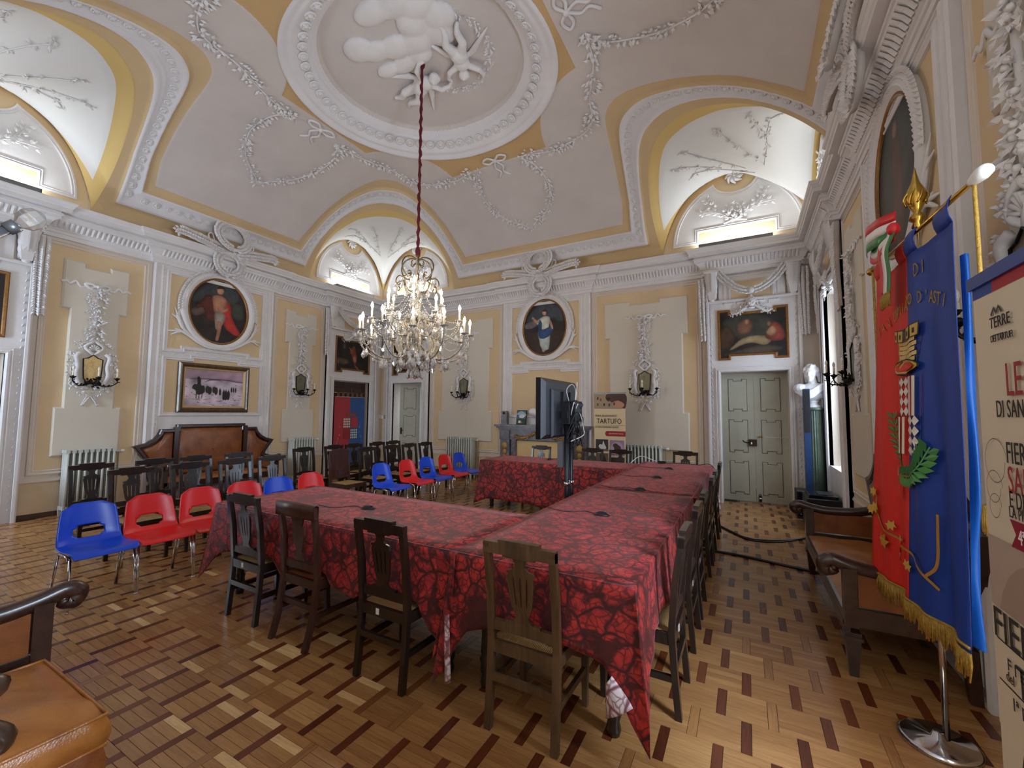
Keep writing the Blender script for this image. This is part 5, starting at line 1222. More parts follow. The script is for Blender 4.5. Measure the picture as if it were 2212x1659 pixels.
# ---------------------------------------------------------------- plastic chairs
def make_plastic(label, col):
    t = thing('plastic_chair', label, 'chair', (0,0,0), 0, 'red and blue plastic shell chairs in the front row')
    prof = [(.235,.405),(.225,.425),(.18,.437),(.10,.432),(.02,.425),(-.06,.424),(-.12,.432),(-.165,.452),(-.19,.49),(-.203,.53),(-.212,.57),(-.222,.62),(-.232,.67),(-.242,.72),(-.25,.76),(-.254,.785)]
    wid = [.205,.215,.22,.222,.222,.222,.22,.215,.212,.208,.203,.198,.192,.184,.172,.145]
    # resample
    nv, nu = 31, 17; s = np.linspace(0,len(prof)-1,nv); k = np.arange(len(prof)); py = np.interp(s,k,[p[0] for p in prof]); pz = np.interp(s,k,[p[1] for p in prof]); pw = np.interp(s,k,wid)
    P = []
    for i in range(nv):
        row = []
        for j in range(nu):
            u = -1+2*j/(nu-1); x = pw[i]*u; y, z = py[i], pz[i]; a = abs(u)**3
            if i < 14: z += .016*a*(1 if i > 2 else .3)
            else: y += .030*a
            if i > nv-4: z -= .05*max(0,abs(u)-.55)**2*4*(i-(nv-5))/4
            row.append((x,y,z))
        P.append(row)
    hole = lambda i,j: 16.5 <= i+.5 <= 20.5 and abs(j+.5-(nu-1)/2) <= (4.2 if 17.4 < i+.5 < 19.6 else 3.2)
    o = MB().grid(P, skip=hole).build('seat_shell', M[col], t)
    mo = o.modifiers.new('sub','SUBSURF'); mo.levels = 1; mo.render_levels = 1; mo2 = o.modifiers.new('solid','SOLIDIFY'); mo2.thickness = .007; mo2.offset = 0
    for sx in (-1,1):
        mb = MB()
        for y0,y1 in ((.205,.15),(-.225,-.11)): mb.tube([(sx*.215,y0,0),(sx*.205,y1,.40)], .0095, 8); mb.ell((sx*.215,y0,.006),(.012,.012,.008),8,4)
        mb.tube([(sx*.205,.15,.40),(sx*.205,.12,.412),(sx*.205,-.09,.408),(sx*.205,-.11,.40)], .0095, 8); mb.build('leg_frame', M['chrome'], t)
    MB().tube([(-.205,.09,.405),(.205,.09,.405)], .008, 8).build('cross_bar', M['chrome'], t)
    for sx in (-1,1): MB().tube(spline([(sx*.205,.02,.415),(sx*.222,.07,.430),(sx*.226,.14,.425),(sx*.226,.165,.395)],4), .007, 6).build('coupling_hook', M['chrome'], t)
    return t
pb = make_plastic('x','blue'); pr = make_plastic('y','red')
rowp = [(-7.28,'b','blue plastic chair, first from the left and nearest in the front row'),(-6.84,'r','red plastic chair next to the nearest blue one'),(-6.40,'r','red plastic chair, third from the left in the front row'),(-5.95,'r','red plastic chair with its back just above the left end of the near table'),(-5.53,'b','blue plastic chair between two red ones, only its back showing over the tablecloth'),(-5.08,'r','red plastic chair, last of the left group, showing over the tablecloth'),
        (-3.83,'b','blue plastic chair, first of the far group of five'),(-3.24,'r','red plastic chair, second of the far group of five'),(-2.73,'b','blue plastic chair in the middle of the far group'),(-2.20,'r','red plastic chair, fourth of the far group'),(-1.72,'b','blue plastic chair farthest back in front of the radiator')]
ub = ur = 0
for y,c,l in rowp:
    src = pb if c == 'b' else pr
    if (c == 'b' and not ub) or (c == 'r' and not ur):
        src.location = (4.27,y,0); src.rotation_euler.z = -PI/2; src['label'] = l
        if c == 'b': ub = 1
        else: ur = 1
    else: dup(src, (4.27,y,0), -PI/2+R.uniform(-.03,.03), l)

# ---------------------------------------------------------------- tables and cloths
def make_table(label, x0, x1, y0, y1, top=.775):
    t = thing('table', label, 'table', ((x0+x1)/2,(y0+y1)/2,0), 0, 'wooden tables under the red cloths'); hx, hy = (x1-x0)/2, (y1-y0)/2
    MB().box(-hx,hx,-hy,hy,top-.035,top).build('tabletop', M['wdark'], t)
    mb = MB(); mb.box(-hx+.07,hx-.07,-hy+.07,-hy+.095,top-.13,top-.035); mb.box(-hx+.07,hx-.07,hy-.095,hy-.07,top-.13,top-.035); mb.box(-hx+.07,-hx+.095,-hy+.07,hy-.07,top-.13,top-.035); mb.box(hx-.095,hx-.07,-hy+.07,hy-.07,top-.13,top-.035); mb.build('apron', M['wdark'], t)
    for sx in (-1,1):
        for sy in (-1,1): 
            mb = MB(); mb.lathe([(.03,0),(.038,.03),(.03,.07),(.04,.10),(.034,.13),(.042,.16),(.03,.18),(.036,.20),(.03,.30),(.038,.44),(.045,.52),(.032,.545),(.048,.56),(.048,.58),(.035,.60)], 14, (sx*(hx-.10),sy*(hy-.10),0)); mb.box(sx*(hx-.10)-.045,sx*(hx-.10)+.045,sy*(hy-.10)-.045,sy*(hy-.10)+.045,.60,top-.035); mb.build('leg', M['wdark'], t)
    return t
def make_cloth(label, x0, x1, y0, y1, hem, z=.80, skip=(), corner=None, seed=0):
    # hem: function (side, s 0..1) -> height of the hem; sides 0 near(-y),1 right(+x),2 far(+y),3 left(-x); skip: sides without a skirt
    t = thing('tablecloth', label, 'tablecloth', (0,0,0), 0, 'red and black damask tablecloths')
    rg = random.Random(seed); pts = []; r = .012
    cn = [(x0,y0),(x1,y0),(x1,y1),(x0,y1)]; nrm = [(0,-1),(1,0),(0,1),(-1,0)]; rows = []
    per = []
    for k in range(4):
        (ax,ay),(bx,by) = cn[k], cn[(k+1)%4]; L = math.hypot(bx-ax,by-ay); n = max(6,int(L/.045))
        for i in range(n): per.append((k, i/n, ax+(bx-ax)*i/n, ay+(by-ay)*i/n, L))
        per.append((k, 1.0, bx, by, L))
    nj = 14; ph = [rg.uniform(0,6) for _ in range(8)]
    G = []
    for k,s,x,y,L in per:
        nx, ny = nrm[k]; dc = min(s,1-s)*L; col = []
        # at the corners the cloth hangs as a pointed fold set diagonally
        dx, dy = nx, ny
        if s < .5: px_, py_ = nrm[k-1]
        else: px_, py_ = nrm[(k+1)%4]
        w = math.exp(-(dc/.07)**2) if not ((s < .5 and (k-1)%4 in skip) or (s >= .5 and (k+1)%4 in skip)) else 0
        hz = hem(k,s)-w*(corner[k if s < .5 else (k+1)%4] if corner else .12)
        if k in skip: hz = z-.004
        for j in range(nj+1):
            v = j/nj; zz = z-(z-hz)*v; out = .010+.030*v**1.3+(.011*math.sin(s*L*11+ph[k])+.008*math.sin(s*L*23+ph[k+4]))*v**1.2*(1-w)
            if k in skip: out = .0
            q = out+.045*v*w; ox = dx*q+px_*q*w; oy = dy*q+py_*q*w
            col.append((x+ox, y+oy, zz-(.006*(1-v) if j == 0 else 0)))
        G.append(col)
    mb = MB(); mb.grid(G, close_u=False)
    nx_, ny_ = max(8,int((x1-x0)/.12)), max(8,int((y1-y0)/.12)); top = [[(x0+(x1-x0)*i/nx_, y0+(y1-y0)*j/ny_, z+.0015*math.sin(i*1.7+j*.9)*(0 < i < nx_)*(0 < j < ny_)) for j in range(ny_+1)] for i in range(nx_+1)]
    mb.grid(top)
    # rounded edge strip
    E = [[(x,y,z),(x+nrm[k][0]*.006,y+nrm[k][1]*.006,z-.001),c[0]] for (k,s,x,y,L),c in zip(per,G)]; mb.grid(E)
    o = mb.build('cloth', [M['cloth'],M['lining']], t); so = o.modifiers.new('solid','SOLIDIFY'); so.thickness = .0022; so.offset = 0
    return t
def hem_near(k,s):
    if k == 0: return float(np.interp(5.09+s*(7.675-5.09),[5.1,5.3,5.5,5.56,5.95,6.02,6.12,6.18,6.58,6.66,6.9,7.04,7.46,7.52,7.675],[.36,.42,.45,.475,.475,.40,.36,.475,.475,.40,.38,.475,.475,.36,.20]))
    return .40
make_table('table of the near arm of the horseshoe under the red cloth', 5.13,7.64,-6.70,-5.78)
make_cloth('red damask cloth on the near arm of the horseshoe of tables', 5.10,7.675,-6.75,-5.74,hem_near,corner=(.20,.05,.05,.20),skip=(1,),seed=1)
make_table('near table of the long right side of the horseshoe', 7.72,8.68,-6.70,-4.37); make_table('far table of the long right side of the horseshoe', 7.72,8.68,-4.35,-1.42)
def hem_l(k,s):
    if k == 0: return float(np.interp(7.68+s*1.04,[7.68,7.8,7.95,7.99,8.40,8.46,8.6,8.72],[.28,.40,.44,.475,.475,.46,.44,.34]))
    if k == 1: return .475 if s > .12 else .42
    return .42
make_cloth('red damask cloth on the near half of the long table', 7.68,8.72,-6.75,-4.25,hem_l,corner=(.22,.22,.0,.0),skip=(2,),seed=2)
make_cloth('red damask cloth on the far half of the long table', 7.68,8.72,-4.24,-1.38,lambda k,s: .475 if k == 1 else (.40 if k == 3 else .475),corner=(.0,.0,.28,.15),skip=(0,),seed=3)
make_table('table of the far arm of the horseshoe in front of the fireplace', 5.23,7.62,-2.60,-1.80); 
make_cloth('red damask cloth hanging almost to the floor on the far arm of the horseshoe', 5.19,7.675,-2.64,-1.77,lambda k,s: (.15+.02*math.sin(s*9)) if k == 0 else (.16 if k == 3 else .475),corner=(.08,.05,.0,.05),skip=(1,),seed=4)
# turned-up cloth corners showing the pale lining
def flap(label, P0, P1, P2, P3):
    mb = MB(); rows = []
    for i in range(9):
        u = i/8; rows.append([tuple((Vector(P0)*(1-u)+Vector(P1)*u)*(1-v)+(Vector(P3)*(1-u)+Vector(P2)*u)*v+Vector((0,-.018*math.sin(u*PI),0))) for v in [j/10 for j in range(11)]])
    mb.grid(rows); t = mb.build('cloth_fold', M['lining'], None, label=label, cat='cloth fold'); so = t.modifiers.new('solid','SOLIDIFY'); so.thickness = .002; return t
flap('pale narrow cloth lining hanging at the left front corner of the long table', (7.655,-6.80,.45),(7.70,-6.815,.47),(7.715,-6.81,.10),(7.665,-6.805,.08))
flap('pale lining of the cloth turned up at the right front corner of the long table', (8.60,-6.80,.36),(8.63,-6.80,.40),(8.735,-6.81,.30),(8.60,-6.80,.20))
flap('turned-up corner of the cloth at the far right end of the long table', (8.745,-1.36,.42),(8.80,-1.35,.44),(8.83,-1.34,.10),(8.79,-1.35,.16))
# desk microphones with their cables
def mic(x, y, rz, label, first=[None]):
    if first[0] is None:
        t = thing('desk_microphone', label, 'microphone', (x,y,.803), rz, 'small black desk microphones on the tables'); mb = MB()
        rows = []
        for i in range(11):
            a = i/10; w = .034*math.sin(PI*min(1,.12+a*.80))**.6; h = .030*math.sin(PI*min(1,.1+a*.86))**.8; rows.append([(w*math.cos(PI*k/8), -.06+.12*a, h*math.sin(PI*k/8)) for k in range(9)])
        mb.grid(rows); mb.box(-.03,.03,-.055,.055,0,.004); mb.build('body', M['black'], t)
        MB().box(-.012,.012,.02,.035,.026,.031).build('button', M['steel'], t)
        MB().tube(spline([(0,-.06,.008),(-.06,-.16,.004),(.02,-.30,.004),(-.05,-.48,.004)],6), .003, 5).build('cable', M['black'], t); first[0] = t; return t
    return dup(first[0], (x,y,.803), rz, label)
for x,y,rz,l in ((6.42,-6.25,-1.2,'black desk microphone on the near arm of the tables'),(8.18,-5.46,-1.5,'black desk microphone nearest on the long table'),(8.20,-4.22+.06,-1.6,'second black desk microphone along the long table'),(8.20,-3.19,-1.5,'third black desk microphone along the long table'),(8.20,-2.22,-1.7,'farthest black desk microphone on the long table'),(6.21,-2.05,3.0,'black desk microphone on the far arm in front of the fireplace')): mic(x,y,rz,l)
t = thing('power_strip','black plug with white cable at the far end of the long table','cable', (7.98,-1.52,.8045), 0)
MB().box(-.06,.06,-.025,.025,0,.035).build('plug', M['black'], t); MB().tube(spline([(-.06,0,.015),(-.20,.02,.06),(-.33,-.05,.10),(-.42,-.2,.03),(-.43,-.3,.004)],6), .006, 6).build('cable', M['white'], t)
MB().tube(spline([(.06,0,.01),(.3,.02,.015),(.55,0,.01),(.72,-.02,.03),(.80,.05,-.1),(.82,.1,-.25)],6), .005, 6).build('cable', M['black'], t)

# ---------------------------------------------------------------- television on its stand
t = thing('television','black flat television seen from behind on a twin-pole stand','television', (7.44,-4.58,1.66), 0)
mb = MB(); mb.prism(rect(-.48,.48,-.305,.305), -.045, .0, bev=.0, ax='x'); mb.build('screen_body', M['blackgloss'], t)
MB().prism(rect(-.475,.475,-.30,.30), .0, .045, ax='x', bev=.04).build('rear_shell', M['tvgrey'], t)
MB().prism(rect(-.33,.36,-.29,.20), .045, .075, ax='x', bev=.02).build('rear_cover', M['tvgrey'], t)
mb = MB()
for y in (-.10,.10): mb.prism([(y-.035,-.20),(y+.035,-.20),(y+.010,.18),(y-.010,.18)], .075, .10, ax='x')
mb.box(.09,.16,-.16,.16,-.10,-.03); mb.build('mount_bracket', M['black'], t)
st = thing('television_stand','black twin-pole stand with tangled cables behind the television','stand', (7.555,-4.58,0), 0)
for y in (-.065,.065):
    mb = MB(); mb.tube([(0,y,.03),(0,y,1.62)], .024, 14); mb.build('pole', M['bluelit_black' if False else 'black'], st)
    MB().tube([(0,y,.86),(0,y,.90)], .029, 14).build('pole_collar', M['chrome'], st)
mb = MB(); mb.box(-.28,.04,-.36,-.30,.02,.07); mb.box(-.28,.04,.30,.36,.02,.07); mb.box(-.03,.03,-.36,.36,.0,.05); mb.build('base', M['black'], st)
mb = MB(); mb.box(-.05,.05,-.13,.13,1.50,1.72); mb.box(.0,.09,-.05,.16,1.52,1.74); mb.build('mount_head', M['black'], st)
mb = MB(); mb.box(-.09,-.03,-.10,.10,1.05,1.32); mb.build('media_box', M['steel'], st)
rg = random.Random(5)
for k in range(9):
    P = [(.06+rg.uniform(-.04,.06), rg.uniform(-.14,.2), rg.uniform(1.25,1.75)) for _ in range(5)]; MB().tube(spline(P,6), .005, 5).build('cable', M['white'] if k in (2,5) else M['black'], st)
mb = MB(); mb.tube(spline([(.05,.05,1.68),(.02,.18,1.84),(.0,.26,1.96)],5), .006, 5); mb.tube(spline([(.05,.02,1.66),(.04,.10,1.85),(.03,.02,1.92),(.0,-.06,1.86),(.02,-.05,1.74)],6), .004, 5); mb.build('cable', M['white'], st)
mb = MB(); mb.tube(spline([(-.06,.0,1.06),(-.07,-.06,.94),(-.05,.05,.90),(.02,.10,1.0)],6), .005, 5); mb.build('cable', M['black'], st)

# ---------------------------------------------------------------- snow painting
t = thing('snow_painting','framed painting of a snowy plain with dark riders above the left settee','painting', ww('left',-.015,.05,2.035), PI/2)
mb = MB(); p = rect(-.635,.635,-.465,.465); mb.sweep(p, [(0,0),(0,.05),(.02,.075),(.045,.08),(.06,.06),(.075,.055),(.085,.05)], True, PW); mb.build('picture_frame', M['wpicture'], t)
mb = MB(); mb.sweep(rect(-.55,.55,-.38,.38), [(0,.05),(.0,.056),(.03,.046),(.036,.03)], True, PW); mb.build('inner_slip', mat('slip_gold', lin('c0a070'), .45, .2), t)
rg = random.Random(9); snow = [(rect(-.52,.52,-.35,.35), H('c6b6c2')), (rect(-.52,.52,.16,.35), H('a68c9c')), (blob([(-.4,.17),(0,.19),(.5,.16),(.5,.13),(0,.165),(-.4,.15)]), H('7b6474'))]
for _ in range(60):
    a, b = rg.uniform(-.5,.48), rg.uniform(-.34,-.12) if rg.random() < .7 else rg.uniform(-.1,.1); w = rg.uniform(.01,.05)*(1 if b < -.12 else .35); snow.append((el(a,b,w,rg.uniform(.003,.007),6,rg.uniform(-.25,.05)), H('6a5560' if rg.random() < .5 else '3c3236')))
snow += [(blob([(-.20,.10),(-.1,.17),(.05,.17),(.13,.12),(.05,.155),(-.1,.15)]), H('4a3e44'))]
def rider(x, y, s):
    return [(blob([(x-.10*s,y+.02*s),(x-.07*s,y+.09*s),(x-.02*s,y+.10*s),(x-.03*s,y+.20*s),(x+.0*s,y+.24*s),(x+.04*s,y+.18*s),(x+.05*s,y+.08*s),(x+.10*s,y+.06*s),(x+.11*s,y-.06*s),(x+.0*s,y-.10*s),(x-.04*s,y-.02*s)]), H('2a2420')), (rect(x-.03*s,x-.015*s,y-.17*s,y), H('2a2420')), (rect(x+.02*s,x+.035*s,y-.18*s,y), H('2a2420')), (rect(x+.07*s,x+.085*s,y-.16*s,y), H('2a2420'))]
snow += rider(-.30,-.03,1.0)
for x,y,s in ((-.14,-.05,.8),(-.02,-.05,.75)): snow += [(el(x,y+.02,.05*s,.09*s,12), H('3a322a')), (el(x+.05*s,y,.045*s,.10*s,12), H('332c26'))]
for x,y,s in ((.09,-.04,.7),(.16,-.09,1),(.20,-.09,1),(.245,-.09,.95),(.30,.0,.5),(.34,.0,.5),(.38,.0,.5)): snow += [(blob([(x-.022*s,y-.12*s),(x-.028*s,y+.0),(x-.012*s,y+.05*s),(x,y+.085*s),(x+.012*s,y+.05*s),(x+.028*s,y+.0),(x+.022*s,y-.12*s)]), H('2e2824'))]
obj('canvas', paintgrid('canvas', snow, M['print'], lambda a,b,h: (a,-.032-h,b), lambda X,Y: X < 9, .005, .006, .08), t)

# ---------------------------------------------------------------- lettering
def text(body, size, mt, parent, M3, align='LEFT', spacing=1.0, shear=0.0, sx=1.0):
    c = bpy.data.curves.new('lettering','FONT'); c.body = body; c.size = size; c.align_x = align; c.extrude = .0005; c.space_character = spacing; c.shear = shear; c.resolution_u = 3
    c.materials.append(M[mt] if isinstance(mt,str) else mt); o = bpy.data.objects.new('lettering', c); C.objects.link(o); o.parent = parent; o.matrix_local = M3 @ Matrix.Scale(sx,4,(1,0,0)); return o
def frame3(p, X, Y):
    X, Y = Vector(X).normalized(), Vector(Y).normalized(); Z = X.cross(Y); return Matrix(((X.x,Y.x,Z.x,p[0]),(X.y,Y.y,Z.y,p[1]),(X.z,Y.z,Z.z,p[2]),(0,0,0,1)))

# ---------------------------------------------------------------- the red and blue town flag on its pole
fg = thing('town_flag','red and blue fringed town flag with coat of arms hanging from a chrome pole','flag', (10.0,-5.87,0), 0)
OL = Vector((9.947-10.0, -5.405+5.87, 0)); FD = Vector((.064,-.998,0)).normalized(); FN = Vector((FD.y,-FD.x,0))
def fp_(s, z, h=0.0):      # measured flag coordinates -> local point; h in front of the cloth
    s *= .948; zz = 1.62+(z-1.62)*.948; f = max(0,(2.55-zz)/1.95)
    wv = (.018*math.sin(s*13+.6)+.012*math.sin(s*29+zz*1.5))*min(1,.25+f*1.3)
    p = OL+FD*(s-.10*f*(1-.35*s))+FN*(wv+h)+Vector((-.05*f*(1-s),0,0)); return Vector((p.x,p.y,zz))
mb = MB(); mb.lathe([(.155,0),(.155,.018),(.14,.026),(.03,.034),(.02,.06),(.001,.06)], 40); mb.build('base', M['chrome'], fg)
mb = MB(); mb.tube([(.03,0,.03),(.03,0,1.35)], .0135, 14); mb.tube([(.03,0,1.35),(.03,0,2.62)], .0125, 14); mb.tube([(.03,0,.55),(.03,0,.60)], .016, 12); mb.build('pole', M['chrome'], fg)
mb = MB(); mb.lathe([(.014,2.60),(.026,2.62),(.018,2.645),(.034,2.66),(.034,2.675),(.014,2.70),(.030,2.73),(.044,2.775),(.038,2.815),(.018,2.86),(.010,2.90),(.002,2.945),(.001,2.946)], 14, (.03,0,0))
for k in range(14): a = k*.9; mb.tube(spline([(.03+.04*math.cos(a),.04*math.sin(a),2.74),(.03+.05*math.cos(a+.4),.05*math.sin(a+.4),2.78),(.03+.03*math.cos(a+.8),.03*math.sin(a+.8),2.82)],4), .005, 5)
mb.build('finial', M['brass'], fg)
A, B_ = OL+FD*-.05+Vector((0,0,2.55)), OL+FD*1.12+Vector((0,0,2.55))
mb = MB(); mb.tube([A,B_], .011, 12); mb.build('crossbar', M['brass'], fg)
mb = MB(); mb.ell(A-FD*.02, (.026,.026,.026), 12, 8); mb.build('crossbar_knob', M['brass'], fg)
mb = MB(); q = FD.to_track_quat('Z','Y').to_matrix(); mb.lathe([(.012,-.02),(.018,.0),(.022,.02),(.027,.06),(.024,.09),(.001,.10)], 14, M=Matrix.Translation(B_) @ q.to_4x4()); mb.build('crossbar_knob', M['white'], fg)
def clothpart(name, s0, s1, z0, z1, col, n, m_, h=0.0):
    mb = MB(); mb.grid([[fp_(s0+(s1-s0)*i/n, z0+(z1-z0)*j/m_, h) for j in range(m_+1)] for i in range(n+1)]); o = mb.build(name, M[col], fg); so = o.modifiers.new('solid','SOLIDIFY'); so.thickness = .003; so.offset = -1; return o
M['flagred'] = mat('flag_red', lin('d3261c'), .6, var=.05, vs=12, bmp=.15, bsc=300); M['flagblue'] = mat('flag_blue', lin('143a94'), .55, var=.06, vs=12, bmp=.15, bsc=300); M['flagback'] = mat('flag_lining', lin('1f66cf'), .35)
clothpart('red_field', .05,.517,.585,2.50,'flagred',22,46); clothpart('blue_field', .517,1.02,.565,2.50,'flagblue',22,46)
for a,b in ((.05,.20),(.40,.517),(.517,.66),(.86,1.02)):
    mb = MB(); mb.grid([[fp_(a+(b-a)*i/4, 2.50)+(fp_(a+(b-a)*i/4, 2.62)-fp_(a+(b-a)*i/4,2.50))*(j/4)+FN*.016*math.sin(PI*j/4) for j in range(5)] for i in range(5)]); o = mb.build('hanging_loop', M['flagred' if b < .55 else 'flagblue'], fg); so = o.modifiers.new('solid','SOLIDIFY'); so.thickness = .003
mb = MB(); mb.grid([[fp_(max(0,.975+.045*math.sin(PI*i/5)*(.7+.5*math.sin(j*.45+2))), .60+1.75*j/30, -.025-.03*i/5) for j in range(31)] for i in range(6)]); mb.build('turned_lining', M['flagback'], fg)
mb = MB(); rgf = random.Random(2)
for i in range(120):
    s = .05+.97*i/119; p0 = fp_(s,.60 if s < .9 else .58,.006); mb.tube([p0, p0+Vector((rgf.uniform(-.004,.004),rgf.uniform(-.006,.006),-.05)), p0+Vector((rgf.uniform(-.008,.008),rgf.uniform(-.01,.01),-.105+rgf.uniform(-.012,.012)))], [.0055,.005,.003], 4)
mb.tube([fp_(.05+.97*i/40,.602,.006) for i in range(41)], .007, 6); mb.build('gold_fringe', M['goldthread'], fg)['kind'] = 'stuff'
def emb(name, shapes, step=.0022, flat=False):      # embroidery following the cloth; shapes: (polygon in (s,z), colour)
    v = []; f = []; cl = []
    for k,(poly,c) in enumerate(shapes):
        b = len(v); v += [fp_(a,z,.004+.0004*min(k,45)) for a,z in poly]; f.append(list(range(b,len(v)))); cl += [c]*len(poly)
    me = bpy.data.meshes.new(name); me.from_pydata(v,[],f); me.materials.append(M['print']); at = me.color_attributes.new('col','FLOAT_COLOR','CORNER'); at.data.foreach_set('color',[x for c in cl for x in c]); return obj(name, me, fg)
GD, DK, WH, RD, BL = H('c9a24a'), H('2a2018'), H('e6e2da'), H('d8321f'), H('1a2f86')
# mural crown
def cq(u,v): return (.365+.335*u+(-.02+.04*u)*0, 1.90+.19*v+.03*(u-.5)**2*2)
sh_ = [([cq(.10,-.1),cq(.9,-.1),cq(1.0,.75),cq(.0,.75)], DK), ([cq(.13,-.02),cq(.87,-.02),cq(.96,.73),cq(.04,.73)], GD)]
for i in range(6):
    for j in range(5):
        a = .10+.135*i+(.06 if j % 2 else 0); b = .03+.14*j; sh_.append(([cq(a,b),cq(min(a+.12,.93),b),cq(min(a+.12,.93),b+.11),cq(a,b+.11)], H('d9bb78')))
for i in range(5):
    a = .0+.205*i; sh_ += [([cq(a-.01,.68),cq(a+.17,.68),cq(a+.19,1.05),cq(a-.02,1.05)], DK), ([cq(a+.01,.70),cq(a+.15,.70),cq(a+.165,1.02),cq(a,1.02)], GD), ([cq(a+.05,.78),cq(a+.10,.78),cq(a+.10,.92),cq(a+.05,.92)], DK)]
sh_ += [(el(.533,1.885,.165,.045,24), DK), (el(.533,1.885,.155,.038,24), GD), (el(.533,1.885,.125,.026,24), RD)]
emb('mural_crown', sh_)
# quartered shield
X0, X1, Z0, Z1 = .365, .690, 1.40, 1.835; XM, ZM = (X0+X1)/2, 1.615; sh_ = [(rect(X0-.008,X1+.008,Z0-.008,Z1+.008), DK), (rect(X0,XM,ZM,Z1), BL), (rect(XM,X1,ZM,Z1), RD), (rect(X0,XM,Z0,ZM), RD), (rect(XM,X1,Z0,ZM), BL)]
for qx,qz in ((X0,ZM),(XM,Z0)):
    w, h = (XM-X0)/3, (Z1-ZM)/4
    for i in range(3):
        for j in range(4): cx_, cz_ = qx+w*(i+.5), qz+h*(j+.5); sh_.append(([(cx_-w*.5,cz_),(cx_,cz_-h*.5),(cx_+w*.5,cz_),(cx_,cz_+h*.5)], WH))
for qx,qz,qt in ((XM,ZM,Z1),(X0,Z0,ZM)):
    w = (XM-X0)/7
    for i in (1,3,5): sh_.append((rect(qx+w*i,qx+w*(i+1),qz+.004,qt-.004), WH))
sh_ += [(rect(X0-.006,X1+.006,ZM-.003,ZM+.003), DK)]
emb('coat_of_arms', sh_)
# laurel and oak branches tied with a ribbon
sh_ = []; GRN, GRL = H('2d6b35'), H('4f8f4a')
lp = spline([(.43,1.28,0),(.36,1.36,0),(.31,1.48,0),(.295,1.64,0)],8); rp = spline([(.46,1.28,0),(.58,1.29,0),(.68,1.34,0),(.745,1.46,0)],8)
for P, g, w_ in ((lp,H('4a7a3a'),.020),(rp,GRN,.032)):
    for i in range(len(P)-1):
        a, b = P[i], P[i+1]; d = (b-a).normalized(); n = Vector((-d.y,d.x,0)); sh_.append(([(a.x-n.x*.004,a.y-n.y*.004),(b.x-n.x*.004,b.y-n.y*.004),(b.x+n.x*.004,b.y+n.y*.004),(a.x+n.x*.004,a.y+n.y*.004)], GRL))
        if i % 2 == 0:
            for s in (-1,1):
                t = (d*.7+n*s*.8).normalized(); m2 = Vector((-t.y,t.x,0)); L = .085 if w_ > .03 else .07; q0 = a; sh_.append(([(q0.x,q0.y),(q0.x+t.x*L*.5+m2.x*w_*.6,q0.y+t.y*L*.5+m2.y*w_*.6),(q0.x+t.x*L,q0.y+t.y*L),(q0.x+t.x*L*.5-m2.x*w_*.6,q0.y+t.y*L*.5-m2.y*w_*.6)], g if s > 0 else GRL))
for (a,b,c_) in ((-.05,-.10,WH),(.0,-.13,H('2f7d3c')),(.04,-.12,RD),(-.03,.06,WH),(.03,.06,RD)): sh_.append(([(.435,1.275),(.450,1.275),(.450+a,1.275+b),(.430+a,1.275+b)], c_))
emb('laurel_and_oak', sh_)
# gold vine at the foot
sh_ = []; G2 = H('a57a30'); P = spline([(.085,1.10,0),(.085,1.02,0),(.15,.93,0),(.30,.89,0),(.42,.885,0),(.60,.865,0),(.72,.80,0),(.78,.76,0)],8); P2 = spline([(.72,.80,0),(.77,.88,0),(.775,1.05,0),(.775,1.13,0)],6)
for PP in (P,P2):
    for a,b in zip(PP,PP[1:]):
        d = (b-a).normalized(); n = Vector((-d.y,d.x,0))*.007; sh_.append(([(a.x-n.x,a.y-n.y),(b.x-n.x,b.y-n.y),(b.x+n.x,b.y+n.y),(a.x+n.x,a.y+n.y)], G2))
def vleaf(x,z,s,rot): return [(x+s*(a*math.cos(rot)-b*math.sin(rot)), z+s*(a*math.sin(rot)+b*math.cos(rot))) for a,b in ((0,-.5),(.2,-.15),(.5,-.3),(.4,.1),(.55,.4),(.2,.3),(0,.6),(-.2,.3),(-.55,.4),(-.4,.1),(-.5,-.3),(-.2,-.15))]
for x,z,s,r_ in ((.085,1.12,.06,0),(.10,1.02,.075,.4),(.06,1.0,.06,-.5),(.22,.85,.09,2.6),(.28,.95,.06,.5),(.43,.83,.09,2.9),(.46,.92,.05,.2),(.54,.80,.06,2.7)): sh_.append((vleaf(x,z,s,r_), GD if s < .08 else H('b08535')))
emb('gold_vine', sh_)
# arched inscription
def ftext(ch, s, z, size, rot):
    p = fp_(s,z,.006); X = FD*math.cos(rot)+Vector((0,0,1))*math.sin(rot); Y = Vector((0,0,1))*math.cos(rot)-FD*math.sin(rot); text(ch, size, 'goldthread', fg, frame3(p,X,Y), 'CENTER', sx=.8)
inscr = "SAN DAMIANO D'ASTI"
for i,ch in enumerate(inscr):
    if ch == ' ': continue
    t = -1+2*i/(len(inscr)-1); ftext(ch, .525+.37*t, 2.225-.085*t*t*1.0-(.0 if t > 0 else .02), .085, -.34*t)
for i,ch in enumerate('DI'): ftext(ch, .655+.05*i, 2.36, .095, -.05)
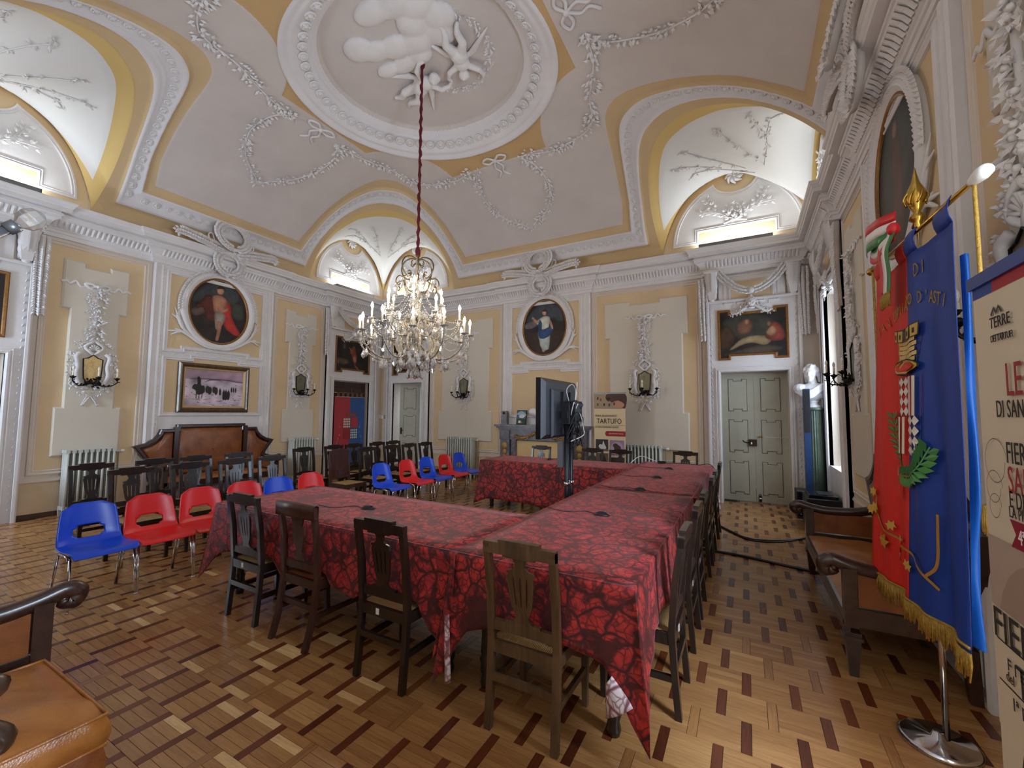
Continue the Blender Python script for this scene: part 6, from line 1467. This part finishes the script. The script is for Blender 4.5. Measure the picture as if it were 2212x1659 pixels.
# gold cords with tassels
for e,zb,nm in ((B_+FD*.005,1.33,'r'),(A+FD*.01,1.30,'l')):
    mb = MB(); mb.tube(spline([e+Vector((0,0,.005)), e+Vector((0,-.002,-.3)), e+Vector((0,0,zb-2.55))],6), .0075, 7); mb.tube([e+FD*.012+Vector((0,0,.012)),e+Vector((0,0,.02)),e-FD*.012+Vector((0,0,.005)),e+Vector((0,0,-.02))], .009, 7)
    c_ = mb.build('cord', M['goldthread'], fg); mb = MB(); p = e+Vector((0,0,zb-2.55)); mb.lathe([(.012,.02),(.018,-.01),(.016,-.03),(.030,-.05),(.034,-.065)], 14, p)
    for k in range(26): a = 2*PI*k/26; mb.tube([p+Vector((.026*math.cos(a),.026*math.sin(a),-.05)), p+Vector((.034*math.cos(a),.034*math.sin(a),-.10)), p+Vector((.036*math.cos(a),.036*math.sin(a),-.15+.01*math.sin(k*7)))], [.007,.006,.004], 5)
    mb.build('tassel', M['goldthread'], c_)
# tricolour bow
bw = thing('tricolour_bow','green white and red ribbon bow with gold fringe tied to the flag pole','ribbon', (10.0,-5.87,0), 0)
TC = [mat('ribbon_green', lin('1f7a34'), .4), mat('ribbon_white', lin('ece9e6'), .4), mat('ribbon_red', lin('cf1f26'), .4)]
def tri(path, width, nm):      # ribbon in three stripes; path: (s,z,h)
    P = [(fp_(s,z,.03+h)) for s,z,h in [(p.x,p.y,p.z) for p in spline(path,6)]]
    for k in range(3):
        mb = MB(); rows = []
        for i,p in enumerate(P):
            t = (P[min(i+1,len(P)-1)]-P[max(i-1,0)]).normalized(); w = t.cross(FN).normalized(); rows.append([p+w*width*(-.5+(k+j)/3.0) for j in (0,.5,1)])
        mb.grid(rows); o = mb.build(nm, TC[k], bw); so = o.modifiers.new('solid','SOLIDIFY'); so.thickness = .002
tri([(.50,2.70,.01),(.36,2.72,.05),(.20,2.74,.05),(.06,2.74,.02)], .155, 'loop'); tri([(.06,2.70,.0),(.22,2.62,.03),(.40,2.62,.05),(.50,2.66,.02)], .10, 'loop')
tri([(.47,2.68,.03),(.43,2.58,.05),(.41,2.45,.035),(.385,2.33,.03)], .16, 'tail')
mb = MB()
for k in range(30): s = .30+.17*k/29; p = fp_(s,2.335,.065); mb.tube([p,p+Vector((0,0,-.075-.008*math.sin(k*5)))], [.005,.003], 4)
mb.build('gold_fringe', M['goldthread'], bw)['kind'] = 'stuff'
mb = MB(); mb.ell(fp_(.50,2.68,.05),(.03,.03,.035),10,7); mb.build('knot', TC[2], bw)

# ---------------------------------------------------------------- roll-up banner at the right edge
rb = thing('rollup_banner','cream roll-up banner with red and dark lettering at the right picture edge','banner', (9.80,-7.52,0), 0)
mb = MB(); mb.box(-.002,.002,-.42,.42,.08,2.00); mb.build('panel', mat('banner_cream', lin('d9cdb5'), .55, var=.03), rb)
MB().box(-.012,.014,-.43,.43,1.985,2.02).build('top_rail', mat('banner_rail_blue', lin('23408f'), .4), rb)
mb = MB(); mb.box(-.10,.10,-.44,.44,0,.085); mb.build('base', M['steel'], rb)
MB().tube([(.03,0,.08),(.03,0,2.0)], .010, 8).build('support_pole', M['steel'], rb)
bp = lambda a,b,h: (-.0025-h, .42-a, b)
sh_ = [(rect(0,.84,1.955,1.985), H('2b4a9a')), (rect(.11,.30,1.955,1.985), H('a32436')), (rect(.0,.84,.78,1.29), H('b3a293')), (blob([(.0,.9),(.1,1.2),(.4,1.29),(.84,1.25),(.84,.78),(.1,.78)]), H('a3907f')), (blob([(.25,1.0),(.4,1.22),(.7,1.24),(.84,1.1),(.7,.95)]), H('8d7c70')),
       (rect(.0,.84,.78,1.10), H('d6c9b0')), ([(.125,1.355),(.40,1.355),(.40,1.285),(.125,1.285),(.15,1.32)], H('8f2036')), (blob([(.10,.70),(.13,.80),(.155,.78),(.16,.68),(.13,.58),(.11,.60)]), H('3a2a1e')), (blob([(.20,.62),(.24,.68),(.32,.70),(.45,.66),(.5,.55),(.22,.52)]), H('4a3626')), (blob([(.26,.64),(.31,.66),(.36,.63),(.30,.60)]), H('d8c8ac'))]
for z in (1.085-.072,.905): sh_.append((rect(.02,.5,z,z+.004), DK))
sh_ += [([(.10,1.895),(.118,1.915),(.130,1.90),(.142,1.915),(.160,1.895),(.155,1.89),(.142,1.905),(.130,1.89),(.118,1.905),(.105,1.888)], H('3a3630')), (rect(.10,.16,1.835,1.838), DK)]
for cx_,cz_,r_ in ((.08,1.50,.055),(.075,1.43,.04),(.085,1.38,.03)):
    for k in range(18): a = 2*PI*k/18; b_ = a+2*PI/18; sh_.append(([(cx_+r_*math.cos(a),cz_+r_*1.1*math.sin(a)),(cx_+r_*math.cos(b_),cz_+r_*1.1*math.sin(b_)),(cx_+(r_-.002)*math.cos(b_),cz_+(r_-.002)*1.1*math.sin(b_)),(cx_+(r_-.002)*math.cos(a),cz_+(r_-.002)*1.1*math.sin(a))], H('6a6258')))
obj('printed_artwork', colmesh('printed_artwork', sh_, M['print'], bp, .0002), rb)
def bt(body, a, z, size, mt, sx=.8, sp=1.0, sh=0): text(body, size/.70, mt, rb, frame3((-.008,.42-a,z),(0,-1,0),(0,0,1)), 'LEFT', sp, sh, sx)
for b_,a,z,h,c_,sx,sp in (('TERRE',.10,1.855,.030,'ink',.85,1),('DEI TARTUFI',.10,1.818,.018,'ink',.75,1),('LE TERRE',.16,1.672,.085,'inkred',.62,1.05),("DI SAN DAMIANO",.105,1.617,.045,'ink',.62,1.05),('FIERA DI',.14,1.50,.055,'ink',.60,1.05),('SAN',.14,1.425,.068,'inkred',.60,1.05),('E DEL VINO',.14,1.388,.042,'ink',.62,1.05),('LA PIÙ ANTICA',.135,1.362,.028,'ink',.7,1.05),('4ª DOMENICA',.17,1.302,.036,'inkwhite',.75,1),('FIERA',.012,1.020,.080,'ink',.95,1.0),('FIERA',.075,.955,.030,'ink',.9,1.8),('del',.065,.925,.026,'inkbrown',.9,1),('TARTUFO',.115,.915,.075,'ink',.85,1),('1ª Domenica',.085,.862,.032,'ink',.95,1)): bt(b_,a,z,h,c_,sx,sp)

# ---------------------------------------------------------------- roll-up banner beside the fireplace
r2 = thing('rollup_banner','cream roll-up banner with truffle photographs beside the fireplace','banner', (6.865,-.62,0), 0)
MB().box(-.31,.31,-.002,.002,.08,2.0).build('panel', mat('banner_cream_far', lin('e2cfa8'), .6), r2); MB().box(-.32,.32,-.012,.014,1.99,2.02).build('top_rail', M['steel'], r2); MB().box(-.33,.33,-.09,.09,0,.085).build('base', M['steel'], r2)
MB().tube([(0,.03,.08),(0,.03,2.0)], .010, 8).build('support_pole', M['steel'], r2)
sh_ = [(rect(-.31,.31,1.70,1.985), H('a8937c')), (blob([(-.05,1.985),(.31,1.985),(.31,1.72),(.2,1.75),(.12,1.85),(.05,1.82),(-.02,1.9)]), H('4e3a30')), (blob([(-.08,1.93),(-.02,1.97),(.05,1.93),(.03,1.86),(-.04,1.85)]), H('5a3c2a')), (blob([(.08,1.80),(.16,1.86),(.28,1.80),(.26,1.73),(.12,1.73)]), H('c08f72')), (blob([(-.06,1.9),(.0,1.93),(.02,1.89),(-.03,1.87)]), H('2e2018')),
       (rect(-.05,.31,1.165,1.265), H('a32a28')), (el(-.05,1.215,.04,.05,14), H('a32a28')), (rect(-.28,-.03,.87,1.10), H('3a343a')), (blob([(-.22,.95),(-.2,1.0),(-.15,1.0),(-.13,1.07),(-.10,1.0),(-.07,.93),(-.15,.9)]), H('d8d4d0')), (rect(-.28,-.03,.87,.91), H('7a5a68')), (rect(.0,.28,.80,1.09), H('9d84a0')), (el(.14,.94,.125,.12,20), H('b9a2b8')), (blob([(.06,1.0),(.12,1.03),(.17,1.0),(.22,.95),(.18,.87),(.1,.85),(.09,.93)]), H('4a3a30')), (rect(-.28,-.03,.55,.83), H('6b5848')), (blob([(-.2,.8),(-.1,.78),(-.06,.6),(-.15,.58)]), H('2e241e')), (rect(.0,.28,.5,.76), H('40362f')), (rect(-.28,.30,1.375,1.378), DK)]
for x,z,c_ in ((-.25,1.90,'3a3226'),(-.19,1.87,'a33a2c'),(-.25,1.78,'6a5a2a'),(-.12,1.775,'2a2a30'),(-.02,1.77,'2b3f86'),(.08,1.79,'7a3028')): sh_.append((rect(x,x+.03,z-.02,z+.03), H(c_)))
obj('printed_artwork', colmesh('printed_artwork', sh_, M['print'], lambda a,b,h: (a,-.0025-h,b), .0003), r2)
for b_,x,z,h,sx in (('FIERA NAZIONALE',-.29,1.545,.038,.95),('TARTUFO',-.26,1.41,.10,.78),("DI SAN DAMIANO D'ASTI",-.29,1.325,.036,.80)): text(b_, h/.70, 'ink', r2, frame3((x,-.010,z),(1,0,0),(0,0,1)), 'LEFT', 1.0, 0, sx)
text('AREA ESPOSITIVA TARTUFI', .030, 'inkwhite', r2, frame3((.125,-.012,1.205),(1,0,0),(0,0,1)), 'CENTER', 1, 0, .78)

# faded wall banner in the doorway
wb_ = thing('wall_banner','faded red and blue wall banner with chequered shield hanging in the brown doorway','banner', ww('left',3.31,.02,0), PI/2)
mb = MB(); mb.box(-.49,.49,.02,.026,.25,1.98); mb.build('cloth', M['flagback'] if False else mat('banner_backing', lin('5a2a2c'), .7), wb_)
sh_ = [(rect(-.49,.0,.25,1.98), H('a93a40')), (rect(0,.49,.25,1.98), H('35588f'))]
for i in range(4):
    for j in range(4):
        for x0,z0 in ((-.20,1.17),(.03,.88)):
            x, z = x0+.055*i, z0+.065*j; sh_ += [([(x,z+.0325),(x+.0275,z),(x+.055,z+.0325),(x+.0275,z+.065)], H('c9cdb8'))]
sh_ += [(rect(.03,.26,1.17,1.45), H('a93a40')), (rect(-.20,.03,.88,1.15), H('8f3036'))]
sh_ += [([(-.10,1.47),(-.12,1.6),(-.06,1.52),(-.02,1.62),(.04,1.52),(.10,1.62),(.14,1.52),(.2,1.6),(.18,1.47)], H('8a4a3a'))]
rg = random.Random(4)
for _ in range(46): s = rg.choice((-1,1)); t = rg.random(); sh_.append((el(s*(.36+.05*math.sin(t*6)), .5+.8*t, rg.uniform(.01,.025), rg.uniform(.006,.012), 6, rg.uniform(0,3)), H('7d8fae') if s > 0 else H('c08a84')))
obj('printed_artwork', colmesh('printed_artwork', sh_, M['print'], lambda a,b,h: (a,.0195-h,b), .0003), wb_)
for i in range(6): MB().box(-.42+.15*i,-.34+.15*i,.02,.024,1.98,2.10).build('hanging_loop', mat('loop_brown_%d' % i, lin('6a4a3a'), .8) if i == 0 else bpy.data.materials['loop_brown_0'], wb_)
MB().tube([(-.53,.03,2.09),(.53,.03,2.09)], .009, 8).build('rod', M['brass'], wb_); 
mb = MB(); mb.tube([(-.49,.016,1.98),(.49,.016,1.98)], .005, 5); mb.build('braid', M['stucco'], wb_)

# ---------------------------------------------------------------- chandelier
ch = thing('chandelier','large crystal chandelier with lit candle bulbs hanging on a red sleeved chain','chandelier', (5.2,-4.36,0), 0)
mb = MB(); P = []; r = []
for i in range(60): z = 3.80+(ZO-3.80)*i/59; P.append((.006*math.sin(i*1.7),.006*math.cos(i*2.3),z)); r.append(.020+.006*math.sin(i*1.9)+.012*math.exp(-((i-6)/2.0)**2)*0)
r[0] = .03; r[1] = .036; r[2] = .034; r[-1] = .05; r[-2] = .045; r[-3] = .035
mb.tube(P, r, 10); mb.build('sleeved_chain', M['redsleeve'], ch)
mb = MB(); mb.lathe([(.001,2.06),(.05,2.09),(.075,2.14),(.05,2.19),(.03,2.22),(.09,2.28),(.15,2.34),(.16,2.38),(.07,2.42),(.05,2.50),(.08,2.58),(.10,2.66),(.05,2.72),(.04,2.80),(.065,2.88),(.05,2.95),(.03,3.0),(.055,3.06),(.07,3.12),(.03,3.18),(.03,3.24),(.06,3.28),(.025,3.34),(.02,3.45),(.02,3.78),(.03,3.82)], 18); mb.build('baluster', M['amber'], ch)
IR = mat('chandelier_metal', lin('7d6a50'), .35, .8, var=.2, vs=30)
cand = MB().lathe([(.013,0),(.013,.125),(.001,.127)],10).mesh('candle', M['candle']); bulb = MB().lathe([(.006,0),(.014,.012),(.020,.035),(.016,.058),(.008,.078),(.001,.092)],12).mesh('bulb', M['bulb'])
dish = MB().lathe([(.012,-.02),(.03,-.012),(.055,0),(.060,.006),(.04,.0),(.015,-.004),(.014,.02),(.001,.02)],14).mesh('drip_dish', M['crystal'])
def drop_mesh(L, w): return MB().lathe([(.001,0),(w*.35,-L*.10),(w*.25,-L*.16),(w*.55,-L*.34),(w,-L*.58),(w*.75,-L*.80),(.001,-L)],6,sm=False).mesh('crystal_drop', M['crystal'])
DROPS = [drop_mesh(.10,.024),drop_mesh(.13,.032),drop_mesh(.075,.018)]
def plate_mesh():
    mb = MB(); L, w = .12, .038; v = [(0,0,0),(w*.7,0,-L*.25),(w*.45,0,-L*.45),(w,0,-L*.65),(0,0,-L),(-w,0,-L*.65),(-w*.45,0,-L*.45),(-w*.7,0,-L*.25)]; mb.prism([(a,c) for a,b,c in v], -.004, .004); 
    mb.add([(0,-.012,-L*.5),(0,.012,-L*.5)]+[(a,-.004 if True else 0,c) for a,b,c in v]+[(a,.004,c) for a,b,c in v], [(0,2+i,2+(i+1)%8) for i in range(8)]+[(1,10+(i+1)%8,10+i) for i in range(8)]); return mb.mesh('crystal_drop', M['crystal'])
PLATE = plate_mesh(); ndrop = 0
def hang(x, y, z, k=None, rot=0):
    global ndrop; ndrop += 1; o = obj('crystal_drop', PLATE if k is None else DROPS[k], ch, (x,y,z), (0,0,rot)); return o
rc = random.Random(8)
def arm(az, r_, zh, zd, zc, r0=.06, beads=True, mt=None):
    d = Vector((math.cos(az),math.sin(az),0)); mb = MB(); S = spline([d*r0+Vector((0,0,zh)), d*r_*.35+Vector((0,0,zd+.03)), d*r_*.68+Vector((0,0,zd)), d*r_*.95+Vector((0,0,zd+(zc-zd)*.45)), d*r_+Vector((0,0,zc))],7)
    mb.tube(S, .009, 6); o = mb.build('arm', IR, ch)
    if beads:
        b = MB()
        for p in walk([tuple(q) for q in S], .030): b.ell(p+Vector((0,0,.0)), .014, 6, 4)
        b.build('bead_string', M['crystal'], o)['kind'] = 'stuff'
    e = d*r_+Vector((0,0,zc)); obj('drip_dish', dish, o, e); obj('candle', cand, o, e+Vector((0,0,.015))); obj('bulb', bulb, o, e+Vector((0,0,.14)))
    for k in range(3): a = az+2*PI*k/3; hang(e.x+.05*math.cos(a), e.y+.05*math.sin(a), zc-.005, 2)
    hang(S[20].x, S[20].y, S[20].z-.01, 1); hang(S[13].x, S[13].y, S[13].z-.01, None, az+PI/2); return o
for k in range(12): arm(2*PI*(k+.3)/12, .75, 2.56, 2.33, 2.66+.04*(k % 2))
for k in range(6): arm(2*PI*(k+.6)/6, .60, 2.70, 2.62, 2.90, .05)
for k in range(6): arm(2*PI*(k+.1)/6, .40, 2.92, 2.86, 3.06, .05)
e = Vector((.0,-.12,3.27))
for az in (-1.2,): arm(az, .10, 3.20, 3.20, 3.27, .03, False)
# scroll crown
for k in range(6):
    a = 2*PI*(k+.25)/6; d = Vector((math.cos(a),math.sin(a),0)); V = lambda u,z: d*u+Vector((0,0,z)); mb = MB()
    mb.tube(spline([V(.03,3.76),V(.10,3.78),V(.20,3.74),V(.245,3.64),V(.21,3.53),V(.14,3.48),V(.10,3.52),V(.115,3.57),V(.145,3.56)],6), .010, 7); mb.tube(spline([V(.03,3.70),V(.07,3.66),V(.10,3.69),V(.085,3.725)],5), .008, 6)
    mb.tube(spline([V(.17,3.49),V(.22,3.46),V(.28,3.46),V(.32,3.42),V(.33,3.36),V(.29,3.33),V(.265,3.36),V(.285,3.39)],5), .009, 6); mb.tube(spline([V(.21,3.48),V(.19,3.40),V(.17,3.33),V(.11,3.28),V(.04,3.27)],5), .008, 6); mb.build('crown_scroll', IR, ch)
    for u,z in ((.33,3.35),(.24,3.44),(.17,3.33),(.11,3.48)): p = V(u,z); hang(p.x,p.y,p.z,rc.choice((0,1,2)))
def ring_drops(n, r_, z, kinds, z2=0):
    for k in range(n): a = 2*PI*(k+rc.random()*.3)/n; hang(r_*math.cos(a), r_*math.sin(a), z+rc.uniform(-.02,.02)+z2*(k%2), rc.choice(kinds), a+PI/2)
ring_drops(10,.07,3.26,(0,2)); ring_drops(12,.13,2.98,(0,1)); ring_drops(14,.18,2.72,(0,None)); ring_drops(20,.22,2.46,(0,1,None)); ring_drops(20,.17,2.32,(0,1,None)); ring_drops(14,.10,2.20,(0,1)); ring_drops(24,.45,2.36,(1,None,0),-.05); ring_drops(16,.30,2.40,(0,1,None))
# swags of beads between the arms
bd = MB()
def swag(p, q, sag, n=14):
    p, q = Vector(p), Vector(q)
    for i in range(n+1): t = i/n; v = p.lerp(q,t); v.z -= sag*4*t*(1-t); bd.ell(v, .009, 5, 3)
for R_, z, n, rot in ((.75,2.65,12,.3),(.60,2.89,6,.6),(.40,3.05,6,.1)):
    for k in range(n):
        a, b = 2*PI*(k+rot)/n, 2*PI*(k+1+rot)/n; swag((R_*math.cos(a),R_*math.sin(a),z),(R_*math.cos(b),R_*math.sin(b),z),.10 if n > 8 else .16, 16); swag((R_*math.cos(a),R_*math.sin(a),z),(.06*math.cos(a),.06*math.sin(a),z+.42),.16, 20)
bd.build('bead_swag', M['crystal'], ch)['kind'] = 'stuff'
mb = MB()
for k in range(10):
    a = 2*PI*k/10; d = Vector((math.cos(a),math.sin(a),0)); mb.tube(spline([d*.05+Vector((0,0,2.62)),d*.16+Vector((0,0,2.70)),d*.26+Vector((0,0,2.60)),d*.24+Vector((0,0,2.46)),d*.12+Vector((0,0,2.40))],5), .016, 6)
    mb.tube(spline([d*.04+Vector((0,0,2.84)),d*.12+Vector((0,0,2.92)),d*.18+Vector((0,0,2.84)),d*.12+Vector((0,0,2.76))],5), .013, 6)
mb.build('glass_scroll', M['amber'], ch)
for k in range(8):
    a = 2*PI*k/8; l = bpy.data.lights.new('candle_light','POINT'); l.energy = 5; l.color = (1,.86,.68); l.shadow_soft_size = .05; o = bpy.data.objects.new('candle_light', l); C.objects.link(o); o.parent = ch; o.location = (.70*math.cos(a+.2),.70*math.sin(a+.2),2.98)

# ---------------------------------------------------------------- armchair, pole, loudspeaker, cables and small fittings
ac = thing('armchair','tan leather armchair with curved wooden arms in the lower left foreground','armchair', (6.66,-8.50,0), 0)
rows = []; nx, ny = 20, 16
def sb(u,v): return (-.345+.70*u, .42-.72*v)
for i in range(nx+1):
    u = i/nx; rows.append([(*sb(u,j/ny), .445+.055*(1-abs(2*u-1)**5)*(1-abs(2*(j/ny)-1)**5)+.006*math.sin(u*17+j*.8)*math.exp(-((u-.85)/.2)**2)) for j in range(ny+1)])
mb = MB(); mb.grid(rows); edge = [sb(i/12,0) for i in range(13)]+[sb(1,j/12) for j in range(1,13)]+[sb(1-i/12,1) for i in range(1,13)]+[sb(0,1-j/12) for j in range(1,12)]
def skirt(z0,z1,b): 
    L = len(edge); r_ = []
    for k in range(6): t = k/5; o_ = b*math.sin(PI*t); r_.append([(x*(1+o_*2.2), (y-.02)*(1+o_*2.2)+.02, z1+(z0-z1)*t) for x,y in edge])
    return r_
mb.grid(skirt(.33,.447,.02), close_u=True); mb.build('seat_cushion', M['leathertan'], ac)
mb = MB(); mb.grid(skirt(.20,.33,.012), close_u=True); mb.build('seat_skirt', M['leather'], ac)
for z in (.447,.335): MB().tube([(x*1.012,(y-.02)*1.012+.02,z) for x,y in edge], .007, 6, closed=True).build('piping', M['leathertan'], ac)
for s in (-1,1):
    MB().tube(spline([(s*.29,.10,.30),(s*.30,.12,.42),(s*.31,.17,.50),(s*.30,.10,.58),(s*.29,.12,.65),(s*.30,.14,.685),(s*.31,.02,.70),(s*.31,-.20,.66),(s*.30,-.36,.68)],6), [.030]*12+[.034]*12+[.036]*10+[.030]*15, 12).build('arm', M['warm'], ac)
    for y in (.34,-.28): MB().taper((s*.30,y,0),(.035,.035),(s*.30,y,.22),(.05,.05)).build('leg', M['warm'], ac)
rows = [[(-.33+.66*i/12, -.31-.05*j/8-.03*math.cos((i/12-.5)*PI), .45+.60*j/8) for j in range(9)] for i in range(13)]; o = MB().grid(rows).build('backrest', M['leathertan'], ac); so = o.modifiers.new('solid','SOLIDIFY'); so.thickness = .07
pl = thing('faceted_pole','grey pole with faceted glass knob at the upper left picture corner','pole', (0,0,0), 0)
p1 = Vector((6.50,-8.31,2.40)); p0 = Vector((6.26,-8.955,1.72)); dd = (p1-p0).normalized()
MB().tube([p0,p1], .020, 14).build('shaft', M['steel'], pl); q = dd.to_track_quat('Z','Y').to_matrix().to_4x4()
MB().lathe([(.021,-.04),(.026,-.04),(.026,.0),(.021,.0)],16,M=Matrix.Translation(p1) @ q).build('collar', M['steel'], pl)
mb = MB(); mb.lathe([(.015,0),(.040,.025),(.046,.055),(.034,.085),(.010,.10),(.001,.10)],9,sm=False,M=Matrix.Translation(p1) @ q); mb.build('knob', M['crystal'], pl)
sp = thing('subwoofer','black subwoofer box on the floor beside the closed grey double door','loudspeaker', (10.02,-.60,0), 0)
MB().prism(rect(-.15,.15,-.17,.17), 0.01, .43, ax='z', bev=.012).build('cabinet', M['black'], sp); MB().box(-.13,.13,-.178,-.17,.04,.40).build('grille', M['blackgloss'], sp)
for a in (-1,1):
    for b_ in (-1,1): MB().lathe([(.015,0),(.018,.012),(.001,.012)],8,(a*.12,b_*.13,0)).build('foot', M['black'], sp)
MB().lathe([(.008,0),(.008,.004),(.001,.004)],10,M=Matrix.Translation((-.10,-.178,.07)) @ Matrix.Rotation(PI/2,4,'X')).build('lamp', M['white'], sp)
cs = thing('column_speaker','tall slim blue-lit black column loudspeaker standing on the subwoofer','loudspeaker', (10.06,-.58,.43), 0)
MB().prism(rect(-.045,.045,-.05,.05), 0, 1.60, ax='z', bev=.006).build('column', M['bluelit_black'], cs); MB().box(-.038,.038,-.054,-.05,.9,1.58).build('grille', M['black'], cs); MB().tube([(0,0,-.0),(0,0,.05)], .03, 10).build('mount', M['black'], cs)
eq = thing('equipment_case','low black equipment case under the right window by the settee arm','case', (10.13,-1.20,0), 0)
mb = MB(); mb.prism(rect(-.20,.20,-.30,.30), 0, .44, ax='z', bev=.01); mb.build('case', M['black'], eq); mb = MB(); mb.prism(rect(-.17,.17,-.27,.27), .44, .49, ax='z', bev=.01); mb.build('mixer', M['blackgloss'], eq); MB().box(-.05,.12,-.20,.12,.49,.494).build('mixer_panel', M['tvgrey'], eq)
def cable(label, pts, r_, mt, name='floor_cable'):
    MB().tube(spline([(x,y,r_) for x,y in pts],8), r_, 6).build(name, M[mt], None, label=label, cat='cable')
cable('black flat cable duct crossing the parquet to the right settee', [(8.70,-3.22),(9.11,-3.25),(9.55,-3.37),(9.95,-3.46)], .014, 'black', 'cable_duct')
cable('black looping cable on the parquet towards the loudspeaker', [(8.72,-1.72),(8.99,-2.19),(9.21,-2.45),(9.52,-2.36),(9.88,-1.99),(10.0,-1.55)], .013, 'black')
cable('second black cable running beside the looping one', [(8.74,-1.80),(9.0,-2.23),(9.22,-2.49),(9.53,-2.40),(9.86,-2.03)], .009, 'black')
pi = thing('conduit','two ochre conduits with white junction boxes in the far left corner','conduit', (0,0,0), 0)
for x in (.075,.105): MB().tube([(x,-.03,.80),(x,-.03,2.85)], .010, 8).build('pipe', M['ochre'], pi)
for x,z in ((.03,1.46),(.135,1.45)): MB().prism(rect(x-.03,x+.03,z-.05,z+.05), -.005, -.045, bev=.006).build('junction_box', M['white'], pi)
t = thing('wall_switch','small brown wall switch beside the open door','switch', (.235,0,1.455), 0); MB().prism(rect(-.045,.045,-.045,.045), -.002, -.012, bev=.003).build('plate', M['inkbrown'], t); MB().prism(rect(-.018,.018,-.02,.02), -.012, -.018).build('rocker', M['cream_board'], t)
t = thing('wall_socket','white socket box on the wall behind the flag','socket', (XW-.03,-6.27,.78), -PI/2); MB().prism(rect(-.06,.06,-.045,.045), .02, -.03, bev=.006).build('box', M['white'], t); MB().prism(rect(-.04,.04,-.025,.025), -.03, -.036).build('plate', M['beige'], t)

# lettering becomes plain meshes
bpy.context.view_layer.update(); _dg = bpy.context.evaluated_depsgraph_get()
for o in [o for o in C.objects if o.type == 'FONT']:
    me = bpy.data.meshes.new_from_object(o.evaluated_get(_dg)); n = obj('lettering', me, o.parent); n.matrix_local = o.matrix_local; o.name = 'old_text'; bpy.data.objects.remove(o)
